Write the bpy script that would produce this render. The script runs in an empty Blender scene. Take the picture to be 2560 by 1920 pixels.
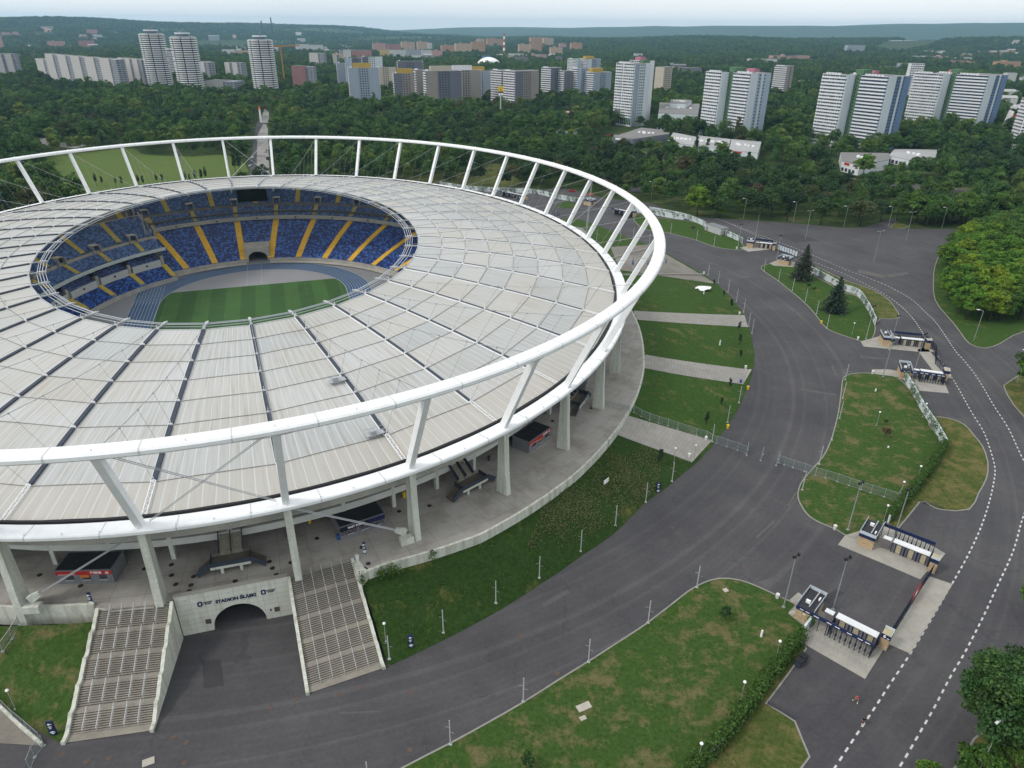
import bpy, bmesh, math, random
import numpy as np
from mathutils import Matrix, Vector, Quaternion
R = math.radians; PI = math.pi
random.seed(7); rng = np.random.default_rng(11)
SC = bpy.context.scene
COL = SC.collection

# ------------------------------------------------------------------ camera
F_PX, PITCH, ROLL, CAMZ = 701.958, 0.468962, 0.0099935, 94.0
cd = bpy.data.cameras.new('camera'); cam = bpy.data.objects.new('camera', cd); COL.objects.link(cam)
cd.sensor_width = 36; cd.lens = F_PX / 1024 * 36; cd.clip_start = 1; cd.clip_end = 60000
cam.matrix_world = Matrix.Translation((0, 0, CAMZ)) @ Matrix.Rotation(PI / 2 - PITCH, 4, 'X') @ Matrix.Rotation(ROLL, 4, 'Z')
SC.camera = cam
# ------------------------------------------------------------------ sky, sun, exposure
SUN_EL, SUN_ROT = R(46), R(-112)
w = bpy.data.worlds.new('World'); SC.world = w; w.use_nodes = True
nt = w.node_tree; nt.nodes.clear()
out = nt.nodes.new('ShaderNodeOutputWorld'); bg = nt.nodes.new('ShaderNodeBackground')
sky = nt.nodes.new('ShaderNodeTexSky'); sky.sky_type = 'NISHITA'; sky.sun_disc = False
sky.sun_elevation = SUN_EL; sky.sun_rotation = SUN_ROT; sky.air_density = 1.0; sky.dust_density = 4.0; sky.altitude = 200
cov = nt.nodes.new('ShaderNodeMix'); cov.data_type = 'RGBA'; cov.inputs['Factor'].default_value = 0.78
# overcast deck: pale cloud with broad, soft variation
tc = nt.nodes.new('ShaderNodeTexCoord'); mp = nt.nodes.new('ShaderNodeMapping'); mp.inputs['Scale'].default_value = (1.1, 1.1, 5)
nz = nt.nodes.new('ShaderNodeTexNoise'); nz.inputs['Scale'].default_value = 1.0; nz.inputs['Detail'].default_value = 4
rp = nt.nodes.new('ShaderNodeValToRGB')
rp.color_ramp.elements[0].position = 0.3; rp.color_ramp.elements[0].color = (9.9, 10.5, 10.9, 1)
rp.color_ramp.elements[1].position = 0.7; rp.color_ramp.elements[1].color = (12.8, 13.0, 13.0, 1)
L = nt.links.new
L(tc.outputs['Generated'], mp.inputs['Vector']); L(mp.outputs['Vector'], nz.inputs['Vector']); L(nz.outputs['Fac'], rp.inputs['Fac'])
L(sky.outputs['Color'], cov.inputs[6]); L(rp.outputs['Color'], cov.inputs[7])
L(cov.outputs[2], bg.inputs['Color']); bg.inputs['Strength'].default_value = 0.085; L(bg.outputs['Background'], out.inputs['Surface'])
sl = bpy.data.lights.new('sun', 'SUN'); sun = bpy.data.objects.new('sun', sl); COL.objects.link(sun)
sl.energy = 1.3; sl.angle = R(12); sl.color = (1, 0.96, 0.9)
# NISHITA: rotation 0 = +Y, increasing clockwise seen from above (towards +X)
sdir = Vector((math.sin(SUN_ROT) * math.cos(SUN_EL), math.cos(SUN_ROT) * math.cos(SUN_EL), math.sin(SUN_EL)))
sun.rotation_euler = sdir.to_track_quat('Z', 'Y').to_euler()
SC.view_settings.view_transform = 'Standard'; SC.view_settings.look = 'None'
SC.view_settings.gamma = 1; SC.view_settings.exposure = 0.34
SC.cycles.use_denoising = True
SC.cycles.max_bounces = 6; SC.cycles.transparent_max_bounces = 8; SC.cycles.volume_bounces = 0

# ------------------------------------------------------------------ from a spot on the photograph's ground to metres
REG = {'1': (0, 0), '2': (850, 0), '3': (1700, 0), '4': (0, 400), '5': (850, 400), '6': (1700, 400), 'A': (0, 860), 'B': (850, 860),
       'C': (1700, 860), 'D': (0, 1380), 'E': (850, 1380), 'F': (1700, 1380), 'f': (0, 0)}
CP, SP = math.cos(PITCH), math.sin(PITCH)
def full(r, p):
    o = REG[r]; k = 1.0 if r == 'f' else 2.572
    return o[0] + p[0] / k, o[1] + p[1] / k
def G(r, p, z=0.0):
    x, y = full(r, p); X = x / 2.5 - 512; Y = y / 2.5 - 384
    c, s = math.cos(-ROLL), math.sin(-ROLL); X, Y = c * X - s * Y, s * X + c * Y
    dy = F_PX * CP - Y * SP; dz = -F_PX * SP - Y * CP
    k = (z - CAMZ) / dz
    return Vector((k * X, k * dy, z))
def GL(r, pts, z=0.0): return [G(r, p, z) for p in pts]
def proj(p):
    d = p[1] * CP - (p[2] - CAMZ) * SP; up = p[1] * SP + (p[2] - CAMZ) * CP
    X = F_PX * p[0] / d; Y = -F_PX * up / d; c, s = math.cos(ROLL), math.sin(ROLL)
    return ((512 + c * X - s * Y) * 2.5, (384 + s * X + c * Y) * 2.5, d)
def height_at(b, ytop):     # height of something standing at b whose top is at image row ytop
    lo, hi = 0, 400
    for _ in range(50):
        m = (lo + hi) / 2
        if proj((b[0], b[1], b[2] + m))[1] > ytop: lo = m
        else: hi = m
    return lo
def smooth_path(pts, n=4, closed=False):
    P = [Vector(p) for p in pts]; N = len(P); o = []
    for i in range(N if closed else N - 1):
        a = P[(i - 1) % N] if closed or i > 0 else P[0]; b = P[i]; c = P[(i + 1) % N]
        d = P[(i + 2) % N] if closed or i + 2 < N else P[-1]
        for k in range(n):
            t = k / n
            o.append(0.5 * ((2 * b) + (c - a) * t + (2 * a - 5 * b + 4 * c - d) * t * t + (3 * b - a - 3 * c + d) * t ** 3))
    if not closed: o.append(P[-1])
    return o

# ------------------------------------------------------------------ materials
def lk(t, a, b): t.links.new(a, b)
def new_mat(name):
    m = bpy.data.materials.new(name); m.use_nodes = True; t = m.node_tree
    return m, t, t.nodes['Principled BSDF']
def noise(t, scale, detail=4, src='pos', rough=0.6, stretch=None):
    n = t.nodes.new('ShaderNodeTexNoise'); n.inputs['Scale'].default_value = scale; n.inputs['Detail'].default_value = detail
    n.inputs['Roughness'].default_value = rough
    if src == 'pos': v = t.nodes.new('ShaderNodeNewGeometry').outputs['Position']
    elif src == 'uv': v = t.nodes.new('ShaderNodeTexCoord').outputs['UV']
    else: v = t.nodes.new('ShaderNodeTexCoord').outputs['Object']
    if stretch:
        mpn = t.nodes.new('ShaderNodeMapping'); mpn.inputs['Scale'].default_value = stretch; lk(t, v, mpn.inputs['Vector']); v = mpn.outputs['Vector']
    lk(t, v, n.inputs['Vector']); return n.outputs['Fac']
def ramp(t, fac, stops):
    r = t.nodes.new('ShaderNodeValToRGB'); e = r.color_ramp.elements
    while len(e) < len(stops): e.new(0.5)
    for i, (p, c) in enumerate(stops): e[i].position = p; e[i].color = tuple(c) + (1,)
    lk(t, fac, r.inputs['Fac']); return r.outputs['Color']
def mixc(t, fac, a, b, mode='MIX'):
    m = t.nodes.new('ShaderNodeMix'); m.data_type = 'RGBA'; m.blend_type = mode
    for s, v in ((0, fac), (6, a), (7, b)):
        if isinstance(v, (int, float)): m.inputs[s].default_value = v
        elif isinstance(v, (tuple, list)): m.inputs[s].default_value = tuple(v) + (1,)
        else: lk(t, v, m.inputs[s])
    return m.outputs[2]
def mth(t, op, a, b=0.0):
    m = t.nodes.new('ShaderNodeMath'); m.operation = op
    for i, v in enumerate((a, b)):
        if isinstance(v, (int, float)): m.inputs[i].default_value = v
        else: lk(t, v, m.inputs[i])
    return m.outputs[0]
def sc_(c, k): return tuple(min(1, x * k) for x in c)
MATS = {}
def M(name, col, rough=0.75, var=0.18, scale=0.6, fine=6.0, metal=0.0, src='pos', spec=0.3):
    if name in MATS: return MATS[name]
    m, t, b = new_mat(name)
    n1 = noise(t, scale, 5, src); n2 = noise(t, fine, 3, src)
    f = mth(t, 'ADD', mth(t, 'MULTIPLY', n1, 0.65), mth(t, 'MULTIPLY', n2, 0.35))
    lk(t, ramp(t, f, [(0.33, sc_(col, 1 - var)), (0.67, sc_(col, 1 + var))]), b.inputs['Base Color'])
    b.inputs['Roughness'].default_value = rough; b.inputs['Metallic'].default_value = metal; b.inputs['Specular IOR Level'].default_value = spec
    MATS[name] = m; return m

# ------------------------------------------------------------------ mesh building
class MB:
    def __init__(s): s.v = []; s.f = []; s.m = []; s.uv = []
    def add(s, vs, fs, mi=0, uvs=None):
        o = len(s.v); s.v += [tuple(v) for v in vs]
        for k, f in enumerate(fs):
            s.f.append([o + i for i in f]); s.m.append(mi); s.uv.append(uvs[k] if uvs else None)
        return s
    def quad(s, a, b, c, d, mi=0, uv=None): return s.add([a, b, c, d], [(0, 1, 2, 3)], mi, [uv] if uv else None)
    def poly(s, pts, mi=0): return s.add(pts, [tuple(range(len(pts)))], mi)
    def box(s, c, size, rz=0.0, mi=0, mat=None):
        x, y, z = size[0] / 2, size[1] / 2, size[2] / 2
        mt = Matrix.Translation(c) @ (mat if mat is not None else Matrix.Rotation(rz, 4, 'Z'))
        vs = [mt @ Vector((a * x, b * y, d * z)) for d in (-1, 1) for a, b in ((-1, -1), (1, -1), (1, 1), (-1, 1))]
        return s.add(vs, [(3, 2, 1, 0), (4, 5, 6, 7), (0, 1, 5, 4), (1, 2, 6, 5), (2, 3, 7, 6), (3, 0, 4, 7)], mi)
    def bb(s, x0, x1, y0, y1, z0, z1, mi=0): return s.box(((x0 + x1) / 2, (y0 + y1) / 2, (z0 + z1) / 2), (x1 - x0, y1 - y0, z1 - z0), mi=mi)
    def prism(s, pts, z0, z1, mi=0):
        n = len(pts); vs = [(p[0], p[1], z0) for p in pts] + [(p[0], p[1], z1) for p in pts]
        return s.add(vs, [tuple(range(n - 1, -1, -1)), tuple(range(n, 2 * n))] + [(i, (i + 1) % n, n + (i + 1) % n, n + i) for i in range(n)], mi)
    def bar(s, p, q, wd, h=None, mi=0, up=(0, 0, 1), w2=None, h2=None):
        p = Vector(p); q = Vector(q); h = wd if h is None else h; d = (q - p).normalized()
        u = Vector(up); sx = d.cross(u)
        if sx.length < 1e-4: sx = d.cross(Vector((0, 1, 0)))
        sx.normalize(); sy = sx.cross(d).normalized(); w2 = wd if w2 is None else w2; h2 = h if h2 is None else h2
        vs = [p + sx * a * wd / 2 + sy * b * h / 2 for a, b in ((-1, -1), (1, -1), (1, 1), (-1, 1))] + [q + sx * a * w2 / 2 + sy * b * h2 / 2 for a, b in ((-1, -1), (1, -1), (1, 1), (-1, 1))]
        return s.add(vs, [(3, 2, 1, 0), (4, 5, 6, 7), (0, 1, 5, 4), (1, 2, 6, 5), (2, 3, 7, 6), (3, 0, 4, 7)], mi)
    def tube(s, pts, r, n=6, mi=0, r2=None, cap=True):
        P = [Vector(p) for p in pts]; N = len(P); vs = []; r2 = r if r2 is None else r2
        for i, p in enumerate(P):
            d = (P[min(i + 1, N - 1)] - P[max(i - 1, 0)]).normalized()
            u = d.cross(Vector((0, 0, 1)))
            if u.length < 1e-3: u = d.cross(Vector((0, 1, 0)))
            u.normalize(); v = d.cross(u); rr = r + (r2 - r) * i / max(1, N - 1)
            for k in range(n): a = 2 * PI * k / n; vs.append(p + (u * math.cos(a) + v * math.sin(a)) * rr)
        fs = [(i * n + k, i * n + (k + 1) % n, (i + 1) * n + (k + 1) % n, (i + 1) * n + k) for i in range(N - 1) for k in range(n)]
        if cap: fs += [tuple(range(n - 1, -1, -1)), tuple((N - 1) * n + k for k in range(n))]
        return s.add(vs, fs, mi)
    def sweep(s, pts, prof, closed=False, mi=0):     # prof: (across, up) section, pts in plan
        P = [Vector(p) for p in pts]; N = len(P); n = len(prof); vs = []
        for i, p in enumerate(P):
            a = P[(i - 1) % N] if closed else P[max(i - 1, 0)]; b = P[(i + 1) % N] if closed else P[min(i + 1, N - 1)]
            d = b - a; d.z = 0; d.normalize(); sd = Vector((d.y, -d.x, 0))
            for x, z in prof: vs.append(p + sd * x + Vector((0, 0, z)))
        fs = []
        for i in range(N if closed else N - 1):
            j = (i + 1) % N
            for k in range(n): fs.append((i * n + k, i * n + (k + 1) % n, j * n + (k + 1) % n, j * n + k))
        if not closed: fs += [tuple(range(n)), tuple((N - 1) * n + k for k in range(n - 1, -1, -1))]
        return s.add(vs, fs, mi)
    def dome(s, c, rx, ry, rz, n=12, m=5, mi=0, a0=0.0):
        vs = []; fs = []
        for j in range(m + 1):
            a = a0 + (PI / 2 - a0) * j / m
            for i in range(n): b = 2 * PI * i / n; vs.append((c[0] + rx * math.cos(a) * math.cos(b), c[1] + ry * math.cos(a) * math.sin(b), c[2] + rz * math.sin(a)))
        for j in range(m):
            for i in range(n): fs.append((j * n + i, j * n + (i + 1) % n, (j + 1) * n + (i + 1) % n, (j + 1) * n + i))
        return s.add(vs, fs, mi)
    def mesh(s, name, mats, smooth=False):
        me = bpy.data.meshes.new(name); me.from_pydata(s.v, [], s.f)
        for m in (mats if isinstance(mats, (list, tuple)) else [mats]): me.materials.append(m)
        me.polygons.foreach_set('material_index', s.m)
        if any(u is not None for u in s.uv):
            ul = me.uv_layers.new(name='UVMap'); dat = []
            for f, u in zip(s.f, s.uv):
                for k in range(len(f)): dat += list(u[k]) if u else [0.0, 0.0]
            ul.data.foreach_set('uv', dat)
        if smooth: me.polygons.foreach_set('use_smooth', [True] * len(s.f))
        me.update(); return me
    def build(s, name, mats, parent=None, smooth=False):
        if not s.f: return None
        o = bpy.data.objects.new(name, s.mesh(name, mats, smooth)); COL.objects.link(o)
        if parent is not None: o.parent = parent
        return o
def tag(o, label=None, cat=None, group=None, kind=None):
    if label: o['label'] = label
    if cat: o['category'] = cat
    if group: o['group'] = group
    if kind: o['kind'] = kind
    return o
def thing(name, label, cat, loc=(0, 0, 0), rz=0.0, group=None):
    o = bpy.data.objects.new(name, None); COL.objects.link(o); o.empty_display_size = 0.3
    o.location = loc; o.rotation_euler = (0, 0, rz); return tag(o, label, cat, group)
def struct(name, mb, m, smooth=False): return tag(mb.build(name, m, smooth=smooth), kind='structure')
def dup(root, loc, rz=0.0, label=None, group=None, scale=None):
    r = root.copy(); COL.objects.link(r); r.location = loc; r.rotation_euler = (0, 0, rz)
    if scale: r.scale = (scale,) * 3 if isinstance(scale, (int, float)) else scale
    if label: r['label'] = label
    if group: r['group'] = group
    for ch in list(root.children):
        c = ch.copy(); COL.objects.link(c); c.parent = r
        for g in list(ch.children): d = g.copy(); COL.objects.link(d); d.parent = c
    return r
def text_mesh(body, size, m, name, parent, loc, rot, bold=0.0, align='CENTER', depth=0.02, sx=1.0):
    cu = bpy.data.curves.new('txt', 'FONT'); cu.body = body; cu.size = size; cu.align_x = align; cu.align_y = 'CENTER'; cu.extrude = depth; cu.offset = bold; cu.resolution_u = 2
    tmp = bpy.data.objects.new('txt', cu); me = bpy.data.meshes.new_from_object(tmp); bpy.data.objects.remove(tmp); bpy.data.curves.remove(cu)
    me.materials.clear(); me.materials.append(m)
    o = bpy.data.objects.new(name, me); COL.objects.link(o); o.parent = parent
    o.matrix_local = Matrix.Translation(loc) @ rot @ Matrix.Scale(sx, 4, (1, 0, 0)); return o
def place_rot(xaxis):           # text that reads along xaxis, standing upright
    x = Vector(xaxis).normalized(); z = Vector((0, 0, 1)); y = z.cross(x)
    m = Matrix.Identity(4); m.col[0][:3] = x; m.col[1][:3] = z; m.col[2][:3] = x.cross(z)
    return m
def in_poly(px, py, poly):
    px = np.asarray(px); py = np.asarray(py); ins = np.zeros(px.shape, bool); n = len(poly); j = n - 1
    for i in range(n):
        xi, yi = poly[i][0], poly[i][1]; xj, yj = poly[j][0], poly[j][1]
        if yi != yj:
            c = ((yi > py) != (yj > py)) & (px < (xj - xi) * (py - yi) / (yj - yi) + xi); ins ^= c
        j = i
    return ins

# ================================================================== STADIUM
SCX, SCY, STH = -92.447, 233.4213, 0.31956
cS, sS = math.cos(STH), math.sin(STH)
def S2W(u, v, z=0.0): return Vector((SCX + u * cS - v * sS, SCY + u * sS + v * cS, z))
def W2S(p): x, y = p[0] - SCX, p[1] - SCY; return (x * cS + y * sS, -x * sS + y * cS)
UP, LO, IN = (132.5, 156.91, 41.43), (123.0, 149.4, 23.53), (58.82, 85.02, 30.7)
A0, B0 = 123.0, 149.4
ZT = 8.0                                        # terrace level above the road
def tk(k): s = 2.262024 - R(9) * k; return s - 0.068707 * math.sin(2 * s)
def EL(a, b, t, z, off=0.0):                    # ellipse point pushed out by off along its normal
    n = Vector((math.cos(t) / a, math.sin(t) / b, 0)).normalized() * off
    return Vector((a * math.cos(t), b * math.sin(t), z)) + n
def K(k, t, z): return Vector((A0 * k * math.cos(t), B0 * k * math.sin(t), z))

m_white = M('white_paint', (0.78, 0.79, 0.795), 0.5, 0.07, 0.5, 5)
m_conc = M('concrete', (0.30, 0.285, 0.255), 0.9, 0.22, 0.15, 2.5)
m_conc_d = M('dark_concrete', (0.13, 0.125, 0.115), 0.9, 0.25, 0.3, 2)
m_steel = M('galvanised_steel', (0.42, 0.44, 0.46), 0.45, 0.08, 1, 8, 0.5)
m_cable = M('cable_grey', (0.28, 0.29, 0.30), 0.5, 0.1, 1, 8, 0.3)
m_navy = M('navy_paint', (0.014, 0.024, 0.075), 0.5, 0.15, 0.8, 6)
m_gutter = M('gutter_grey', (0.040, 0.050, 0.072), 0.6, 0.2, 0.8, 6)
m_black = M('black_rubber', (0.012, 0.012, 0.014), 0.6, 0.2, 1, 6)
m_red = M('red_paint', (0.42, 0.025, 0.025), 0.5, 0.1, 1, 6)
m_yellow = M('yellow_paint', (0.90, 0.56, 0.015), 0.6, 0.12, 0.6, 5)
m_yellow2 = M('dull_yellow_paint', (0.52, 0.41, 0.07), 0.7, 0.15, 0.6, 5)  # duller yellow for the upper and west aisles
m_sign_white = M('sign_white', (0.82, 0.82, 0.82), 0.5, 0.02, 1, 6)
m_grey = M('grey_cladding', (0.17, 0.175, 0.19), 0.6, 0.12, 0.6, 5)
m_greyl = M('light_grey_cladding', (0.42, 0.43, 0.44), 0.6, 0.1, 0.6, 5)

def weathered_concrete(name, base, stain, green=None):
    m, t, b = new_mat(name)
    st = ramp(t, noise(t, 0.9, 6, stretch=(1, 1, 0.12)), [(0.45, (1, 1, 1)), (0.75, (0, 0, 0))])
    n = ramp(t, noise(t, 2.2, 5), [(0.3, sc_(base, 0.86)), (0.7, sc_(base, 1.1))])
    c = mixc(t, mth(t, 'MULTIPLY', mth(t, 'SUBTRACT', 1.0, st), 0.75), n, stain)
    lk(t, c, b.inputs['Base Color']); b.inputs['Roughness'].default_value = 0.85; return m
m_wallw = weathered_concrete('weathered_white_wall', (0.56, 0.57, 0.50), (0.20, 0.20, 0.14))
m_col = weathered_concrete('column_concrete', (0.56, 0.58, 0.52), (0.30, 0.29, 0.22))

# paving of the terrace: big poured bays with joints, rust-brown stains
def terrace_mat():
    m, t, b = new_mat('terrace_concrete')
    uv = t.nodes.new('ShaderNodeTexCoord').outputs['UV']
    br = t.nodes.new('ShaderNodeTexBrick'); br.inputs['Scale'].default_value = 1; br.offset = 0
    br.inputs['Brick Width'].default_value = 5.6; br.inputs['Row Height'].default_value = 4.2; br.inputs['Mortar Size'].default_value = 0.035
    br.inputs['Color1'].default_value = (1, 1, 1, 1); br.inputs['Color2'].default_value = (0.9, 0.9, 0.9, 1); br.inputs['Mortar'].default_value = (0.55, 0.53, 0.5, 1)
    lk(t, uv, br.inputs['Vector'])
    n = ramp(t, noise(t, 0.12, 7, rough=0.7), [(0.35, (0.25, 0.23, 0.20)), (0.5, (0.345, 0.325, 0.295)), (0.68, (0.395, 0.38, 0.35))])
    st = ramp(t, noise(t, 0.22, 6, rough=0.75), [(0.58, (0, 0, 0)), (0.72, (0.55, 0.55, 0.55))])
    c = mixc(t, st, n, (0.19, 0.15, 0.10)); c = mixc(t, 1.0, c, br.outputs['Color'], 'MULTIPLY')
    lk(t, c, b.inputs['Base Color']); b.inputs['Roughness'].default_value = 0.9; return m
m_terr = terrace_mat()

def roof_mat():
    m, t, b = new_mat('translucent_roof_sheet')
    uv = t.nodes.new('ShaderNodeTexCoord').outputs['UV']
    sep = t.nodes.new('ShaderNodeSeparateXYZ'); lk(t, uv, sep.inputs[0])
    fl = t.nodes.new('ShaderNodeVectorMath'); fl.operation = 'FLOOR'; lk(t, uv, fl.inputs[0])
    wn = t.nodes.new('ShaderNodeTexWhiteNoise'); wn.noise_dimensions = '2D'; lk(t, fl.outputs[0], wn.inputs['Vector'])
    tint = ramp(t, wn.outputs['Value'], [(0.0, (0.62, 0.645, 0.65)), (0.3, (0.67, 0.685, 0.675)), (0.55, (0.70, 0.71, 0.695)), (0.8, (0.715, 0.705, 0.67)), (1.0, (0.75, 0.76, 0.76))])
    # streaks running down the slope
    mpn = t.nodes.new('ShaderNodeMapping'); mpn.inputs['Scale'].default_value = (34, 0.7, 1); lk(t, uv, mpn.inputs['Vector'])
    sn = t.nodes.new('ShaderNodeTexNoise'); sn.inputs['Scale'].default_value = 1.0; sn.inputs['Detail'].default_value = 5; lk(t, mpn.outputs[0], sn.inputs['Vector'])
    st = ramp(t, sn.outputs['Fac'], [(0.40, (1, 1, 1)), (0.54, (0.95, 0.935, 0.91)), (0.70, (0.84, 0.80, 0.745))])
    c = mixc(t, 1.0, tint, st, 'MULTIPLY')
    big = ramp(t, noise(t, 0.035, 4), [(0.46, (1, 1, 1)), (0.68, (0.93, 0.90, 0.85))]); c = mixc(t, 1.0, c, big, 'MULTIPLY')
    # bolder dirt in the outermost row
    r = sep.outputs[1]; rowf = mth(t, 'FLOOR', r)
    last = mth(t, 'GREATER_THAN', rowf, 6.5); c = mixc(t, mth(t, 'MULTIPLY', last, 0.5), c, (0.68, 0.63, 0.55))
    # pale seams between the sheets: nine per bay
    fx = mth(t, 'FRACT', mth(t, 'MULTIPLY', sep.outputs[0], 10.0))
    sm = mth(t, 'GREATER_THAN', mth(t, 'ABSOLUTE', mth(t, 'SUBTRACT', fx, 0.5)), 0.455)
    c = mixc(t, mth(t, 'MULTIPLY', sm, 0.8), c, (0.84, 0.85, 0.85))
    lk(t, c, b.inputs['Base Color']); b.inputs['Roughness'].default_value = 0.42; b.inputs['Specular IOR Level'].default_value = 0.35
    tr = t.nodes.new('ShaderNodeBsdfTranslucent'); lk(t, c, tr.inputs['Color'])
    mx = t.nodes.new('ShaderNodeMixShader'); mx.inputs[0].default_value = 0.36
    lk(t, b.outputs[0], mx.inputs[1]); lk(t, tr.outputs[0], mx.inputs[2]); lk(t, mx.outputs[0], t.nodes['Material Output'].inputs['Surface'])
    return m
m_roof = roof_mat()

def seat_mat(name='blue_seats', cols=((0.008, 0.018, 0.085), (0.015, 0.046, 0.20), (0.040, 0.125, 0.38))):
    m, t, b = new_mat(name)
    uv = t.nodes.new('ShaderNodeTexCoord').outputs['UV']
    fl = t.nodes.new('ShaderNodeVectorMath'); fl.operation = 'FLOOR'; lk(t, uv, fl.inputs[0])
    wn = t.nodes.new('ShaderNodeTexWhiteNoise'); wn.noise_dimensions = '2D'; lk(t, fl.outputs[0], wn.inputs['Vector'])
    r = t.nodes.new('ShaderNodeValToRGB'); r.color_ramp.interpolation = 'CONSTANT'
    e = r.color_ramp.elements
    for i, (p, c) in enumerate(zip((0, 0.34, 0.70), cols)):
        if i > 1: e.new(0.5)
        e[i].position = p; e[i].color = c + (1,)
    lk(t, wn.outputs['Value'], r.inputs['Fac']); lk(t, r.outputs['Color'], b.inputs['Base Color']); b.inputs['Roughness'].default_value = 0.45
    return m
m_seat = seat_mat()
m_seat_up = seat_mat('greyed_blue_seats', ((0.028, 0.048, 0.120), (0.045, 0.090, 0.215), (0.078, 0.155, 0.33)))  # lighter, greyer seat blue for the upper tiers

stad = thing('stadium', 'oval stadium with white cable roof, open middle and white ring on slanting struts', 'stadium', (SCX, SCY, 0), STH)

# --- compression rings
def chamf(wd, h, c): x, z = wd / 2, h / 2; return [(-x, -z + c), (-x + c, -z), (x - c, -z), (x, -z + c), (x, z - c), (x - c, z), (-x + c, z), (-x, z - c)]
def ring(name, e, dz, prof, m, n=240, parent=stad, off=0.0):
    return MB().sweep([EL(e[0], e[1], 2 * PI * i / n, e[2] + dz, off) for i in range(n)], prof, True).build(name, m, parent)
ring('upper_compression_ring', UP, 0.5, chamf(3.0, 1.15, 0.3), m_white, off=-0.1)
ring('lower_compression_ring', LO, -0.15, chamf(3.4, 0.9, 0.2), m_white)
ring('roof_edge_gap', LO, 0.1, [(-0.25, -0.5), (0.25, -0.5), (0.25, 0.5), (-0.25, 0.5)], m_black, off=-2.0)  # black strip standing in for the dark open gap between ring and roof
mb = MB()                                   # bolted joints of the ring segments
for e_, dz_, pr_j, o_ in ((UP, 0.5, chamf(3.06, 1.21, 0.31), -0.1), (LO, -0.15, chamf(3.46, 0.96, 0.21), 0.0)):
    for i in range(80): tj = tk((i + 0.5) / 2); mb.sweep([EL(e_[0], e_[1], tj + d_, e_[2] + dz_, o_) for d_ in (-0.0008, 0.0008)], pr_j)
mb.build('ring_joint', M('joint_grey', (0.55, 0.56, 0.57), 0.5, 0.1), stad)['kind'] = 'stuff'
mb = MB()                                   # lugs and walkway lights on the rings
for i in range(160):
    t = tk(i / 4); p = EL(LO[0], LO[1], t, LO[2] + 0.45, 1.2); mb.box(p, (0.18, 0.18, 0.45)); 
    if i % 2 == 0: mb.box(EL(UP[0], UP[1], t, UP[2] + 1.25, 0.6), (0.16, 0.16, 0.5))
mb.build('ring_lug', m_white, stad)['kind'] = 'stuff'

# --- struts and columns, one pair on each of the forty axes
def rad(t): n = Vector((math.cos(t) / A0, math.sin(t) / B0, 0)).normalized(); return n
for k in range(40):
    t = tk(k); n = rad(t); p = EL(LO[0], LO[1], t, LO[2] + 0.3); q = EL(UP[0], UP[1], t, UP[2] + 0.1)
    MB().bar(p, q, 1.15, 1.35, up=n).build('strut', m_white, stad)
    b0 = EL(LO[0], LO[1], t, 0.0); tg = Vector((-n.y, n.x, 0)); zb = ZT
    mb = MB(); vs = []
    zs = [(zb - (8.0 if k in (26,) else 0.0), 1.6, -1.35), (zb + 5.2, 1.22, -1.12), (zb + 5.2, 1.16, -1.06), (LO[2] - 0.9, 0.85, -0.8)]
    for z, o, i_ in zs:
        for a, c in ((i_, -0.62), (o, -0.62), (o, 0.62), (i_, 0.62)): vs.append(b0 + n * a + tg * c + Vector((0, 0, z)))
    mb.add(vs, [(3, 2, 1, 0), (12, 13, 14, 15)] + [(r * 4 + j, r * 4 + (j + 1) % 4, r * 4 + 4 + (j + 1) % 4, r * 4 + 4 + j) for r in range(3) for j in range(4)])
    mb.build('column', m_col, stad)

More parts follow.
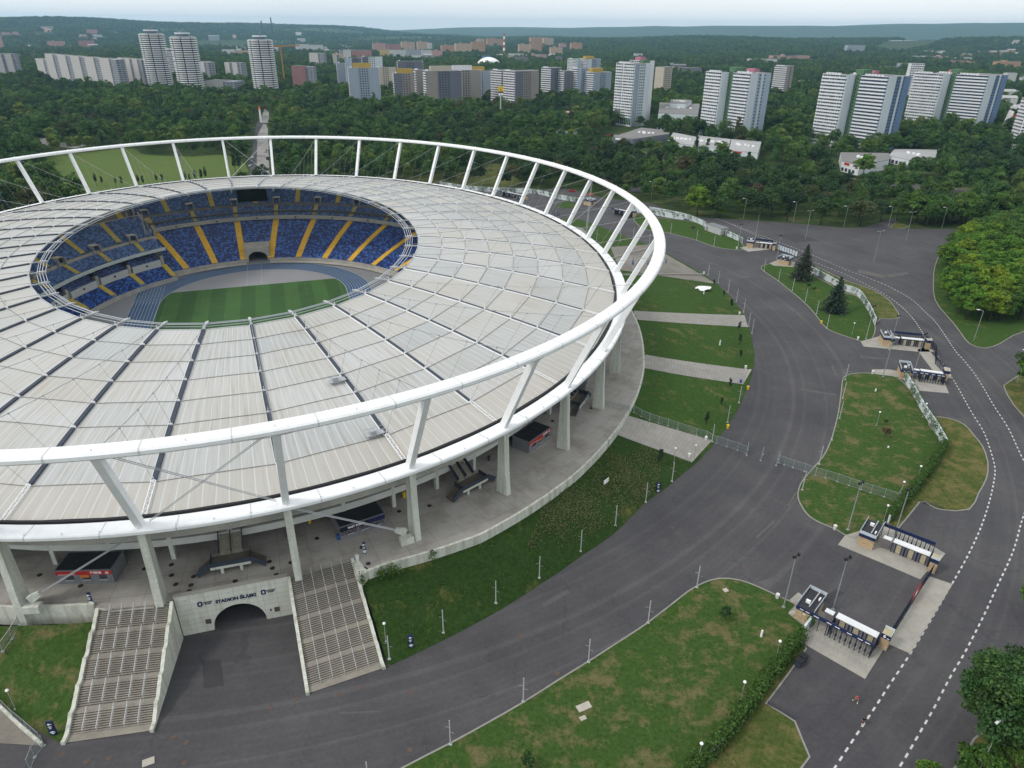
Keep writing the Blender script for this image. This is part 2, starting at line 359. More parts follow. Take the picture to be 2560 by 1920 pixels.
# --- roof: forty bays of eight rows hanging between the rings
def rp_(k, r, lift=0.0):                     # point of the roof on axis k, r=0 at the opening, 1 at the outer ring
    t = tk(k); a = EL(IN[0], IN[1], t, IN[2]); b = EL(LO[0], LO[1], t, LO[2] + 0.25, -2.2)
    p = a.lerp(b, r); p.z += 0.9 * 4 * r * (1 - r) + lift; return p
RR = [i / 8 for i in range(8)] + [1.0]
pool = MB()
for k in range(40):
    mb = MB()
    for r in range(8):
        for s in range(4):
            f0, f1 = s / 4, (s + 1) / 4
            def bw(f): return 0.06 * 4 * f * (1 - f)        # the sheets are bowed up a little between the axes
            a = rp_(k, RR[r]).lerp(rp_(k + 1, RR[r]), f0); b = rp_(k, RR[r + 1]).lerp(rp_(k + 1, RR[r + 1]), f0)
            c = rp_(k, RR[r + 1]).lerp(rp_(k + 1, RR[r + 1]), f1); d = rp_(k, RR[r]).lerp(rp_(k + 1, RR[r]), f1)
            a.z += bw(f0); b.z += bw(f0); c.z += bw(f1); d.z += bw(f1)
            mb.quad(a, b, c, d, uv=[(k + f0, r + 0.001), (k + f0, r + 0.999), (k + f1 - 1e-4, r + 0.999), (k + f1 - 1e-4, r + 0.001)])
    mb.build('roof_panel', m_roof, stad)
    # radial girder: dark gutter cover with a white flange, nodes at every row
    g = MB(); t = tk(k); tg = Vector((-math.sin(t), math.cos(t), 0))
    for r in range(7):
        p, q = rp_(k, RR[r], 0.2), rp_(k, RR[r + 1], 0.2)
        d = (q - p).normalized(); sd = d.cross(Vector((0, 0, 1))).normalized(); e = d * 0.55
        g.bar(p + e * 0.7, q - e * 0.7, 0.8, 0.35, mi=0); g.bar(p + sd * 0.46, q + sd * 0.46, 0.07, 0.36, mi=1)
    for r in range(8):
        p = rp_(k, RR[r], 0.3); g.box(p, (0.24, 0.6, 0.4), t, 1); g.box(p + Vector((0, 0, 0.5)), (0.14, 0.14, 0.8), t, 1)
    p, q = rp_(k, RR[7], 0.35), rp_(k, 1.0, 0.35)
    for s in (-0.35, 0.35): g.bar(p + tg * s, q + tg * s, 0.12, 0.12, mi=1)
    for i in range(9): a = p.lerp(q, i / 9); b = p.lerp(q, (i + 1) / 9); s = 0.35 if i % 2 else -0.35; g.bar(a + tg * s, b - tg * s, 0.07, 0.07, mi=1)
    g.build('radial_girder', [m_gutter, m_white], stad)
    # upper cable with its hangers
    c = MB(); a = EL(UP[0], UP[1], t, UP[2] + 0.3, -1.3); b = EL(IN[0], IN[1], t, IN[2] + 0.9, -1.5); pts = []
    for i in range(9):
        f = i / 8; p = b.lerp(a, f); p.z -= 1.5 * 4 * f * (1 - f); pts.append(p)
    c.tube(pts, 0.062, 5)
    for r in range(1, 8):
        f = r / 8; top = pts[r]; low = rp_(k, RR[r], 0.6); c.tube([Vector((low.x, low.y, low.z)), top], 0.030, 4); c.box(top, (0.22, 0.22, 0.22), t)
    c.build('suspension_cable', m_cable, stad)
mb = MB()                                    # purlins across each bay
for k in range(40):
    for r in range(1, 8):
        P = [rp_(k, RR[r]).lerp(rp_(k + 1, RR[r]), f / 4) + Vector((0, 0, 0.06 * 4 * (f / 4) * (1 - f / 4) + 0.09)) for f in range(5)]
        for a, b in zip(P, P[1:]): mb.bar(a, b, 0.085, 0.09)
mb.build('purlin', M('purlin_grey', (0.22, 0.215, 0.205), 0.6, 0.2), stad)['kind'] = 'stuff'
# tension ring: four bundled cables round the opening, clamped to each axis
mb = MB()
for j, (o, z) in enumerate(((-2.0, 0.0), (-2.7, 0.35), (-3.4, 0.35), (-4.1, 0.0))):
    pts = [EL(IN[0], IN[1], tk(k), IN[2] + z, o) for k in range(40)]
    for a, b in zip(pts, pts[1:] + pts[:1]): mb.bar(a, b, 0.14, 0.14)
mb.build('tension_ring', M('ring_cable', (0.50, 0.53, 0.55), 0.4, 0.06, 1, 8, 0.3), stad)
for k in range(40):
    t = tk(k); mb = MB(); p = EL(IN[0], IN[1], t, IN[2] + 0.35, 0.3); q = EL(IN[0], IN[1], t, IN[2] + 0.4, -4.5)
    mb.bar(p, q, 0.32, 0.3); mb.box(p.lerp(q, 0.72), (1.6, 0.7, 0.5), math.atan2((q - p).y, (q - p).x)); mb.build('cable_clamp', m_greyl, stad)
mb = MB()
for i in range(40):
    P = [rp_(i, 0).lerp(rp_(i + 1, 0), f / 4) + Vector((0, 0, 0.06 * 4 * (f / 4) * (1 - f / 4) - 0.05)) for f in range(5)]
    for a, b in zip(P, P[1:]): mb.bar(a, b, 0.3, 0.35)
mb.build('inner_roof_edge', m_greyl, stad)
# crossed bracing rods in four bays, between the rings and down to the terrace
for k in (4, 14, 24, 34):
    mb = MB()
    def top(k): return EL(UP[0], UP[1], tk(k), UP[2] - 0.4, -0.3)
    def bot(k): return EL(LO[0], LO[1], tk(k), LO[2] + 0.7, 0.0)
    e = (top(k + 1) - top(k)).normalized(); s = rad(tk(k)) * 0.22
    for a, b in ((top(k) + e * 1.2, bot(k + 1) - e * 1.4), (top(k + 1) - e * 1.2, bot(k) + e * 1.4)):
        mb.tube([a + s, b + s], 0.065, 5); mb.tube([a - s, b - s], 0.065, 5)
    mb.build('bracing_rod', m_steel, stad)
    for j, s1 in ((k, -1), (k + 1, 1)):
        t0, t1 = tk(j), tk(j + s1); a = EL(LO[0], LO[1], t0, LO[2] - 0.6, 0.4); b = EL(LO[0], LO[1], t1, ZT + 1.1, 1.0)
        d = (b - a).normalized(); nn = rad(t0) * 0.2; b = b - d * 4.2
        mm = MB(); mm.tube([a + nn, b + nn], 0.09, 5); mm.tube([a - nn, b - nn], 0.09, 5); mm.build('bracing_rod', m_steel, stad)
        an = MB(); g = Vector((b.x, b.y, ZT)) + Vector((d.x, d.y, 0)) * 2.2
        an.bar(b - d * 0.6, b + d * 1.6, 0.35, 0.9, w2=0.9, h2=1.4); an.box(g - Vector((d.x, d.y, 0)) * 0.4 + Vector((0, 0, 0.65)), (2.6, 1.5, 1.3), math.atan2(d.y, d.x)); an.build('cable_anchor', m_col, stad)

# --- maintenance platforms on one girder
for r, sgn in ((4.35, -1), (6.9, -1)):
    p = rp_(23, r / 8, 0.7); t = tk(23); mb = MB(); o = Vector((-math.sin(t), math.cos(t), 0)) * 2.0 * sgn
    mb.box(p + o, (1.5, 3.6, 0.12), t); 
    for a in (-0.7, 0.7): mb.box(p + o + Vector((a * math.cos(t), a * math.sin(t), 0.9)), (0.05, 3.6, 0.06), t)
    mb.box(p + o * 1.2 + Vector((0, 0, 0.4)), (1.1, 1.1, 0.8), t); mb.build('maintenance_platform', m_steel, stad)

# --- bowl: pitch, track and stands
ZP = -4.8
def field_pt(a, Rr, Vc=40.5):               # outline of a running track (two straights, two half circles)
    if 0 <= a < PI: return (Rr * math.cos(a), Vc + Rr * math.sin(a))
    return (Rr * math.cos(a), -Vc + Rr * math.sin(a))
def oval(Rr, z, n=72): return [S2W(*field_pt(2 * PI * (i + 0.5) / n, Rr), z) for i in range(n)]
def pitch_mat():
    m, t, b = new_mat('mown_turf'); uv = t.nodes.new('ShaderNodeTexCoord').outputs['UV']
    sep = t.nodes.new('ShaderNodeSeparateXYZ'); lk(t, uv, sep.inputs[0])
    fx = mth(t, 'GREATER_THAN', mth(t, 'FRACT', mth(t, 'DIVIDE', sep.outputs[0], 11.4)), 0.5)
    n = noise(t, 3.0, 4); n2 = noise(t, 0.12, 4)
    c = mixc(t, fx, (0.022, 0.075, 0.012), (0.034, 0.100, 0.018))
    c = mixc(t, 1.0, c, ramp(t, mth(t, 'MULTIPLY', mth(t, 'ADD', n, n2), 0.5), [(0.35, (0.8, 0.8, 0.8)), (0.65, (1.15, 1.15, 1.1))]), 'MULTIPLY')
    lk(t, c, b.inputs['Base Color']); b.inputs['Roughness'].default_value = 0.9; return m
struct('arena_floor', MB().poly([S2W(*K(0.79, 2 * PI * i / 80, ZP - 0.02)[:2], ZP - 0.02) for i in range(80)]), M('grey_tartan', (0.20, 0.205, 0.215), 0.85, 0.1, 0.1, 3))
trk = MB().poly(oval(46.3, ZP))
sx0, sx1, sy = -46.3, -36.5, 66.0
trk.poly([S2W(-46.3, -62, ZP + 0.01), S2W(-36.3, -62, ZP + 0.01), S2W(-36.3, 66, ZP + 0.01), S2W(-46.3, 66, ZP + 0.01)])
trk.poly([S2W(-3.6, 43.5, ZP + 0.02), S2W(2.4, 43.5, ZP + 0.02), S2W(2.4, 86.4, ZP + 0.02), S2W(-3.6, 86.4, ZP + 0.02)])
trk.poly([S2W(-57.5, -10, ZP + 0.01), S2W(-54.3, -10, ZP + 0.01), S2W(-54.3, 8, ZP + 0.01), S2W(-57.5, 8, ZP + 0.01)])
struct('running_track', trk, M('blue_tartan', (0.050, 0.092, 0.170), 0.8, 0.12, 0.1, 3))
struct('infield', MB().poly(oval(36.5, ZP + 0.03)), M('infield_tartan', (0.235, 0.235, 0.245), 0.85, 0.08, 0.1, 3))
pp = []
for i in range(72):
    u, v = field_pt(2 * PI * (i + 0.5) / 72, 36.2); 
    if abs(v) <= 55: pp.append((u, v))
    else: pp.append((u, math.copysign(55, v)))
pm = MB(); vs = [S2W(u, v, ZP + 0.05) for u, v in pp]; pm.add(vs, [tuple(range(len(vs)))], 0, [[(u + 40, v) for u, v in pp]])
struct('pitch', pm, pitch_mat())
ln = MB()
for j in range(9):                            # lane lines
    Rr = 36.5 + 1.22 * j; P = oval(Rr, ZP + 0.04, 144)
    for a, b in zip(P, P[1:] + P[:1]): ln.bar(a, b, 0.12, 0.012)
    ln.bar(S2W(-Rr, -61, ZP + 0.05), S2W(-Rr, 65.5, ZP + 0.05), 0.12, 0.012)
for u0, u1, v in ((-3.6, -3.6, None), (2.4, 2.4, None)): ln.bar(S2W(u0, 43.5, ZP + 0.04), S2W(u1, 86.3, ZP + 0.04), 0.10, 0.01)
struct('track_marking', ln, M('track_line', (0.36, 0.42, 0.50), 0.8, 0.05))
pl = MB()
for a, b in (((-34, 52.5), (34, 52.5)), ((-34, 52.5), (-34, -52.5)), ((34, 52.5), (34, -52.5)), ((-20, 52.5), (-20, 36)), ((20, 52.5), (20, 36)), ((-20, 36), (20, 36))): pl.bar(S2W(*a, ZP + 0.065), S2W(*b, ZP + 0.065), 0.10, 0.01)
struct('pitch_line', pl, M('turf_line', (0.10, 0.16, 0.07), 0.9, 0.1))

def tier(name, prof_rows, t0, t1, k0, z0, k1, z1, rows, seat=True, nt=None, mats=None):
    """stepped seating: returns nothing; each row is a tread, a riser and a run of seats"""
    nt = nt or max(8, int(abs(t1 - t0) / R(1.5))); mb = MB()
    for r in range(rows):
        f0, f1 = r / rows, (r + 1) / rows; ka, kb = k0 + (k1 - k0) * f0, k0 + (k1 - k0) * f1; za, zb = z0 + (z1 - z0) * f0, z0 + (z1 - z0) * f1
        dk = kb - ka
        for i in range(nt):
            ta, tb = t0 + (t1 - t0) * i / nt, t0 + (t1 - t0) * (i + 1) / nt
            sa, sb = ta * 130 * ka, tb * 130 * ka
            mb.quad(K(ka, ta, za), K(kb, ta, za), K(kb, tb, za), K(ka, tb, za), 0)
            mb.quad(K(kb, ta, za), K(kb, ta, zb), K(kb, tb, zb), K(kb, tb, za), 0)
            if seat:
                kc, kd, ke = ka + dk * 0.25, ka + dk * 0.62, ka + dk * 0.78; zs, zt_ = za + 0.42, za + 0.84
                u0, u1 = sa * 1.05, sb * 1.05; vr = r + 0.5
                uv = [(u0, vr), (u0, vr), (u1, vr), (u1, vr)]
                mb.quad(K(kc, ta, zs), K(kd, ta, zs - 0.04), K(kd, tb, zs - 0.04), K(kc, tb, zs), 1, uv)
                mb.quad(K(kd, ta, zs - 0.04), K(ke, ta, zt_), K(ke, tb, zt_), K(kd, tb, zs - 0.04), 1, uv)
                mb.quad(K(kc, ta, za + 0.2), K(kc, ta, zs), K(kc, tb, zs), K(kc, tb, za + 0.2), 1, uv)
    return mb.build(name, mats or [m_conc, m_seat], stad)
def aisle(ta, tb, k0, z0, k1, z1, rows, m, wd=1.55, up=0.75):
    mb = MB(); P = []
    for r in range(rows + 1):
        f = r / rows; t = ta + (tb - ta) * f; p = K(k0 + (k1 - k0) * f, t, z0 + (z1 - z0) * f + up); P.append((p, t))
    for (p, t), (q, t2) in zip(P, P[1:]):
        d = q - p; d.z = 0; d.normalize(); s = Vector((-d.y, d.x, 0)) * wd / 2; q1 = Vector((q.x, q.y, p.z))
        mb.quad(p - s, q1 - s, q1 + s, p + s); mb.quad(q1 - s, q - s, q + s, q1 + s)
        for sg in (-1, 1): mb.quad(p + s * sg, q1 + s * sg, q1 + s * sg - Vector((0, 0, up)), p + s * sg - Vector((0, 0, up)))
    mb.build('aisle', m, stad)
def band(name, t0, t1, k0, z0, k1, z1, m, n=None, thick=None, mi=0):
    n = n or max(6, int(abs(t1 - t0) / R(2))); mb = MB()
    for i in range(n):
        ta, tb = t0 + (t1 - t0) * i / n, t0 + (t1 - t0) * (i + 1) / n
        mb.quad(K(k0, ta, z0), K(k1, ta, z1), K(k1, tb, z1), K(k0, tb, z0))
    return mb.build(name, m, stad)
TW0, TW1 = R(118.5), R(241.5)                 # the straight west stand; the rest is the curved bowl
tt0, tt1 = TW1 - 2 * PI, TW0                  # from -118.5 to 118.5
GT = R(89)                                    # gate tunnel in the far bend
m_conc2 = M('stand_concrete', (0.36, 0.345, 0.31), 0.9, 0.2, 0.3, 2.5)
def low_t(t): return R(94) + (t - R(94)) * 0.88
tw = R(4.0)
tier('lower_tier', None, tt0, GT - tw, 0.595, -3.6, 0.80, 8.0, 34)
tier('lower_tier', None, GT + tw, tt1, 0.595, -3.6, 0.80, 8.0, 34)
tier('lower_tier', None, GT - tw, GT + tw, 0.675, 0.95, 0.80, 8.0, 21)
band('pitch_wall', tt0, GT - tw, 0.594, ZP, 0.594, -2.9, m_conc2); band('pitch_wall', GT + tw, tt1, 0.594, ZP, 0.594, -2.9, m_conc2)
band('front_walkway', tt0, GT - tw, 0.572, ZP + 0.35, 0.594, ZP + 0.35, m_conc2); band('front_walkway', GT + tw, tt1, 0.572, ZP + 0.35, 0.594, ZP + 0.35, m_conc2)
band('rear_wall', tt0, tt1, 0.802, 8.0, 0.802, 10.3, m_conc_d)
# gate in the far bend: arched opening between two cheek walls
pm = MB(); kf = 0.60
ta, tb = GT - tw, GT + tw
def gp(f, z, k=0.605): return K(k, ta + (tb - ta) * f, z)
pts = [gp(0, ZP), gp(0, 1.8)] + [gp(f, 1.8) for f in (0.5,)] + [gp(1, 1.8), gp(1, ZP), gp(0.9, ZP)]
pts += [gp(0.5 + 0.4 * math.cos(a), ZP + 1.9 + 2.9 * math.sin(a)) for a in [PI * i / 12 for i in range(13)]] + [gp(0.1, ZP)]
o = Vector((0, 1, 0)) * 1.2
pm.add([p for p in pts], [tuple(range(len(pts)))])
pm.add([p + o for p in pts], [tuple(range(len(pts) - 1, -1, -1))])
n_ = len(pts); pm.add([p for p in pts] + [p + o for p in pts], [(i, (i + 1) % n_, n_ + (i + 1) % n_, n_ + i) for i in range(n_)])
for f in (0, 1):
    a, b = gp(f, ZP), gp(f, ZP, 0.68); pm.bar(Vector((a.x, a.y, -1.2)), Vector((b.x, b.y, -0.2)), 0.4, 5.0)
pm.poly([gp(0, 1.7, 0.61), gp(1, 1.7, 0.61), gp(1, 1.7, 0.68), gp(0, 1.7, 0.68)])
pm.build('field_gate', m_conc2, stad)
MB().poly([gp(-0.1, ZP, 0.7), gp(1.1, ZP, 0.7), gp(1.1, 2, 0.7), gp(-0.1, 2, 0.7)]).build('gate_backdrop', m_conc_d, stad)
# upper tier: two flights of rows with a walkway of vomitories between them
tier('upper_tier', None, tt0, tt1, 0.788, 9.7, 0.852, 12.6, 11, mats=[m_conc, m_seat_up])
band('upper_walkway', tt0, tt1, 0.852, 12.6, 0.868, 12.6, m_conc2); band('upper_wall', tt0, tt1, 0.868, 12.6, 0.868, 13.3, m_conc2)
tier('upper_tier', None, tt0, tt1, 0.868, 13.3, 0.975, 21.6, 19, mats=[m_conc, m_seat_up])
band('upper_rear_wall', tt0, tt1, 0.976, 18.0, 0.976, 22.4, m_conc2)
mb = MB(); n = 140
for i in range(n):
    ta, tb = tt0 + (tt1 - tt0) * i / n, tt0 + (tt1 - tt0) * (i + 1) / n
    for (ka, za, kb, zb) in ((0.784, 8.5, 0.784, 10.2), (0.784, 10.2, 0.787, 10.2), (0.787, 10.2, 0.787, 9.6), (0.784, 8.5, 0.81, 8.9)):
        mb.quad(K(ka, ta, za), K(kb, ta, zb), K(kb, tb, zb), K(ka, tb, za))
mb.build('balcony_front', M('fascia_concrete', (0.40, 0.40, 0.37), 0.85, 0.15, 0.4, 3), stad)
ATS = [94 + 10.9 * j for j in range(-16, 3)]
for j, d in enumerate(ATS):
    t = R(d)
    if not (tt0 + 0.03 < t < tt1 - 0.03): continue
    if abs(d - 94) < 1 or abs(d - 83.1) < 1 or True: aisle(low_t(t), t, 0.597, -3.6, 0.80, 8.0, 34, m_yellow, 2.7)
    aisle(t, t, 0.79, 9.7, 0.852, 12.6, 11, m_yellow2, 1.9)
    aisle(t + R(5.45), t + R(5.45), 0.868, 13.3, 0.975, 21.6, 19, m_yellow2, 2.2)
    # vomitory: walled mouth standing in the upper rows
    v = MB(); c = K(0.875, t, 0); rz = math.atan2(math.sin(t) * B0, math.cos(t) * A0); n = Vector((math.cos(rz), math.sin(rz), 0)); tg = Vector((-n.y, n.x, 0))
    for sg in (-1, 1): v.box(c + tg * 1.5 * sg + n * 1.0 + Vector((0, 0, 14.2)), (4.6, 0.28, 3.4), rz)
    v.box(c + n * 3.2 + Vector((0, 0, 15.0)), (0.3, 3.2, 2.2), rz, 1); v.box(c + n * 1.6 + Vector((0, 0, 16.0)), (3.4, 3.3, 0.25), rz)
    v.build('vomitory', [m_conc2, m_conc_d], stad)
    s = MB(); s.box(K(0.7835, t + R(5.4), 9.3), (0.06, 1.0, 0.55), rz); s.build('section_plate', m_navy, stad)
# west stand with its boxes
kA = 0.548
tier('west_lower_tier', None, TW0 + 0.02, TW1, kA, -3.6, 0.602, 0.2, 12)
band('west_pitch_wall', TW0, TW1, kA - 0.003, ZP, kA - 0.003, -2.9, m_conc2)
band('box_wall', TW0 + 0.02, TW1, 0.606, 0.2, 0.606, 0.9, m_conc2)
for j in range(11):
    ta = TW0 + R(2.5) + R(11) * j; tb = ta + R(9.4)
    x = MB()
    for i in range(4):
        a, b = ta + (tb - ta) * i / 4, ta + (tb - ta) * (i + 1) / 4
        for (ka, za, kb, zb) in ((0.600, 0.4, 0.600, 3.2), (0.600, 3.2, 0.604, 3.2), (0.604, 3.2, 0.604, 0.4)): x.quad(K(ka, a, za), K(kb, a, zb), K(kb, b, zb), K(ka, b, za))
    for a in (ta, tb): x.quad(K(0.600, a, 0.4), K(0.600, a, 3.2), K(0.66, a, 3.2), K(0.66, a, 0.4))
    x.build('spectator_box', M('box_front', (0.46, 0.47, 0.46), 0.7, 0.08, 0.5, 3), stad)
    tier('box_seats', None, ta, tb, 0.606, 2.3, 0.640, 5.2, 4, nt=6)
    t = (ta + tb) / 2; MB().box(K(0.5995, t, 2.1), (0.06, 0.9, 0.7), math.atan2(math.sin(t) * B0, math.cos(t) * A0)).build('section_plate', m_navy, stad)
    d0 = ta - R(0.8); z = MB(); z.box(K(0.61, d0, 2.2), (1.2, 1.2, 4.4), d0); z.build('box_pier', m_conc2, stad)
    aisle(d0 - R(0.9), d0, kA + 0.004, -3.6, 0.60, 0.2, 12, m_yellow2, 2.2, 0.8)
    aisle(d0 + R(5.2), d0 + R(5.2), 0.606, 7.6, 0.655, 10.2, 8, m_yellow2, 1.8)
    aisle(d0 + R(9), d0 + R(9), 0.668, 11.3, 0.765, 17.4, 16, m_yellow2, 2.0)
    v = MB(); t = d0 + R(5.2); c = K(0.668, t, 0); rz = math.atan2(math.sin(t) * B0, math.cos(t) * A0); n = Vector((math.cos(rz), math.sin(rz), 0)); tg = Vector((-n.y, n.x, 0))
    for sg in (-1, 1): v.box(c + tg * 1.5 * sg + n * 1.0 + Vector((0, 0, 11.7)), (4.4, 0.28, 3.2), rz)
    v.box(c + n * 3.0 + Vector((0, 0, 12.4)), (0.3, 3.2, 2.0), rz, 1); v.box(c + n * 1.6 + Vector((0, 0, 13.4)), (3.2, 3.3, 0.25), rz); v.build('vomitory', [m_conc2, m_conc_d], stad)
band('box_rear_wall', TW0, TW1, 0.655, 0.2, 0.655, 7.2, m_conc_d)
mb = MB(); n = 60
for i in range(n):
    ta, tb = TW0 + (TW1 - TW0) * i / n, TW0 + (TW1 - TW0) * (i + 1) / n
    for (ka, za, kb, zb) in ((0.600, 6.9, 0.600, 8.1), (0.600, 8.1, 0.604, 8.1), (0.604, 8.1, 0.604, 7.4), (0.600, 6.9, 0.66, 7.0)): mb.quad(K(ka, ta, za), K(kb, ta, zb), K(kb, tb, zb), K(ka, tb, za))
mb.build('balcony_front', M('west_fascia', (0.44, 0.48, 0.46), 0.8, 0.1, 0.5, 3), stad)
tier('west_upper_tier', None, TW0 + 0.02, TW1, 0.605, 7.6, 0.655, 10.2, 8, mats=[m_conc, m_seat_up])
band('west_walkway', TW0, TW1, 0.655, 10.2, 0.668, 10.2, m_conc2); band('west_wall', TW0, TW1, 0.668, 10.2, 0.668, 11.3, m_conc2)
tier('west_upper_tier', None, TW0 + 0.02, TW1, 0.668, 11.3, 0.765, 17.4, 16, mats=[m_conc, m_seat_up])
band('west_rear_wall', TW0, TW1, 0.766, 0, 0.766, 18.2, m_conc2)
mb = MB()                                      # stair tower in the notch between the two stands
for i, (k_, z_, h_) in enumerate(((0.70, 7, 14), (0.76, 9, 13), (0.82, 11, 12), (0.88, 13, 12))): mb.box(K(k_, TW0 - 0.005, z_), (6.5, 0.7, h_), R(104))
for z_ in (6, 9.5, 13): mb.box(K(0.78, TW0 + 0.02, z_), (16, 3.5, 0.4), R(104))
for k_ in (0.68, 0.75, 0.82, 0.89): mb.box(K(k_, TW0 + 0.045, 8), (0.6, 0.6, 20), R(104))
mb.build('stair_tower', m_conc, stad)
# scoreboard under the far roof edge
sb = MB(); sb.box((2.4, 107.4, 22.7), (13.4, 1.0, 6.2)); sbo = sb.build('scoreboard', M('screen_black', (0.008, 0.008, 0.010), 0.35, 0.1), stad)
MB().box((2.4, 106.85, 22.7), (12.9, 0.1, 5.8)).build('screen', M('screen_face', (0.005, 0.005, 0.007), 0.2, 0.1), sbo)
# gallery under the outer roof edge: deck, white parapet beam, inner columns, dark rear wall
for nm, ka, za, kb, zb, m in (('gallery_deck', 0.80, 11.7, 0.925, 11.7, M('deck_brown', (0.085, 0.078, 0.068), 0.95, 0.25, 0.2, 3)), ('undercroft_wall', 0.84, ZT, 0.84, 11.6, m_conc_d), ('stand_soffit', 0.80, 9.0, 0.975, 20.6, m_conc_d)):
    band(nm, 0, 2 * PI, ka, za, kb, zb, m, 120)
mb = MB()
for i in range(160):
    ta, tb = 2 * PI * i / 160, 2 * PI * (i + 1) / 160
    for (ka, za, kb, zb) in ((0.930, 11.1, 0.930, 12.5), (0.930, 12.5, 0.926, 12.5), (0.926, 12.5, 0.926, 11.1), (0.926, 11.1, 0.930, 11.1)): mb.quad(K(ka, ta, za), K(kb, ta, zb), K(kb, tb, zb), K(ka, tb, za))
mb.build('gallery_parapet', M('parapet_white', (0.56, 0.57, 0.53), 0.8, 0.1, 0.4, 3), stad)
for k in range(40):
    for f in (0.5,):
        t = tk(k + f); p = K(0.927, t, 0); rz = math.atan2(math.sin(t), math.cos(t)); MB().box((p.x, p.y, (ZT + 19.5) / 2), (0.95, 0.75, 19.5 - ZT), rz).build('gallery_column', m_col, stad)
    t = tk(k); p = K(0.927, t, 0); MB().box((p.x, p.y, (ZT + 19.5) / 2), (0.95, 0.75, 19.5 - ZT), tk(k)).build('gallery_column', m_col, stad)

# ================================================================== TERRACE, BERM, ROADS, LAWNS
def pol(p): u, v = W2S(p); return math.atan2(v, u), math.hypot(u, v)
def table(pts): return sorted(pol(p) for p in pts)
edge_px = GL('D', [(0, 370), (300, 355), (607, 345), (640, 376), (1095, 332), (1118, 300), (1840, 165), (1862, 168)], ZT) + GL('E', [(78, 50), (170, 128), (300, 80), (590, 0)], ZT) + \
    GL('B', [(900, 1232), (1200, 1062), (1500, 850), (1780, 550), (1850, 440), (1900, 350), (1940, 230), (1955, 120)], ZT)
TE = table(edge_px)
def rin(a):                                   # terrace edge radius at a bearing from the middle of the stadium
    if a < TE[0][0] or a > TE[-1][0]:
        s = math.sin(a); c = math.cos(a); o = 7.6 if a > -1 else 0.4
        return 1 / math.sqrt((c / (A0 + o)) ** 2 + (s / (B0 + o)) ** 2)
    return float(np.interp(a, [x[0] for x in TE], [x[1] for x in TE]))
road_px = GL('D', [(0, 965), (160, 1110), (330, 1245), (430, 1235), (965, 1155), (1190, 540), (1850, 405), (1985, 915)]) + GL('E', [(285, 748), (600, 600), (1000, 390), (1300, 200), (1560, 20)]) + \
    GL('B', [(1750, 1230), (1950, 1030), (2212, 830)]) + GL('C', [(100, 770), (250, 600), (420, 310), (470, 160), (480, 60)]) + GL('6', [(470, 1200), (440, 1070), (400, 980), (240, 800), (150, 735), (0, 650)]) + \
    GL('5', [(1980, 545), (1800, 480), (1640, 415), (1500, 372)])
TR = table(road_px)
def rout(a):
    if a < TR[0][0] or a > TR[-1][0]: return rin(a) + 22
    return float(np.interp(a, [x[0] for x in TR], [x[1] for x in TR]))
PA0, PA1 = pol(G('D', (640, 376), ZT))[0], pol(G('E', (78, 50), ZT))[0]
def zt(p):                                    # ground height: flat, with the grass bank rising to the terrace
    a, r = pol(p); i, o = rin(a), rout(a)
    if r >= o or (PA0 < a < PA1): return 0.0
    if a < TR[0][0] - 0.05 or a > TR[-1][0] + 0.3: top = 0.0
    else: top = 6.4 if a < -0.95 else 6.4 + 1.5 * min(1, max(0, (a + 0.95) / 0.14))
    f = max(0, min(1, (r - i) / max(0.5, o - i))); return top * (1 - f) ** 1.0
def GB(r, p):                                 # point on the real ground under a spot in the photograph
    lo, hi = 0.0, 9.0
    for _ in range(30):
        m = (lo + hi) / 2
        if zt(G(r, p, m)) > m: lo = m
        else: hi = m
    q = G(r, p, lo); return Vector((q.x, q.y, zt(q)))

# terrace slab
mb = MB(); N = 360
for i in range(N):
    a0, a1 = -PI + 2 * PI * i / N, -PI + 2 * PI * (i + 1) / N
    def pt(a, r): return (r * math.cos(a), r * math.sin(a), ZT)
    def ri(a): s, c = math.sin(a), math.cos(a); return 0.84 / math.sqrt((c / A0) ** 2 + (s / B0) ** 2)
    pr = [0, 0.34, 0.67, 1]
    for f0, f1 in zip(pr, pr[1:]):
        q = [(a0, f0), (a0, f1), (a1, f1), (a1, f0)]
        P = [pt(a, ri(a) + (rin(a) - ri(a)) * f) for a, f in q]
        mb.quad(*P, uv=[(a * 150, (ri(a) + (rin(a) - ri(a)) * f)) for a, f in q])
mb.build('terrace', m_terr, stad)
# white retaining wall along the edge of the terrace
def wall_run(a0, a1, n, hi, name='terrace_wall', lo=None):
    P = []
    for i in range(n + 1): a = a0 + (a1 - a0) * i / n; r = rin(a); P.append(Vector((r * math.cos(a), r * math.sin(a), 0)))
    return MB().sweep(P, [(-0.25, lo if lo is not None else 4.5), (0.25, lo if lo is not None else 4.5), (0.25, ZT + hi), (-0.25, ZT + hi)]).build(name, m_wallw, stad)
aP1 = pol(G('B', (1780, 550), ZT))[0]
wall_run(PA1 + 0.012, aP1, 60, 0.35)
wall_run(aP1, 1.6, 120, 0.03, 'terrace_edge', 6.8)
wall_run(-2.25, pol(G('D', (607, 345), ZT))[0], 20, 0.45)
wall_run(PA0 - 0.005, pol(G('D', (1095, 332), ZT))[0], 6, -0.03, 'terrace_edge', 0)
wall_run(pol(G('D', (1862, 168), ZT))[0], PA1 + 0.012, 6, -0.03, 'terrace_edge', 0)

MB().prism([(p.x, p.y) for p in [Vector(W2S(G('E', q, ZT)) + (0,)) for q in ((74, 40), (112, 152), (175, 128), (130, 60))]], 3.0, ZT + 0.004).build('terrace_corner', m_wallw, stad)
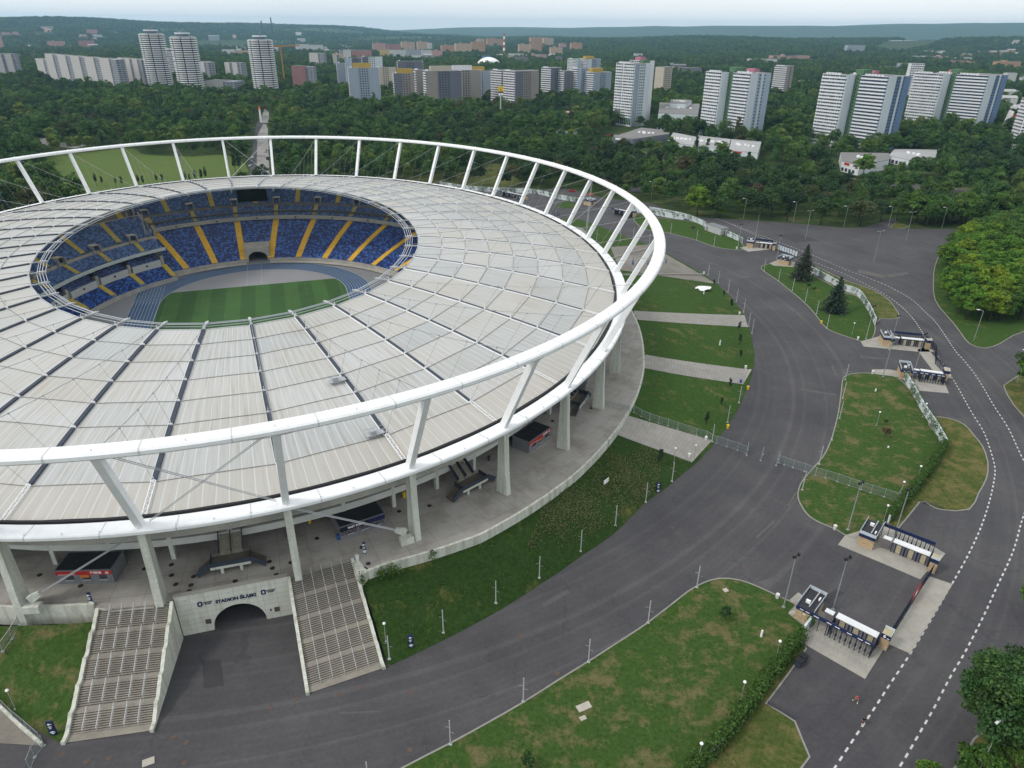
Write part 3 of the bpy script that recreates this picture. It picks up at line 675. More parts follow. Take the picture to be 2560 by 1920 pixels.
# ---- grass bank and lawns
def grass_mat(name, g1, g2, dry, amount, big=0.06):
    m, t, b = new_mat(name)
    fine = noise(t, 1.3, 9, rough=0.85); med = noise(t, big * 4, 6, rough=0.65); bg_ = noise(t, big, 4)
    c = ramp(t, fine, [(0.36, sc_(g1, 0.6)), (0.5, g1), (0.64, g2)])
    f = mth(t, 'ADD', mth(t, 'MULTIPLY', med, 0.6), mth(t, 'ADD', mth(t, 'MULTIPLY', bg_, 0.3), mth(t, 'MULTIPLY', fine, 0.25)))
    d = ramp(t, f, [(0.66 - amount * 0.2, (0, 0, 0)), (0.76 - amount * 0.16, (0.8, 0.8, 0.8))])
    c = mixc(t, d, c, ramp(t, fine, [(0.3, sc_(dry, 0.7)), (0.7, sc_(dry, 1.25))]))
    lk(t, c, b.inputs['Base Color']); b.inputs['Roughness'].default_value = 0.95; b.inputs['Specular IOR Level'].default_value = 0.1
    bp = t.nodes.new('ShaderNodeBump'); bp.inputs['Strength'].default_value = 0.6; bp.inputs['Distance'].default_value = 0.25
    lk(t, noise(t, 3.0, 6, rough=0.8), bp.inputs['Height']); lk(t, bp.outputs[0], b.inputs['Normal']); return m
m_bank = grass_mat('bank_grass', (0.024, 0.052, 0.011), (0.042, 0.074, 0.018), (0.15, 0.13, 0.045), 0.15, 0.035)
m_lawn = grass_mat('lawn_grass', (0.040, 0.080, 0.016), (0.064, 0.108, 0.026), (0.150, 0.125, 0.060), 0.45, 0.07)
m_lawn2 = grass_mat('green_lawn_grass', (0.037, 0.078, 0.015), (0.060, 0.106, 0.025), (0.13, 0.12, 0.045), 0.22, 0.06)
m_dry = grass_mat('dry_verge_grass', (0.060, 0.085, 0.020), (0.085, 0.105, 0.030), (0.155, 0.13, 0.05), 0.62, 0.08)
m_mead = grass_mat('meadow_grass', (0.085, 0.128, 0.030), (0.10, 0.142, 0.038), (0.12, 0.13, 0.035), 0.25, 0.02)
m_path = None
def path_mat():
    m, t, b = new_mat('ribbed_path_concrete'); uv = t.nodes.new('ShaderNodeTexCoord').outputs['UV']
    sep = t.nodes.new('ShaderNodeSeparateXYZ'); lk(t, uv, sep.inputs[0])
    g = mth(t, 'LESS_THAN', mth(t, 'FRACT', mth(t, 'MULTIPLY', sep.outputs[1], 1.0)), 0.14)
    c = ramp(t, noise(t, 0.5, 6), [(0.3, (0.235, 0.22, 0.195)), (0.7, (0.31, 0.295, 0.27))])
    c = mixc(t, mth(t, 'MULTIPLY', g, 0.35), c, (0.14, 0.13, 0.115)); lk(t, c, b.inputs['Base Color']); b.inputs['Roughness'].default_value = 0.9; return m
m_path = path_mat()
def bank_strip(a0, a1, n=70, lift=0.0, rows=6, b0=None, b1=None):
    b0 = a0 if b0 is None else b0; b1 = a1 if b1 is None else b1
    mb = MB()
    for i in range(n):
        for j in range(rows):
            q = []
            for ii, jj in ((i, j), (i, j + 1), (i + 1, j + 1), (i + 1, j)):
                fj = jj / rows; a = (a0 + (a1 - a0) * ii / n) * (1 - fj) + (b0 + (b1 - b0) * ii / n) * fj; r = rin(a) + 0.1 + (rout(a) - rin(a) - 0.1) * jj / rows; p = S2W(r * math.cos(a), r * math.sin(a)); p.z = zt(p) + 0.06 + lift; q.append(p)
            mb.quad(*q)
    return mb
aE = TR[-1][0]
aPb = pol(G('C', (120, 720)))[0]
struct('grass_bank', bank_strip(PA1 + 0.004, aP1 + 0.03, 60, b1=aPb), m_bank)
struct('stadium_lawn', bank_strip(aP1 + 0.03, aE, 110, b0=aPb), m_lawn2)
aL0, aL1 = pol(G('D', (10, 975)))[0], pol(G('D', (425, 1235)))[0]
# left bank between the stair and the fence
LB = GL('D', [(0, 478), (300, 470), (588, 452), (500, 760), (410, 1175), (395, 1230), (330, 1245), (180, 1105), (0, 960)])
def bank_left():
    top = [G('D', p, 6.3) for p in ((-250, 490), (0, 478), (300, 470), (592, 450))]; bot = [G('D', p, 0.06) for p in ((-250, 760), (0, 965), (180, 1110), (400, 1235))]
    mb = MB()
    for i in range(3):
        for j in range(8):
            def q(ii, jj): return top[ii].lerp(bot[ii], jj / 8)
            mb.quad(q(i, j), q(i, j + 1), q(i + 1, j + 1), q(i + 1, j))
    return mb
struct('left_grass_bank', bank_left(), m_lawn)
struct('side_pavement', MB().poly(GL('D', [(-300, 790), (0, 1000), (270, 1245), (0, 1230), (-300, 1215)], 0.1)), m_terr)
# ramps that cross the bank to the road, each ending in a few steps
def path(p0, p1, p2, p3, steps=0, name='ramp_path'):
    a, b, c, d = G(*p0, ZT), G(*p1, ZT), G(*p2, 0.0), G(*p3, 0.0)     # a-b on the terrace, d-c on the road
    mb = MB(); n = 24; Ls = (a - d).length
    for i in range(n):
        P = []
        for x, f in ((0, i / n), (0, (i + 1) / n), (1, (i + 1) / n), (1, i / n)):
            p = (a.lerp(d, f) if x == 0 else b.lerp(c, f)); p.z = max(zt(p), 0.0) + 0.16; P.append((p, f))
        mb.quad(*[p for p, f in P], uv=[(0, i / n * Ls), (0, (i + 1) / n * Ls), (1, (i + 1) / n * Ls), (1, i / n * Ls)])
    o = struct(name, mb, m_path)
    if steps:
        st = MB()
        for i in range(steps):
            p = d.lerp(a, (i + 0.5) * 0.035); q = c.lerp(b, (i + 0.5) * 0.035); z = 0.18 + i * 0.17 + 0.12
            st.bar(Vector((p.x, p.y, z / 2 + 0.1)), Vector((q.x, q.y, z / 2 + 0.1)), 0.62, z + 0.2)
        struct('path_step', st, M('step_concrete', (0.34, 0.325, 0.295), 0.9, 0.2, 0.5, 4))
path(('B', (1785, 548)), ('B', (1852, 440)), ('C', (205, 628)), ('C', (75, 768)), 6)
path(('f', (1611, 920)), ('f', (1611, 886)), ('C', (462, 170)), ('C', (405, 268)), 3)
path(('f', (1583, 800)), ('f', (1585, 776)), ('6', (415, 1000)), ('6', (437, 1078)), 0)
# forecourt with the folded parasols at the east gate
fc = MB(); P = [G('5', p, z) for p, z in (((1735, 610), 7.6), ((1975, 548), 1.0), ((2240, 670), 1.0), ((2340, 790), 1.0), ((1935, 800), 4.5), ((1780, 800), 7.6))]
mb = MB()
n = 16
for i in range(n):
    for j in range(n):
        def q(u_, v_):
            a = G('5', (1735, 610)).lerp(G('5', (1790, 800)), u_); b = G('5', (1985, 545)).lerp(G('6', (230, 800)), u_); p = a.lerp(b, v_); p.z = zt(p) + 0.15; return p
        mb.quad(q(i / n, j / n), q(i / n, (j + 1) / n), q((i + 1) / n, (j + 1) / n), q((i + 1) / n, j / n))
struct('forecourt', mb, m_terr)
mb = MB()
for a, b in (((1735, 640), (2020, 560)), ((1800, 742), (2330, 740))):
    A_, B_ = GB('5', a), GB('5', b); mb.bar(A_ + Vector((0, 0, 0.2)), B_ + Vector((0, 0, 0.25)), 0.6, 0.7)
struct('forecourt_kerb', mb, m_conc)
mb = MB(); A_ = [GB('5', p) for p in ((1480, 425), (1560, 440), (1590, 475), (1480, 450))]; mb.poly([p + Vector((0, 0, 0.2)) for p in A_]); struct('ramp_path', mb, m_path)

# ---- ground and asphalt
def asphalt_mat():
    m, t, b = new_mat('asphalt')
    n1 = noise(t, 0.05, 7, rough=0.65); n2 = noise(t, 1.4, 7, rough=0.8)
    f = mth(t, 'ADD', mth(t, 'MULTIPLY', n1, 0.6), mth(t, 'MULTIPLY', n2, 0.4))
    c = ramp(t, f, [(0.36, (0.050, 0.048, 0.053)), (0.5, (0.068, 0.066, 0.070)), (0.64, (0.090, 0.087, 0.088))])
    # wheel-polished arcs that follow the stadium
    geo = t.nodes.new('ShaderNodeNewGeometry').outputs['Position']
    sb_ = t.nodes.new('ShaderNodeVectorMath'); sb_.operation = 'SUBTRACT'; sb_.inputs[1].default_value = (SCX + 20, SCY, 0); lk(t, geo, sb_.inputs[0])
    ln_ = t.nodes.new('ShaderNodeVectorMath'); ln_.operation = 'LENGTH'; lk(t, sb_.outputs[0], ln_.inputs[0])
    nn = t.nodes.new('ShaderNodeTexNoise'); nn.noise_dimensions = '1D'; nn.inputs['Scale'].default_value = 0.55; nn.inputs['Detail'].default_value = 4
    lk(t, ln_.outputs['Value'], nn.inputs['W'])
    arc = ramp(t, nn.outputs['Fac'], [(0.42, (0.95, 0.95, 0.95)), (0.6, (1.06, 1.06, 1.06)), (0.74, (1.34, 1.31, 1.28))])
    c = mixc(t, 0.8, c, arc, 'MULTIPLY')
    pt_ = ramp(t, noise(t, 0.16, 5, rough=0.7), [(0.58, (0, 0, 0)), (0.72, (0.45, 0.45, 0.45))]); c = mixc(t, pt_, c, (0.10, 0.095, 0.088))
    vo = t.nodes.new('ShaderNodeTexVoronoi'); vo.feature = 'DISTANCE_TO_EDGE'; vo.inputs['Scale'].default_value = 0.075
    wv = t.nodes.new('ShaderNodeTexNoise'); wv.inputs['Scale'].default_value = 0.5; wv.inputs['Detail'].default_value = 5; lk(t, geo, wv.inputs['Vector'])
    vs_ = t.nodes.new('ShaderNodeVectorMath'); vs_.operation = 'MULTIPLY_ADD'; lk(t, wv.outputs['Color'], vs_.inputs[0]); vs_.inputs[1].default_value = (5, 5, 0); lk(t, geo, vs_.inputs[2]); lk(t, vs_.outputs[0], vo.inputs['Vector'])
    crk = mth(t, 'MULTIPLY', mth(t, 'LESS_THAN', vo.outputs['Distance'], 0.0085), mth(t, 'GREATER_THAN', noise(t, 0.06, 3), 0.5)); c = mixc(t, mth(t, 'MULTIPLY', crk, 0.22), c, (0.028, 0.027, 0.028))
    lk(t, c, b.inputs['Base Color']); b.inputs['Roughness'].default_value = 0.88; b.inputs['Specular IOR Level'].default_value = 0.2; return m
m_asph = asphalt_mat()
m_kerb = M('kerb_stone', (0.24, 0.23, 0.21), 0.9, 0.2, 0.6, 4)
m_line = M('road_paint', (0.50, 0.50, 0.49), 0.8, 0.22, 1.2, 9)
m_pad = M('pale_paving', (0.31, 0.295, 0.26), 0.9, 0.16, 0.35, 4)
# terrain: one sheet to the horizon, flat under the stadium, wooded hills far off
def hill(x, y):
    D = math.hypot(x, y); az = math.degrees(math.atan2(x, y)); z = 0.0
    def bump(a0, aw, d0, dw, h): return h * math.exp(-((az - a0) / aw) ** 2 - ((D - d0) / dw) ** 2)
    if D > 2200:
        z += bump(18, 12, 5200, 1400, 58) + bump(34, 9, 5600, 1300, 62) + bump(2, 14, 6500, 1500, 35)
        z += bump(-27, 9, 8200, 2000, 125) + bump(-14, 7, 9500, 2200, 100) + bump(-36, 8, 7000, 1600, 70)
        z += bump(26, 10, 13000, 2500, 190) + bump(12, 9, 14000, 2500, 150) + bump(38, 8, 12500, 2500, 195) + bump(-2, 8, 15000, 3000, 120)
        z += 9 * math.sin(x * 0.0021 + 1) * math.sin(y * 0.0017) * min(1, (D - 2200) / 3000) + 6 * math.sin(x * 0.006) * min(1, (D - 2200) / 5000)
        z -= 20 * min(1, (D - 2200) / 2500)
    return z
gb = MB(); rs = [0.0, 150, 300, 500, 800, 1200, 1700, 2200] + [2200 + 400 * i for i in range(1, 36)]; na = 180
vs = [(0, 0, -0.02)]; fs = []
for r in rs[1:]:
    for i in range(na): a = 2 * PI * i / na; x, y = r * math.sin(a), r * math.cos(a); vs.append((x, y, hill(x, y) - 0.02))
for i in range(na): fs.append((0, 1 + (i + 1) % na, 1 + i))
for j in range(len(rs) - 2):
    for i in range(na): a = 1 + j * na + i; b = 1 + j * na + (i + 1) % na; fs.append((a, b, b + na, a + na))
# cut the ground away under the bowl: the stadium's own floor lies below it
gb.add(vs, fs)
m_ground = grass_mat('ground_grass', (0.030, 0.055, 0.014), (0.046, 0.072, 0.020), (0.11, 0.10, 0.045), 0.3, 0.02)
me_g = gb.mesh('ground', m_ground, True)
bm = bmesh.new(); bm.from_mesh(me_g)
bmesh.ops.subdivide_edges(bm, edges=[e for e in bm.edges if all(math.hypot(v.co.x, v.co.y) < 560 for v in e.verts)], cuts=15, use_grid_fill=True)
kill = []
for f in bm.faces:
    c = f.calc_center_median(); u, v = W2S(c)
    if (u / A0) ** 2 + (v / B0) ** 2 < 0.90 ** 2: kill.append(f)
bmesh.ops.delete(bm, geom=kill, context='FACES'); bm.to_mesh(me_g); bm.free()
go = bpy.data.objects.new('ground', me_g); COL.objects.link(go); go['kind'] = 'structure'

ASPH = GL('D', [(-900, 900), (0, 1240), (300, 1235)]) + [S2W(*W2S(G('D', (430, 1238))))] + GL('D', [(960, 1160), (1180, 560)]) + GL('D', [(1860, 395), (1980, 915)]) + GL('E', [(270, 760)])
inner_rd = [G('E', p) for p in ((285, 748), (600, 600), (1000, 390), (1300, 200), (1560, 20))]
outer_b = GL('6', [(2212, 1480), (2560, 1300), (2560, 380), (1900, 442), (1350, 442), (1392, 372), (1180, 432), (1050, 436), (720, 405), (400, 385), (265, 378)]) + \
    GL('5', [(2212, 360), (1990, 275), (1700, 245), (1480, 185), (1240, 190), (1000, 190), (640, 165), (300, 150)])
asp = [S2W(*[x for x in (0.97 * A0 * math.cos(a), 0.97 * B0 * math.sin(a))]) for a in [R(70) - R(175) * i / 40 for i in range(41)]]
ring_in = [Vector((p.x, p.y, 0)) for p in asp]
bot = [G('D', (-600, 500)), G('D', (-700, 1800)), G('E', (600, 1900)), G('F', (2600, 1900)), G('F', (2900, 600)), G('C', (2900, 300))]
poly = ring_in + bot + outer_b
mb = MB(); mb.poly([(p[0], p[1], 0.01) for p in poly]); struct('asphalt', mb, m_asph)
# tunnel approach sits at the same level and runs in under the terrace
TUN = GL('D', [(1190, 538), (1850, 402)])

def lawn(name, pts, m, kerb=True, z=0.09, closed=True, n=4, kseg=None):
    P = smooth_path(pts, n, True) if n > 1 else [Vector(p) for p in pts]
    mb = MB(); mb.poly([(p.x, p.y, z) for p in P]); struct(name, mb, m)
    if kerb:
        kp = P if kseg is None else smooth_path(kseg, n)
        struct('kerb', MB().sweep([(p.x, p.y, 0) for p in kp], [(-0.14, 0), (0.14, 0), (0.14, 0.15), (-0.14, 0.15)], kseg is None), m_kerb)
    return P
L3 = GL('C', [(1048, 225), (1080, 200), (1130, 190), (1240, 188), (1335, 195), (1425, 240), (1500, 330), (1560, 440), (1640, 560), (1692, 665), (1640, 760), (1560, 870), (1450, 1000), (1330, 1140), (1240, 1195), (1110, 1247), (1000, 1192), (900, 1150), (830, 1108), (785, 1050), (758, 985), (768, 920), (800, 865), (870, 785), (930, 710), (970, 620), (1000, 520), (1020, 430), (1035, 320)])
lawn('gate_lawn', L3, m_lawn, n=3)
L4 = GL('C', [(1690, 668), (1600, 520), (1615, 470), (1740, 482), (1830, 522), (1890, 590), (1945, 660), (1978, 760), (1972, 860), (1920, 960), (1857, 1066), (1680, 1067), (1610, 1040), (1540, 1018), (1400, 1190), (1330, 1142), (1450, 1000), (1560, 872)])
lawn('outer_verge', L4, m_dry, n=2, z=0.07)
L5 = GL('E', [(-300, 1840), (100, 1580), (400, 1392), (710, 1232), (950, 1100), (1180, 968), (1400, 828), (1597, 706), (1800, 575), (1980, 456), (2212, 275)]) + GL('F', [(60, 250), (140, 205), (250, 172), (380, 182), (500, 225), (640, 290), (745, 345), (700, 400), (790, 470), (770, 570), (560, 830), (300, 1180), (100, 1389), (-150, 1700)])
lawn('foreground_lawn', L5, m_lawn, n=2)
L6 = GL('F', [(812, 622), (700, 780), (552, 978), (650, 1035), (738, 1092), (790, 1220), (832, 1320), (780, 1390), (650, 1650), (50, 1800), (-100, 1640), (100, 1389), (300, 1180), (560, 832), (772, 572)])
lawn('foreground_verge', L6, m_dry, n=1, z=0.07)
L9 = GL('6', [(522, 700), (560, 672), (640, 668), (720, 672), (840, 735), (960, 800), (1050, 855), (1140, 880), (1200, 960), (1252, 1058), (1240, 1140), (1190, 1170), (1090, 1142), (1010, 1115), (945, 1085), (905, 1040), (850, 970), (780, 900), (720, 850), (620, 770)])
lawn('spruce_lawn', L9, m_lawn2, n=3)
L10 = GL('6', [(850, 680), (950, 722), (1050, 768), (1150, 805), (1230, 832), (1330, 890), (1380, 950), (1412, 1012), (1350, 1022), (1285, 1022), (1250, 1052), (1200, 955), (1140, 875), (1050, 850), (950, 790)])
lawn('spruce_verge', L10, m_dry, n=2, z=0.07)
L11 = GL('6', [(-250, 440), (-100, 465), (0, 488), (110, 518), (215, 556), (310, 574), (400, 576), (392, 530), (275, 475), (160, 445), (150, 420), (60, 395), (-150, 370), (-300, 350)])
lawn('far_gate_lawn', L11, m_lawn2, n=2)
L7 = GL('6', [(1900, 440), (1800, 520), (1690, 580), (1640, 680), (1628, 790), (1640, 900), (1700, 985), (1760, 1052), (1810, 1120), (1862, 1182), (1960, 1212), (2060, 1180), (2140, 1130), (2260, 1085), (2700, 900), (2700, 380), (2212, 400)])
lawn('grove_lawn', L7, m_lawn2, n=2)
L8 = GL('C', [(2080, 268), (2105, 330), (2150, 400), (2212, 468), (2400, 640), (2700, 700), (2700, 100), (2212, 180)])
lawn('roadside_lawn', L8, m_dry, n=1)
L12 = GL('F', [(1890, 1205), (1830, 1300), (1760, 1400), (1700, 1600), (3000, 1700), (3000, 900), (2300, 1000), (2212, 1030), (2050, 1080)])
lawn('corner_lawn', L12, m_dry, n=1)
L13 = GL('F', [(2212, 560), (2170, 640), (2180, 760), (2300, 800), (2600, 700), (2500, 400)])
L14 = GL('6', [(1352, 440), (1390, 395), (1470, 430), (1440, 442)])
lawn('corner_verge', L14, m_dry, n=1)
for nm, r, pts in (('stadium_verge', '5', [(380, 130), (500, 160), (640, 172), (900, 195), (1060, 200), (1050, 150), (900, 95), (700, 80), (500, 100)]), ('gate_verge', '5', [(1390, 300), (1500, 312), (1530, 290), (1450, 268)])):
    lawn(nm, GL(r, pts), m_dry if 'stadium' in nm else m_lawn2, n=2, kerb=False)
struct('far_ramp', MB().poly([(p.x, p.y, 0.05) for p in GL('6', [(1200, 440), (1390, 372), (1400, 385), (1330, 442)])]), m_asph)

# repairs and worn strips in the asphalt
m_patch = [M('asphalt_patch_%d' % i, c, 0.9, 0.2, 0.4, 5) for i, c in enumerate(((0.045, 0.043, 0.046), (0.088, 0.084, 0.082), (0.10, 0.092, 0.082)))]
for r, pts, i in (('D', [(1300, 700), (1420, 690), (1440, 860), (1310, 880)], 0), ('E', [(1300, 330), (1460, 240), (1480, 262), (1318, 352)], 1), ('C', [(970, 140), (985, 138), (1010, 200), (996, 204)], 1), ('C', [(770, 285), (1000, 320), (1000, 332), (768, 296)], 1), ('C', [(690, 1040), (700, 1042), (752, 955), (742, 952)], 2), ('C', [(490, 1238), (500, 1245), (610, 1142), (600, 1136)], 2), ('6', [(1150, 705), (1330, 745), (1300, 758), (1140, 722)], 2), ('6', [(1330, 738), (1460, 720), (1470, 735), (1340, 755)], 1), ('6', [(380, 745), (450, 748), (440, 756), (400, 756)], 1), ('F', [(470, 205), (600, 160), (640, 185), (510, 230)], 1), ('F', [(900, 300), (1010, 240), (1060, 262), (950, 330)], 0), ('C', [(1160, 78), (1330, 92), (1330, 100), (1160, 88)], 1), ('E', [(0, 1030), (260, 1020), (262, 1030), (0, 1044)], 1), ('6', [(600, 480), (760, 470), (900, 520), (740, 530)], 0)):
    struct('asphalt_patch', MB().poly([(p.x, p.y, 0.013) for p in GL(r, pts)]), m_patch[i])
# edge-line dashes of the outer road
def dashes(pts, per=2.0, ln_=1.0, wd=0.28):
    P = smooth_path(pts, 12); mb = MB(); acc = 0.0; seg = []; D = [0.0]
    for a, b in zip(P, P[1:]): D.append(D[-1] + (b - a).length)
    X = np.array([p.x for p in P]); Y = np.array([p.y for p in P]); D = np.array(D); s = 0.3
    def at(d): return Vector((float(np.interp(d, D, X)), float(np.interp(d, D, Y)), 0.016))
    while s + ln_ < D[-1]:
        a, b = at(s), at(s + ln_); d = (b - a).normalized(); sd = Vector((-d.y, d.x, 0)) * wd / 2; mb.quad(a - sd, b - sd, b + sd, a + sd); s += per
    return mb
LA = GL('F', [(900, 1530), (1010, 1365), (1125, 1190), (1240, 1020), (1350, 850), (1470, 670), (1605, 450), (1740, 220), (1855, 15)]) + GL('C', [(1940, 1165), (1990, 1010), (2015, 900), (2025, 800), (1995, 680), (1950, 560), (1870, 430), (1755, 225)]) + \
    GL('6', [(1635, 1230), (1560, 1110), (1490, 1010), (1400, 922), (1300, 855), (1200, 802), (1050, 730), (870, 658), (760, 610), (640, 555), (480, 480), (280, 390)])
LBn = GL('F', [(1330, 1500), (1435, 1345), (1540, 1165), (1635, 1000), (1740, 800), (1835, 640), (1960, 395), (2030, 240), (2140, 0)]) + GL('C', [(2200, 1130), (2262, 960), (2248, 830), (2190, 710), (2110, 540), (2020, 400), (1920, 230), (1830, 110)]) + \
    GL('6', [(1770, 1225), (1650, 1050), (1580, 980), (1480, 890), (1340, 812), (1200, 755), (1050, 698), (870, 620), (720, 560), (560, 500), (430, 450), (300, 400), (200, 365)])
mb = dashes(LA); m2 = dashes(LBn); mb.add(m2.v, m2.f); struct('road_marking', mb, m_line)

# ================================================================== STAIRS, TUNNEL, KIOSKS, GATES
ORD = ['first', 'second', 'third', 'fourth', 'fifth', 'sixth', 'seventh', 'eighth', 'ninth', 'tenth', 'eleventh', 'twelfth', 'thirteenth', 'fourteenth', 'fifteenth', 'sixteenth', 'seventeenth', 'eighteenth']
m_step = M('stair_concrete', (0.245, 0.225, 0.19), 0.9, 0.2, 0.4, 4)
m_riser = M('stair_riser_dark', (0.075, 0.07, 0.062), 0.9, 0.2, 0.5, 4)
m_rail = M('rail_grey', (0.46, 0.47, 0.49), 0.4, 0.06, 1, 8, 0.4)
def staircase(label, TL, TR_, BL, BR, outer_side):
    o = (BL + BR) / 2; t = thing('outdoor_staircase', label, 'staircase', (o.x, o.y, 0), 0, 'staircases beside the tunnel mouth')
    TL, TR_, BL, BR = [Vector((p.x - o.x, p.y - o.y, p.z)) for p in (TL, TR_, BL, BR)]
    prof = []; z = ZT; s = 0.0; nf, nr = 5, 9; land = 0.052; pad = 0.07; fl = (1 - land * (nf - 1) - pad) / nf; h = ZT / (nf * nr); rails = []
    for f in range(nf):
        s0, z0 = s, z
        for r in range(nr): prof.append((s, z, s + fl / nr, z)); s += fl / nr; z -= h
        rails.append((s0, z0, s, z))
        if f < nf - 1: prof.append((s, z, s + land, z)); s += land
    prof.append((s, 0.12, 1.0, 0.12))
    def P(x, s, z): p = TL.lerp(BL, s).lerp(TR_.lerp(BR, s), x); p.z = z; return p
    a = MB(); b = MB()
    for i, (s0, z0, s1, _) in enumerate(prof):
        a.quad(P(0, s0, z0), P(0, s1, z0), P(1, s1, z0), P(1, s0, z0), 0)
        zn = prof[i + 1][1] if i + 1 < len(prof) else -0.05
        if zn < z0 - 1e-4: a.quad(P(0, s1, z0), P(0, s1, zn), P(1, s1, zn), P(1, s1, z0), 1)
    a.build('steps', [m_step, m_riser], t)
    for s0, z0, s1, z1 in rails:
        for j in range(1, 6):
            x = j / 6; r = MB(); p, q = P(x, s0 - 0.004, z0 + 1.0), P(x, s1 + 0.01, z1 + 1.0); r.tube([p, q], 0.055, 6); r.tube([p - Vector((0, 0, 0.45)), q - Vector((0, 0, 0.45))], 0.03, 5)
            for f in (0.02, 0.35, 0.68, 0.98): c = p.lerp(q, f); r.tube([c, c - Vector((0, 0, 1.05))], 0.04, 5)
            r.build('handrail', m_rail, t)
    for x, sd in ((0, -1), (1, 1)):
        w = MB(); across = (TR_ - TL).normalized() * sd; e = across * 0.55; vs = []
        n = len(prof)
        for i in range(41):
            s = i / 40; zz = float(np.interp(s, [q for p_ in prof for q in (p_[0], p_[2])], [p_[1] for p_ in prof for _ in (0, 1)])) + 0.42 + (0.12 if i % 8 < 1 else 0)
            base = P(x, s * 1.015, 0)
            for c in (base, base + e): vs += [Vector((c.x, c.y, -0.1)), Vector((c.x, c.y, zz))]
        fs = []
        for i in range(40): k = i * 4; fs += [(k, k + 4, k + 5, k + 1), (k + 2, k + 3, k + 7, k + 6), (k + 1, k + 5, k + 7, k + 3)]
        fs += [(0, 1, 3, 2), (160, 162, 163, 161)]
        w.add(vs, fs).build('side_wall', m_wallw, t)
        if sd == outer_side: pass
    return t
sl_ = (G('D', (640, 376), ZT), G('D', (1095, 333), ZT), G('D', (425, 1230)), G('D', (968, 1152)))
sr_ = (G('D', (1868, 168), ZT), G('E', (70, 55), ZT), G('D', (1990, 910)), G('E', (270, 752)))
staircase('broad concrete staircase left of the arched tunnel, five flights with steel rails', *sl_, -1)
staircase('broad concrete staircase right of the arched tunnel, rising beside the grass bank', *sr_, 1)

# tunnel portal
A_, B_ = Vector((-56.2, 88.1, 0)), Vector((-38.75, 93.45, 0)); xd = (B_ - A_).normalized(); nd = Vector((xd.y, -xd.x, 0)); Wd = (B_ - A_).length
tp = thing('tunnel_portal', 'pale concrete tunnel mouth with arched opening and navy lettering under the terrace', 'tunnel', A_)
HP = 8.75
def PT(x, z, d=0.0): return xd * x - nd * d + Vector((0, 0, z))
cx, aw, ah = Wd * 0.515, 4.35, 4.75
out_ = [PT(0, 0), PT(0, HP), PT(Wd, HP), PT(Wd, 0), PT(cx + aw, 0)] + [PT(cx + aw * math.cos(a), ah * math.sin(a) ** 0.9) for a in [PI * i / 24 for i in range(1, 24)]] + [PT(cx - aw, 0)]
n_ = len(out_); mb = MB(); bk = [p - nd * 0.6 for p in out_]
mb.add(out_, [tuple(range(n_))]); mb.add(bk, [tuple(range(n_ - 1, -1, -1))]); mb.add(out_ + bk, [(i, (i + 1) % n_, n_ + (i + 1) % n_, n_ + i) for i in range(n_)])
def panel_wall():
    m, t, b = new_mat('panelled_white_concrete')
    br = t.nodes.new('ShaderNodeTexBrick'); br.offset = 0; br.inputs['Scale'].default_value = 1; br.inputs['Brick Width'].default_value = 2.2; br.inputs['Row Height'].default_value = 1.1; br.inputs['Mortar Size'].default_value = 0.03
    br.inputs['Color1'].default_value = (0.60, 0.60, 0.54, 1); br.inputs['Color2'].default_value = (0.55, 0.555, 0.50, 1); br.inputs['Mortar'].default_value = (0.36, 0.36, 0.31, 1)
    o = t.nodes.new('ShaderNodeTexCoord').outputs['Object']; sp = t.nodes.new('ShaderNodeSeparateXYZ'); lk(t, o, sp.inputs[0]); cb = t.nodes.new('ShaderNodeCombineXYZ')
    lk(t, sp.outputs[0], cb.inputs[0]); lk(t, sp.outputs[2], cb.inputs[1]); lk(t, cb.outputs[0], br.inputs['Vector'])
    st = ramp(t, noise(t, 0.8, 6, stretch=(1, 1, 0.15)), [(0.5, (1, 1, 1)), (0.75, (0.72, 0.70, 0.62))]); lk(t, mixc(t, 1.0, br.outputs['Color'], st, 'MULTIPLY'), b.inputs['Base Color']); b.inputs['Roughness'].default_value = 0.85; return m
pw = mb.build('portal_wall', panel_wall(), tp)
cp = MB(); cp.bar(PT(-0.1, HP + 0.08, 0.3), PT(Wd + 0.1, HP + 0.08, 0.3), 0.8, 0.16); cp.build('coping', m_conc, tp)
tl = MB(); vs = []
for d in (0.6, 60):
    for i in range(25): a = PI * i / 24; vs.append(PT(cx + aw * math.cos(a), ah * math.sin(a) ** 0.9 if 0 < i < 24 else 0, d))
tl.add(vs, [(i, i + 1, 26 + i, 25 + i) for i in range(24)]); tl.poly(vs[25:]); tl.build('tunnel_lining', m_conc_d, tp)
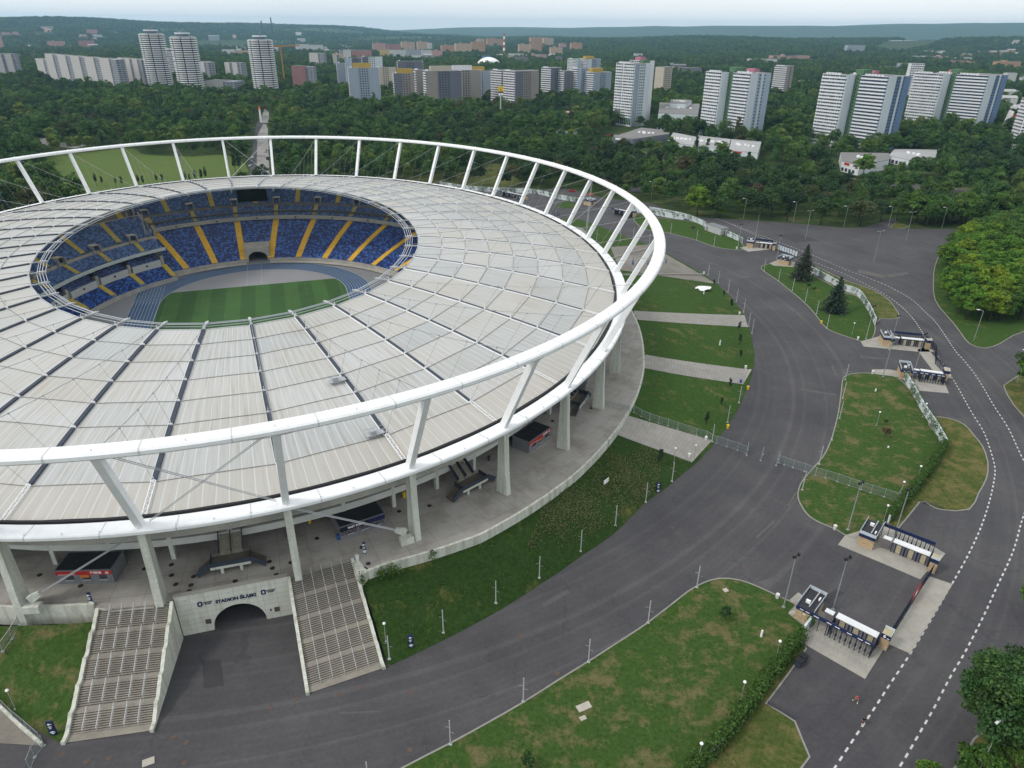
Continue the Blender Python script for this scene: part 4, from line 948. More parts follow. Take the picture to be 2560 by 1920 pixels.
# ground beside the portal: earth fill between its wall and the terrace slab
fl = MB(); fl.poly([PT(-0.2, ZT - 0.02, 0.5), PT(Wd + 0.2, ZT - 0.02, 0.5), PT(Wd + 3, ZT - 0.02, 9), PT(-3, ZT - 0.02, 9)]); fl.build('fill_slab', m_terr, tp)
rt = place_rot(xd)
text_mesh('STADION ŚLĄSKI', 0.92, m_navy, 'lettering', tp, PT(cx + 0.1, 6.1) + nd * 0.04, rt, 0.05, sx=0.92)
for x in (Wd * 0.205, Wd * 0.767):
    e = MB(); c = PT(x, 6.3) + nd * 0.05; pr = []
    for i in range(16): a = 2 * PI * i / 16; pr.append((0.42 * math.copysign(abs(math.cos(a)) ** 0.6, math.cos(a)), 0.56 * math.copysign(abs(math.sin(a)) ** 0.6, math.sin(a))))
    vs = [c + xd * px + Vector((0, 0, pz)) for px, pz in pr] + [c + xd * px * 0.42 + Vector((0, 0, pz * 0.5)) for px, pz in pr]
    e.add(vs, [(i, (i + 1) % 16, 16 + (i + 1) % 16, 16 + i) for i in range(16)]); e.build('emblem', m_navy, tp)
    text_mesh('STADION\nŚLĄSKI', 0.34, m_navy, 'emblem_lettering', tp, PT(x + 1.25, 6.3) + nd * 0.04, rt, 0.012)
for x, z in ((Wd * 0.24, 2.2), (Wd * 0.86, 1.9)): q = MB(); q.bar(PT(x - 0.45, z) + nd * 0.04, PT(x + 0.45, z) + nd * 0.04, 0.08, 1.0); q.build('notice_plate', M('notice_brown', (0.10, 0.07, 0.06), 0.6, 0.6, 4, 12), tp)
MB().box(PT(cx + aw + 0.9, 2.0) + nd * 0.03, (0.25, 0.08, 0.5), math.atan2(xd.y, xd.x)).build('wall_box', m_navy, tp)
for i in range(5): q = MB(); q.dome(PT(1.6 + i * 3.4, 7.6) + nd * 0.02, 0.16, 0.16, 0.2, 8, 3); q.build('wall_lamp', m_greyl, tp)

# kiosks on the terrace
def clad(name, col):
    m, t, b = new_mat(name); br = t.nodes.new('ShaderNodeTexBrick'); br.offset = 0; br.inputs['Scale'].default_value = 1; br.inputs['Brick Width'].default_value = 1.2; br.inputs['Row Height'].default_value = 0.5; br.inputs['Mortar Size'].default_value = 0.025
    br.inputs['Color1'].default_value = col + (1,); br.inputs['Color2'].default_value = sc_(col, 0.88) + (1,); br.inputs['Mortar'].default_value = sc_(col, 0.45) + (1,)
    o = t.nodes.new('ShaderNodeTexCoord').outputs['Object']; sp = t.nodes.new('ShaderNodeSeparateXYZ'); lk(t, o, sp.inputs[0]); cb = t.nodes.new('ShaderNodeCombineXYZ')
    lk(t, mth(t, 'ADD', sp.outputs[0], sp.outputs[1]), cb.inputs[0]); lk(t, sp.outputs[2], cb.inputs[1]); lk(t, cb.outputs[0], br.inputs['Vector']); lk(t, br.outputs['Color'], b.inputs['Base Color']); b.inputs['Roughness'].default_value = 0.5; return m
m_kclad = clad('kiosk_cladding', (0.20, 0.205, 0.22)); m_kroof = M('kiosk_roof_dark', (0.022, 0.023, 0.026), 0.8, 0.25, 0.8, 5)
m_orange = M('orange_paint', (0.55, 0.16, 0.04), 0.5, 0.1)
RX = Matrix.Rotation(PI / 2, 4, 'X')
def kiosk(label, a, b, dep, h, style):
    d = b - a; L_ = d.length; t = thing('food_kiosk', label, 'kiosk', (a.x, a.y, ZT + 0.01), math.atan2(d.y, d.x), 'kiosks on the terrace')
    m = MB(); m.bb(0, L_, 0, dep, 0, h); m.build('wall', m_kclad, t)
    r = MB(); r.bb(-0.12, L_ + 0.12, -0.12, dep + 0.12, h, h + 0.16, 1); r.bb(0.1, L_ - 0.1, 0.1, dep - 0.1, h + 0.162, h + 0.2, 0)
    for i in range(1, 5): r.bb(L_ * i / 5 - 0.03, L_ * i / 5 + 0.03, 0.1, dep - 0.1, h + 0.2, h + 0.23, 0)
    r.build('roof', [m_kroof, m_grey], t)
    if style == 'red':
        f = MB(); f.bb(0, L_, -0.1, -0.003, h - 0.85, h - 0.02); f.build('fascia', m_red, t)
        text_mesh('TYSKIE', 0.62, m_sign_white, 'lettering', t, (L_ * 0.72, -0.12, h - 0.42), RX, 0.02)
        c = MB()
        for k in range(3): c.bb(L_ * 0.89 + k * 0.2, L_ * 0.89 + k * 0.2 + 0.13, -0.125, -0.105, h - 0.55 + 0.08 * (k % 2), h - 0.3 + 0.12 * (k % 2))
        c.bb(L_ * 0.89, L_ * 0.89 + 0.53, -0.125, -0.105, h - 0.66, h - 0.58); c.build('crown_emblem', m_sign_white, t)
        c = MB(); c.bb(0.4, 3.2, -0.125, -0.105, h - 0.76, h - 0.70); c.build('fascia_stripe', m_sign_white, t)
        o = MB(); o.bb(L_ * 0.42, L_ * 0.58, -0.09, -0.004, h - 1.45, h - 0.87); o.build('price_board', m_orange, t)
    elif style == 'food':
        f = MB(); f.bb(0, L_, -0.1, -0.003, h - 1.0, h - 0.02); f.build('fascia', M('fascia_black', (0.012, 0.012, 0.03), 0.4, 0.2), t)
        text_mesh('FAST FOOD', 0.62, m_sign_white, 'lettering', t, (L_ * 0.36, -0.12, h - 0.5), RX, 0.02)
        for i in range(5):
            p = MB(); p.bb(0.2 + i * 1.75, 1.5 + i * 1.75, -0.09, -0.004, h - 1.9, h - 1.05); p.build('menu_board', M('menu_print', (0.10, 0.09, 0.10), 0.5, 0.9, 3, 8), t)
        p = MB(); p.bb(L_ * 0.66, L_ * 0.97, -0.125, -0.105, h - 0.8, h - 0.15); p.build('fascia_panel', M('fascia_blue', (0.02, 0.02, 0.10), 0.4, 0.4, 2), t)
    for i in range(3):
        p = MB(); x = L_ * (0.16 + 0.3 * i); p.bb(x, x + 1.3, -0.06, -0.004, 0.95, h - 1.0 if style != 'food' else 1.5); hh = p.build('hatch', M('hatch_dark', (0.05, 0.052, 0.06), 0.4, 0.2), t)
        p = MB(); p.bb(x - 0.05, x + 1.35, -0.3, -0.06, 0.86, 0.93); p.build('counter', m_greyl, hh)
    d_ = MB(); d_.bb(L_ * 0.86, L_ * 0.86 + 0.9, -0.05, -0.004, 0.05, 2.0); d_.build('door', m_grey, t)
    return t
V2 = lambda x, y: Vector((x, y, 0))
kiosk('grey kiosk with red sign on the terrace left of the tunnel', V2(-77.5, 91.8), V2(-68.2, 92.3), 4.7, 2.85, 'red')
kiosk('grey kiosk with red sign on the terrace between two right hand columns', V2(4.0, 134.9), V2(9.1, 141.7), 4.7, 2.85, 'red')
kiosk('black fronted fast food kiosk under the roof edge beside the anchored cables', V2(-31.8, 104.1), V2(-24.2, 108.6), 6.0, 2.85, 'food')
kiosk('plain grey kiosk half hidden behind the farthest columns', V2(19.5, 166), V2(21.5, 175), 4.7, 2.85, 'plain')
a_ = G('A', (875, 1285), 11.6); b_ = G('A', (1252, 1250), 11.6)
bn = thing('sponsor_banner', 'long red banner with white lettering on the gallery parapet', 'banner', (a_.x, a_.y, 11.1)); dx = (b_ - a_); nn = Vector((dx.y, -dx.x, 0)).normalized(); oo = nn * 0.5
MB().bar(oo + Vector((0, 0, 0.7)), oo + dx + Vector((0, 0, 0.7)), 0.06, 1.35).build('cloth', m_red, bn)
for f in (0.17, 0.5, 0.83):
    text_mesh('TYSKIE', 0.85, m_sign_white, 'lettering', bn, oo + dx * (f - 0.03) + nn * 0.06 + Vector((0, 0, 0.7)), place_rot(dx), 0.02)
    c = MB()
    for k in range(3): c.bar(oo + dx * (f + 0.10) + nn * 0.05 + dx.normalized() * (k * 0.2) + Vector((0, 0, 0.55)), oo + dx * (f + 0.10) + nn * 0.05 + dx.normalized() * (k * 0.2) + Vector((0, 0, 1.0)), 0.12, 0.03)
    c.build('crown_emblem', m_sign_white, bn)
# stairs from the gallery down to the terrace
def gallery_stair(px):
    c = G(*px, 10.0); u, v = W2S(c); t = math.atan2(v / B0, u / A0); n = rad(t); tg = Vector((-n.y, n.x, 0)); zl = 9.9
    base = K(0.93, t, 0); Lr = max(3.2, (Vector((u, v, 0)) - base).length - 1.4); P = lambda r, s, z: base + n * r + tg * s + Vector((0, 0, z))
    m = MB(); ns = 12
    for i in range(ns):
        z = 12.2 - (12.2 - zl) * (i + 1) / ns; r0 = Lr * i / ns
        for s0, s1 in ((-1.9, -0.1), (0.1, 1.9)): m.add([P(r0, s0, z), P(r0 + Lr / ns, s0, z), P(r0 + Lr / ns, s1, z), P(r0, s1, z)], [(0, 1, 2, 3)]); m.add([P(r0, s0, z), P(r0, s1, z), P(r0, s1, z + 0.19), P(r0, s0, z + 0.19)], [(0, 1, 2, 3)])
    m.build('gallery_stair_flight', M('gallery_step', (0.33, 0.31, 0.25), 0.9, 0.2, 0.8, 5), stad)
    m = MB(); rz = math.atan2(n.y, n.x); m.box(P(Lr + 1.5, 0, zl - 0.12), (3.0, 6.6, 0.24), rz, 0); m.box(P(Lr + 3.0, 0, zl - 0.2), (0.15, 6.7, 0.5), rz, 1)
    for s in (-1.6, 1.6): m.box(P(Lr + 2.4, s, (ZT + zl) / 2), (0.5, 0.5, zl - ZT), rz, 1)
    for sg in (-1, 1):                          # side flights to the terrace
        for i in range(8): z = zl - 0.23 * (i + 1); m.box(P(Lr + 1.5, sg * (3.3 + 0.3 * i + 0.15), z + 0.1), (2.6, 0.3, 0.2), rz, 0)
    m.build('gallery_stair_landing', [M('landing_brown', (0.14, 0.125, 0.10), 0.9, 0.2, 0.8, 5), m_col], stad)
    m = MB()
    for s in (-2.0, 0.0, 2.0): m.bar(P(0, s, 12.9), P(Lr, s, zl + 0.7), 0.08, 1.0)
    for sg in (-1, 1): m.bar(P(Lr + 0.2, sg * 3.3, zl + 0.5), P(Lr + 2.9, sg * 3.3, zl + 0.5), 0.07, 1.0); m.bar(P(Lr + 2.9, sg * 3.3, zl + 0.6), P(Lr + 2.9, sg * 5.7, ZT + 0.7), 0.07, 0.9)
    m.bar(P(Lr + 3.0, -3.3, zl + 0.5), P(Lr + 3.0, 3.3, zl + 0.5), 0.05, 0.9)
    m.build('gallery_stair_railing', m_gutter, stad)
for px in (('A', (1490, 1325)), ('B', (790, 860)), ('B', (1490, 350))): gallery_stair(px)

# ---- entrance gates with booths and turnstiles
m_stone = None
def stone_mat():
    m, t, b = new_mat('sandstone_blocks'); br = t.nodes.new('ShaderNodeTexBrick'); br.inputs['Scale'].default_value = 1; br.inputs['Brick Width'].default_value = 0.8; br.inputs['Row Height'].default_value = 0.32; br.inputs['Mortar Size'].default_value = 0.012
    br.inputs['Color1'].default_value = (0.50, 0.37, 0.22, 1); br.inputs['Color2'].default_value = (0.40, 0.29, 0.17, 1); br.inputs['Mortar'].default_value = (0.30, 0.23, 0.15, 1)
    o = t.nodes.new('ShaderNodeTexCoord').outputs['Object']; sp = t.nodes.new('ShaderNodeSeparateXYZ'); lk(t, o, sp.inputs[0]); cb = t.nodes.new('ShaderNodeCombineXYZ')
    lk(t, mth(t, 'ADD', sp.outputs[0], sp.outputs[1]), cb.inputs[0]); lk(t, sp.outputs[2], cb.inputs[1]); lk(t, cb.outputs[0], br.inputs['Vector'])
    n = ramp(t, noise(t, 1.5, 5), [(0.3, (0.8, 0.8, 0.8)), (0.7, (1.15, 1.15, 1.15))]); lk(t, mixc(t, 1, br.outputs['Color'], n, 'MULTIPLY'), b.inputs['Base Color']); b.inputs['Roughness'].default_value = 0.9; return m
m_stone = stone_mat()
m_glassp = M('parapet_glass', (0.50, 0.55, 0.60), 0.25, 0.1, 1, 6, 0.0, spec=0.5)
m_roofd = M('booth_roof_black', (0.035, 0.035, 0.04), 0.85, 0.2, 0.7, 5)
m_canopy = M('canopy_white', (0.66, 0.67, 0.68), 0.45, 0.06, 0.5, 5)
m_fence = M('fence_navy', (0.016, 0.022, 0.045), 0.5, 0.2, 1, 6)
m_bars = M('turnstile_bar', (0.36, 0.33, 0.36), 0.4, 0.1, 1, 6, 0.4)
m_cream = M('cream_panel', (0.40, 0.36, 0.24), 0.7, 0.1, 1, 6)
def booth(par_label, a, rz, flip, wd=2.9, dep=5.7, h=3.1, full=True):
    t = thing('ticket_booth', par_label, 'booth', a, rz, 'stone ticket booths at the gates'); y = lambda v: v * flip
    def bb(m, x0, x1, y0, y1, z0, z1, mi=0): m.bb(x0, x1, min(y(y0), y(y1)), max(y(y0), y(y1)), z0, z1, mi)
    m = MB(); bb(m, 0, wd, 0, dep, 0, h - 0.7); m.build('stone_wall', m_stone, t)
    m = MB(); bb(m, -0.12, wd + 0.12, -0.12, dep + 0.12, h - 0.7, h + 0.05); m.build('navy_fascia', m_navy, t)
    m = MB(); bb(m, 0.0, wd, 0, dep, h + 0.052, h + 0.09); r = m.build('roof', m_roofd, t)
    m = MB()
    for x0, x1, y0, y1 in ((-0.12, -0.06, -0.12, dep + 0.12), (wd + 0.06, wd + 0.12, -0.12, dep + 0.12), (-0.06, wd + 0.06, dep + 0.06, dep + 0.12)): bb(m, x0, x1, y0, y1, h + 0.05, h + 0.75)
    m.build('parapet', m_glassp, r)
    m = MB(); bb(m, wd * 0.62, wd * 0.68, 0.2, dep - 0.2, h + 0.75, h + 0.81)
    for f in (0, 0.25, 0.5, 0.75, 1):
        for x in (-0.14, wd + 0.14): c = (x, y(dep * f), h + 0.4); m.box(c, (0.05, 0.05, 0.8))
    m.build('parapet_rail', m_steel, r)
    m = MB(); bb(m, wd * 0.28, wd * 0.28 + 0.75, dep * 0.28, dep * 0.28 + 0.4, h + 0.09, h + 0.7); m.build('air_conditioner', m_sign_white, r)
    m = MB(); bb(m, wd * 0.8, wd * 0.8 + 0.25, dep * 0.62, dep * 0.62 + 0.8, h + 0.09, h + 0.4); m.build('roof_vent', m_sign_white, r)
    m = MB(); m.box((wd * 0.5, y(-0.02), 1.9), (0.35, 0.06, 0.2)); m.build('wall_lamp', m_sign_white, t)
    m = MB(); m.box((wd + 0.02, y(dep * 0.4), 1.05), (0.06, 0.95, 2.1)); m.build('door', m_gutter, t)
    for x, w_ in ((wd * 0.2, 0.7), (wd * 0.55, 0.9)): m = MB(); m.box((x + w_ / 2, y(-0.13), h - 0.33), (w_, 0.03, 0.14)); m.build('fascia_lettering', m_sign_white, t)
    return t
def gate(label, blabel, o, e, flip, number=None, nposts=9, booth_first=True, wing=0.35, dep=3.4):
    """turnstile gate: open frame with a navy fascia from o to e, a white canopy over the turnstiles behind, a stone pylon"""
    d = e - o; L_ = d.length; rz = math.atan2(d.y, d.x); t = thing('turnstile_gate', label, 'gate', o, rz, 'turnstile gates of the stadium'); y = lambda v: v * flip
    def bb(m, x0, x1, y0, y1, z0, z1, mi=0): m.bb(x0, x1, min(y(y0), y(y1)), max(y(y0), y(y1)), z0, z1, mi)
    m = MB(); bb(m, 0, L_, -0.08, 0.08, 2.75, 3.5); f = m.build('navy_fascia', m_navy, t)
    m = MB()
    for q in (0.06, 0.28, 0.42, 0.62, 0.8, 0.92): m.box((L_ * q, y(-0.095) if flip > 0 else 0.095, 3.1), (0.8 if q > 0.1 else 0.9, 0.03, 0.15))
    m.build('fascia_lettering', m_sign_white, f)
    for i in range(nposts + 3):
        x = L_ * (0.0, 0.12, 0.26)[i] if i < 3 else L_ * (0.26 + 0.74 * (i - 2) / nposts)
        m = MB(); m.box((x, 0, 1.38), (0.10, 0.10, 2.76)); m.build('post', m_fence, t)
    m = MB()
    for i in range(nposts):
        x = L_ * (0.26 + 0.74 * (i + 0.5) / nposts)
        for s in (-0.3, 0.0, 0.3): m.box((x + s, y(0.3), 1.2), (0.035, 0.5, 0.04)); m.box((x + s, 0, 1.35), (0.03, 0.03, 2.6))
        m.box((x + 0.38, y(0.15), 1.25), (0.28, 0.3, 0.55))
    m.build('barrier_arm', m_fence, t)['kind'] = 'stuff'
    m = MB(); bb(m, 0.30 * L_, L_, dep - 0.75, dep + 0.75, 2.55, 2.72); m.build('canopy', m_canopy, t)
    for i in range(3):
        x0 = L_ * (0.32 + 0.235 * i); m = MB(); 
        for s in (0.0, 1.75): 
            for z in range(9): m.box((x0 + s + 0.1, y(dep), 0.35 + z * 0.25), (0.62, 1.1, 0.05))
            m.box((x0 + s + 0.42, y(dep), 1.27), (0.14, 1.3, 2.5), mi=1); m.box((x0 + s - 0.22, y(dep), 1.27), (0.10, 1.3, 2.5), mi=1)
        m.build('turnstile', [m_bars, m_navy], t)
        m = MB(); m.box((x0 + 0.98, y(dep), 1.2), (0.95, 0.9, 1.9)); m.build('turnstile_panel', m_cream, t)
    m = MB(); bb(m, 0.10 * L_, 0.10 * L_ + 1.5, dep - 0.55, dep + 0.55, 2.5, 2.62); m.build('small_canopy', m_canopy, t)
    m = MB()
    for z in range(9): bb(m, 0.10 * L_ + 0.15, 0.10 * L_ + 1.35, dep - 0.45, dep + 0.45, 0.3 + z * 0.25, 0.35 + z * 0.25)
    m.build('turnstile', [m_bars], t)
    for q in ((L_ - 0.06, L_ + 0.06, 0, dep + 0.9, 0.05, 2.9), (0.285 * L_, 0.285 * L_ + 0.06, 0.1, dep, 0.1, 2.7)): m = MB(); bb(m, *q); m.build('side_screen', M('screen_mesh', (0.03, 0.036, 0.05), 0.6, 0.3), t)
    # pylon with the gate number
    p = MB(); bb(p, L_ + wing, L_ + wing + 1.3, dep + 0.3, dep + 2.0, 0, 2.5); p.build('pylon', m_stone, t)
    p = MB(); bb(p, L_ + wing - 0.12, L_ + wing + 1.42, dep + 0.18, dep + 2.12, 2.5, 3.35); pf = p.build('pylon_band', m_navy, t)
    p = MB(); bb(p, L_ + wing - 0.06, L_ + wing + 1.36, dep + 0.24, dep + 2.06, 3.352, 3.4); p.build('pylon_cap', m_cream, t)
    p = MB(); bb(p, L_ + wing - 0.12, L_ + wing + 1.42, dep + 2.02, dep + 2.12, 3.35, 3.75); bb(p, L_ + wing + 1.34, L_ + wing + 1.42, dep + 0.18, dep + 2.02, 3.35, 3.75); p.build('pylon_parapet', m_glassp, t)
    if number: text_mesh(number, 0.85, m_sign_white, 'gate_number', t, (L_ + wing + 0.45, y(dep + 0.16), 2.95), RX, 0.03); MB().box((L_ + wing + 1.05, y(dep + 0.165), 2.75), (0.4, 0.03, 0.12)).build('pylon_lettering', m_sign_white, t)
    if blabel: booth(blabel, o + Vector((math.cos(rz), math.sin(rz), 0)) * -3.0 + Vector((-math.sin(rz), math.cos(rz), 0)) * (-0.2 * flip + 0.6 * flip), rz, flip)
    return t
def pad(pts, z=0.13): struct('gate_pavement', MB().prism(pts, 0.0, z), m_pad)
pad(GL('F', [(775, 580), (1190, 818), (1312, 622), (1240, 590), (960, 420), (760, 262), (705, 310), (745, 345), (700, 385), (790, 470)]))
pad(GL('F', [(1335, 592), (1480, 655), (1752, 210), (1600, 158)]))
pad(GL('C', [(1062, 1232), (1015, 1292), (1300, 1410), (1545, 1515), (1600, 1450), (1640, 1440), (1705, 1350), (1640, 1312), (1420, 1210), (1300, 1160)]))
pad(GL('6', [(1162, 1168), (1180, 1200), (1540, 1235), (1640, 1235), (1580, 1150), (1300, 1130)]))
pad(GL('C', [(1555, 25), (1590, 30), (1755, 225), (1690, 215), (1620, 165), (1525, 40)]))
pad(GL('C', [(1235, 165), (1230, 192), (1420, 215), (1520, 300), (1728, 318), (1690, 225), (1480, 190), (1340, 165)]))
pad(GL('6', [(385, 565), (440, 590), (640, 570), (610, 540), (480, 545)]))
pad(GL('6', [(578, 665), (600, 680), (730, 690), (740, 660), (640, 640)]))
gs = lambda o, s, p: ((o[0] + p[0] / s, o[1] + p[1] / s))
g1a, g1b = V2(53.0, 91.34), V2(60.36, 84.66)
gate('turnstile gate with number six on its pylon, nearest gate at the lower right', 'sandstone ticket booth beside gate six, nearest booth of all', g1a, g1b, 1, '6')
g2 = [G('f', gs((2080, 1260), 6.9125, p)) for p in ((840, 560), (1715, 905))]
gate('turnstile gate facing gate six across the fenced forecourt', 'sandstone ticket booth at the end of the ivy hedge across from gate six', g2[0], g2[1], -1)
g3 = GL('6', [(1335, 1158), (1540, 1178)])
gate('turnstile gate at the corner of the outer road below the spruce lawn', 'sandstone ticket booth below the spruce lawn at the end of white wall', g3[0], g3[1], -1)
g4 = GL('C', [(1480, 238), (1690, 268)])
gate('turnstile gate at the top of the kidney shaped lawn', 'sandstone ticket booth at the top of the kidney shaped lawn', g4[0], g4[1], 1)
g5 = GL('6', [(478, 548), (595, 562)])
gate('turnstile gate with striped kerb beside the far road opening', 'sandstone ticket booth beside the far road opening with white sliding gates', g5[0], g5[1], -1)
a = G('6', (625, 668)); b = G('6', (720, 690)); booth('sandstone ticket booth left of the taller spruce', a, math.atan2((b - a).y, (b - a).x), 1, 5.0, 4.0)
a = G('5', (1565, 288)); b = G('5', (1640, 303)); booth('sandstone ticket booth seen through the ring struts behind the stadium', a, math.atan2((b - a).y, (b - a).x), 1, 5.5, 4.5)
g7 = GL('5', [(1730, 345), (1850, 372)])
gate('blue roofed turnstile gate seen through the ring struts', None, g7[0], g7[1], 1)
g8 = GL('5', [(1000, 228), (1160, 262)])
gate('turnstile gate with navy banners beyond the roof edge', None, g8[0], g8[1], 1)
# tall navy fence between the two halves of gate six, and other link fences
def bar_fence(name, label, pts, h, m, sp=1.0, group=None, mesh=True):
    o = pts[0]; t = thing(name, label, 'fence', (o.x, o.y, o.z), 0, group); P = [p - o for p in pts]; d = MB(); k = 0
    for a, b in zip(P, P[1:]):
        n = max(1, int((b - a).length / (sp * 2.5)))
        for i in range(n + (1 if b is P[-1] else 0)):
            c = a.lerp(b, i / n); MB().box(c + Vector((0, 0, h / 2)), (0.12, 0.12, h + 0.1), math.atan2((b - a).y, (b - a).x)).build('post', m, t)
        nb = max(2, int((b - a).length / 0.16))
        for i in range(nb): c = a.lerp(b, (i + 0.5) / nb); d.box(c + Vector((0, 0, h / 2)), (0.035, 0.03, h - 0.2), math.atan2((b - a).y, (b - a).x))
        for z in (0.15, h * 0.5, h - 0.05): d.bar(a + Vector((0, 0, z)), b + Vector((0, 0, z)), 0.05, 0.06)
    d.build('panel', m, t)
    return t
f1 = GL('F', [(1350, 545), (1455, 380), (1530, 265), (1610, 150)])
bf = bar_fence('bar_fence', 'tall navy bar fence with red banner linking the two halves of gate six', f1, 2.7, m_fence)
a, b = [p - f1[0] for p in GL('F', [(1475, 345), (1535, 255)])]
MB().bar(a + Vector((0, 0, 1.5)), b + Vector((0, 0, 1.5)), 0.16, 2.0).build('red_banner', m_red, bf); MB().bar(a.lerp(b, 0.3) + Vector((-0.02, -0.08, 1.5)), a.lerp(b, 0.6) + Vector((-0.02, -0.08, 1.5)), 0.10, 1.2).build('banner_print', m_sign_white, bf)
f2 = GL('6', [(1560, 1160), (1640, 1240)]) + GL('C', [(1640, 130), (1690, 185)])
bar_fence('bar_fence', 'tall navy bar fence along the pavement between two gates by the outer road', f2, 2.7, m_fence)
sg = GL('6', [(612, 575), (652, 590), (700, 607), (752, 628)])
for i, (a, b) in enumerate(zip(sg, sg[1:])):
    t = thing('sliding_gate', ORD[i] + ' white panelled gate from the left at the far road opening', 'gate', a, math.atan2((b - a).y, (b - a).x), 'white sliding gates'); L_ = (b - a).length
    m = MB(); 
    for z in (0.2, 3.0): m.bb(0, L_, -0.06, 0.06, z - 0.1, z + 0.1)
    for j in range(4): m.box((L_ * j / 3, 0, 1.6), (0.14, 0.12, 3.0))
    m.build('gate_frame', m_fence, t); m = MB()
    for j in range(3): m.bb(L_ * (j + 0.12) / 3, L_ * (j + 0.88) / 3, -0.03, 0.03, 0.5, 2.8)
    m.build('gate_panel', M('gate_panel_pale', (0.52, 0.57, 0.62), 0.4, 0.06), t)

# ================================================================== LAMPS, POLES, FENCES, SMALL THINGS
def lamp_proto(kind, h):
    if kind == 'globe':
        t = thing('park_lamp', '', 'lamp'); m = MB(); m.tube([(0, 0, 0), (0, 0, h - 0.25)], 0.07, 6, r2=0.045); m.box((0, 0, 0.08), (0.3, 0.3, 0.16)); m.build('post', m_steel, t)
        m = MB(); m.dome((0, 0, h - 0.25), 0.27, 0.27, 0.28, 10, 4); m.dome((0, 0, h - 0.25), 0.27, 0.27, -0.16, 10, 3); m.build('lamp_head', m_sign_white, t, True)
    elif kind == 'mast':
        t = thing('floodlight_mast', '', 'floodlight'); m = MB(); m.tube([(0, 0, 0), (0, 0, h)], 0.13, 8, r2=0.07); m.box((0, 0, 0.12), (0.5, 0.5, 0.24)); m.build('mast', m_steel, t)
        for s in (-1, 1):
            m = MB(); m.bar((0, 0, h), (s * 0.55, 0, h + 0.1), 0.08); m.box((s * 0.6, -0.12, h + 0.18), (0.6, 0.42, 0.34), mat=Matrix.Rotation(s * 0.5, 4, 'Z') @ Matrix.Rotation(0.5, 4, 'X')); m.build('floodlight', m_black, t)
    elif kind == 'tee':
        t = thing('street_lamp', '', 'lamp'); m = MB(); m.tube([(0, 0, 0), (0, 0, h)], 0.11, 6, r2=0.06); m.bar((-1.5, 0, h), (1.5, 0, h + 0.05), 0.08); m.build('pole', m_steel, t)
        for s in (-1, 1): m = MB(); m.box((s * 1.6, 0, h + 0.05), (0.9, 0.28, 0.14)); m.build('lamp_head', m_greyl, t)
    else:
        t = thing('street_lamp', '', 'lamp'); m = MB(); m.tube([(0, 0, 0), (0, 0, h - 0.3), (-0.25, 0, h), (-1.2, 0, h + 0.12)], 0.10, 6, r2=0.05); m.build('pole', m_steel, t)
        m = MB(); m.box((-1.6, 0, h + 0.14), (1.0, 0.32, 0.16)); m.dome((-1.6, 0, h + 0.06), 0.45, 0.14, -0.12, 8, 3); m.build('lamp_head', m_sign_white, t)
    return t
def run(kind, h, items, lab, grp, ground=GB, rz=0.0):
    first = lamp_proto(kind, h)
    for i, it in enumerate(items):
        p = ground(it[0], it[1]); l = it[2] if len(it) > 2 else lab.format(ORD[i]); z = it[3] if len(it) > 3 else rz
        if i == 0: first.location = p; first.rotation_euler.z = z; tag(first, l, group=grp)
        else: dup(first, p, z, l, grp)
run('globe', 4.4, [('F', (615, 690), 'round headed park lamp beside the hedge nearest to gate six'), ('F', (390, 955), 'round headed park lamp in the middle of the foreground hedge'), ('F', (115, 1355), 'round headed park lamp at the hedge bottom edge'),
    ('C', (1520, 882), 'round headed park lamp where the two ivy walls meet on the big lawn'), ('C', (1412, 985), 'round headed park lamp at the end of the link fence across the lawn'), ('C', (1308, 1140), 'round headed park lamp beside the booth at the lower tip of big lawn'), ('C', (1560, 470), 'round headed park lamp outside the white wall above the dry verge'),
    ('E', (295, 577), 'slim park lamp on the grass bank close to the right staircase'), ('D', (100, 1012), 'slim park lamp on the left grass bank'), ('B', (2146, 765), 'slim park lamp at the end of the ribbed path by bank'), ('C', (1262, 525), 'short park lamp standing alone in the big lawn middle'),
    ('6', (1105, 1120), 'short park lamp on the lower spruce lawn'), ('C', (90, 745), 'park lamp beside the steps of the lowest ribbed path')], '', 'park lamps')
run('mast', 12.0, [('F', (665, 357), 'tall floodlight mast on the kerb beside gate six booth'), ('F', (982, 372), 'tall floodlight mast standing among the turnstiles of gate six'), ('C', (1078, 1197), 'tall floodlight mast at the lower tip of the big lawn'), ('C', (1375, 1240), 'tall floodlight mast at the turnstiles across from gate six'),
    ('C', (1305, 212), 'tall floodlight mast beside the booth above the big lawn'), ('6', (1345, 1222), 'tall floodlight mast at the turnstiles below the spruce lawn'), ('6', (1195, 1152), 'tall floodlight mast in the lower corner of the spruce lawn'), ('C', (1510, 165), 'tall floodlight mast behind the gate above the big lawn'),
    ('6', (370, 575), 'tall floodlight mast beside the far gate lawn corner'), ('6', (485, 500), 'tall floodlight mast by the far turnstile roof'), ('6', (618, 655), 'tall floodlight mast at the far white sliding gates')], '', 'floodlight masts', rz=0.6)
run('tee', 14.5, [('6', (1243, 660), 'double armed street lamp in the open asphalt nearest the grove'), ('6', (805, 510), 'double armed street lamp near the sliding gates'), ('6', (1450, 520), 'double armed street lamp near the chestnut row on asphalt')], '', 'double armed street lamps', rz=0.3)
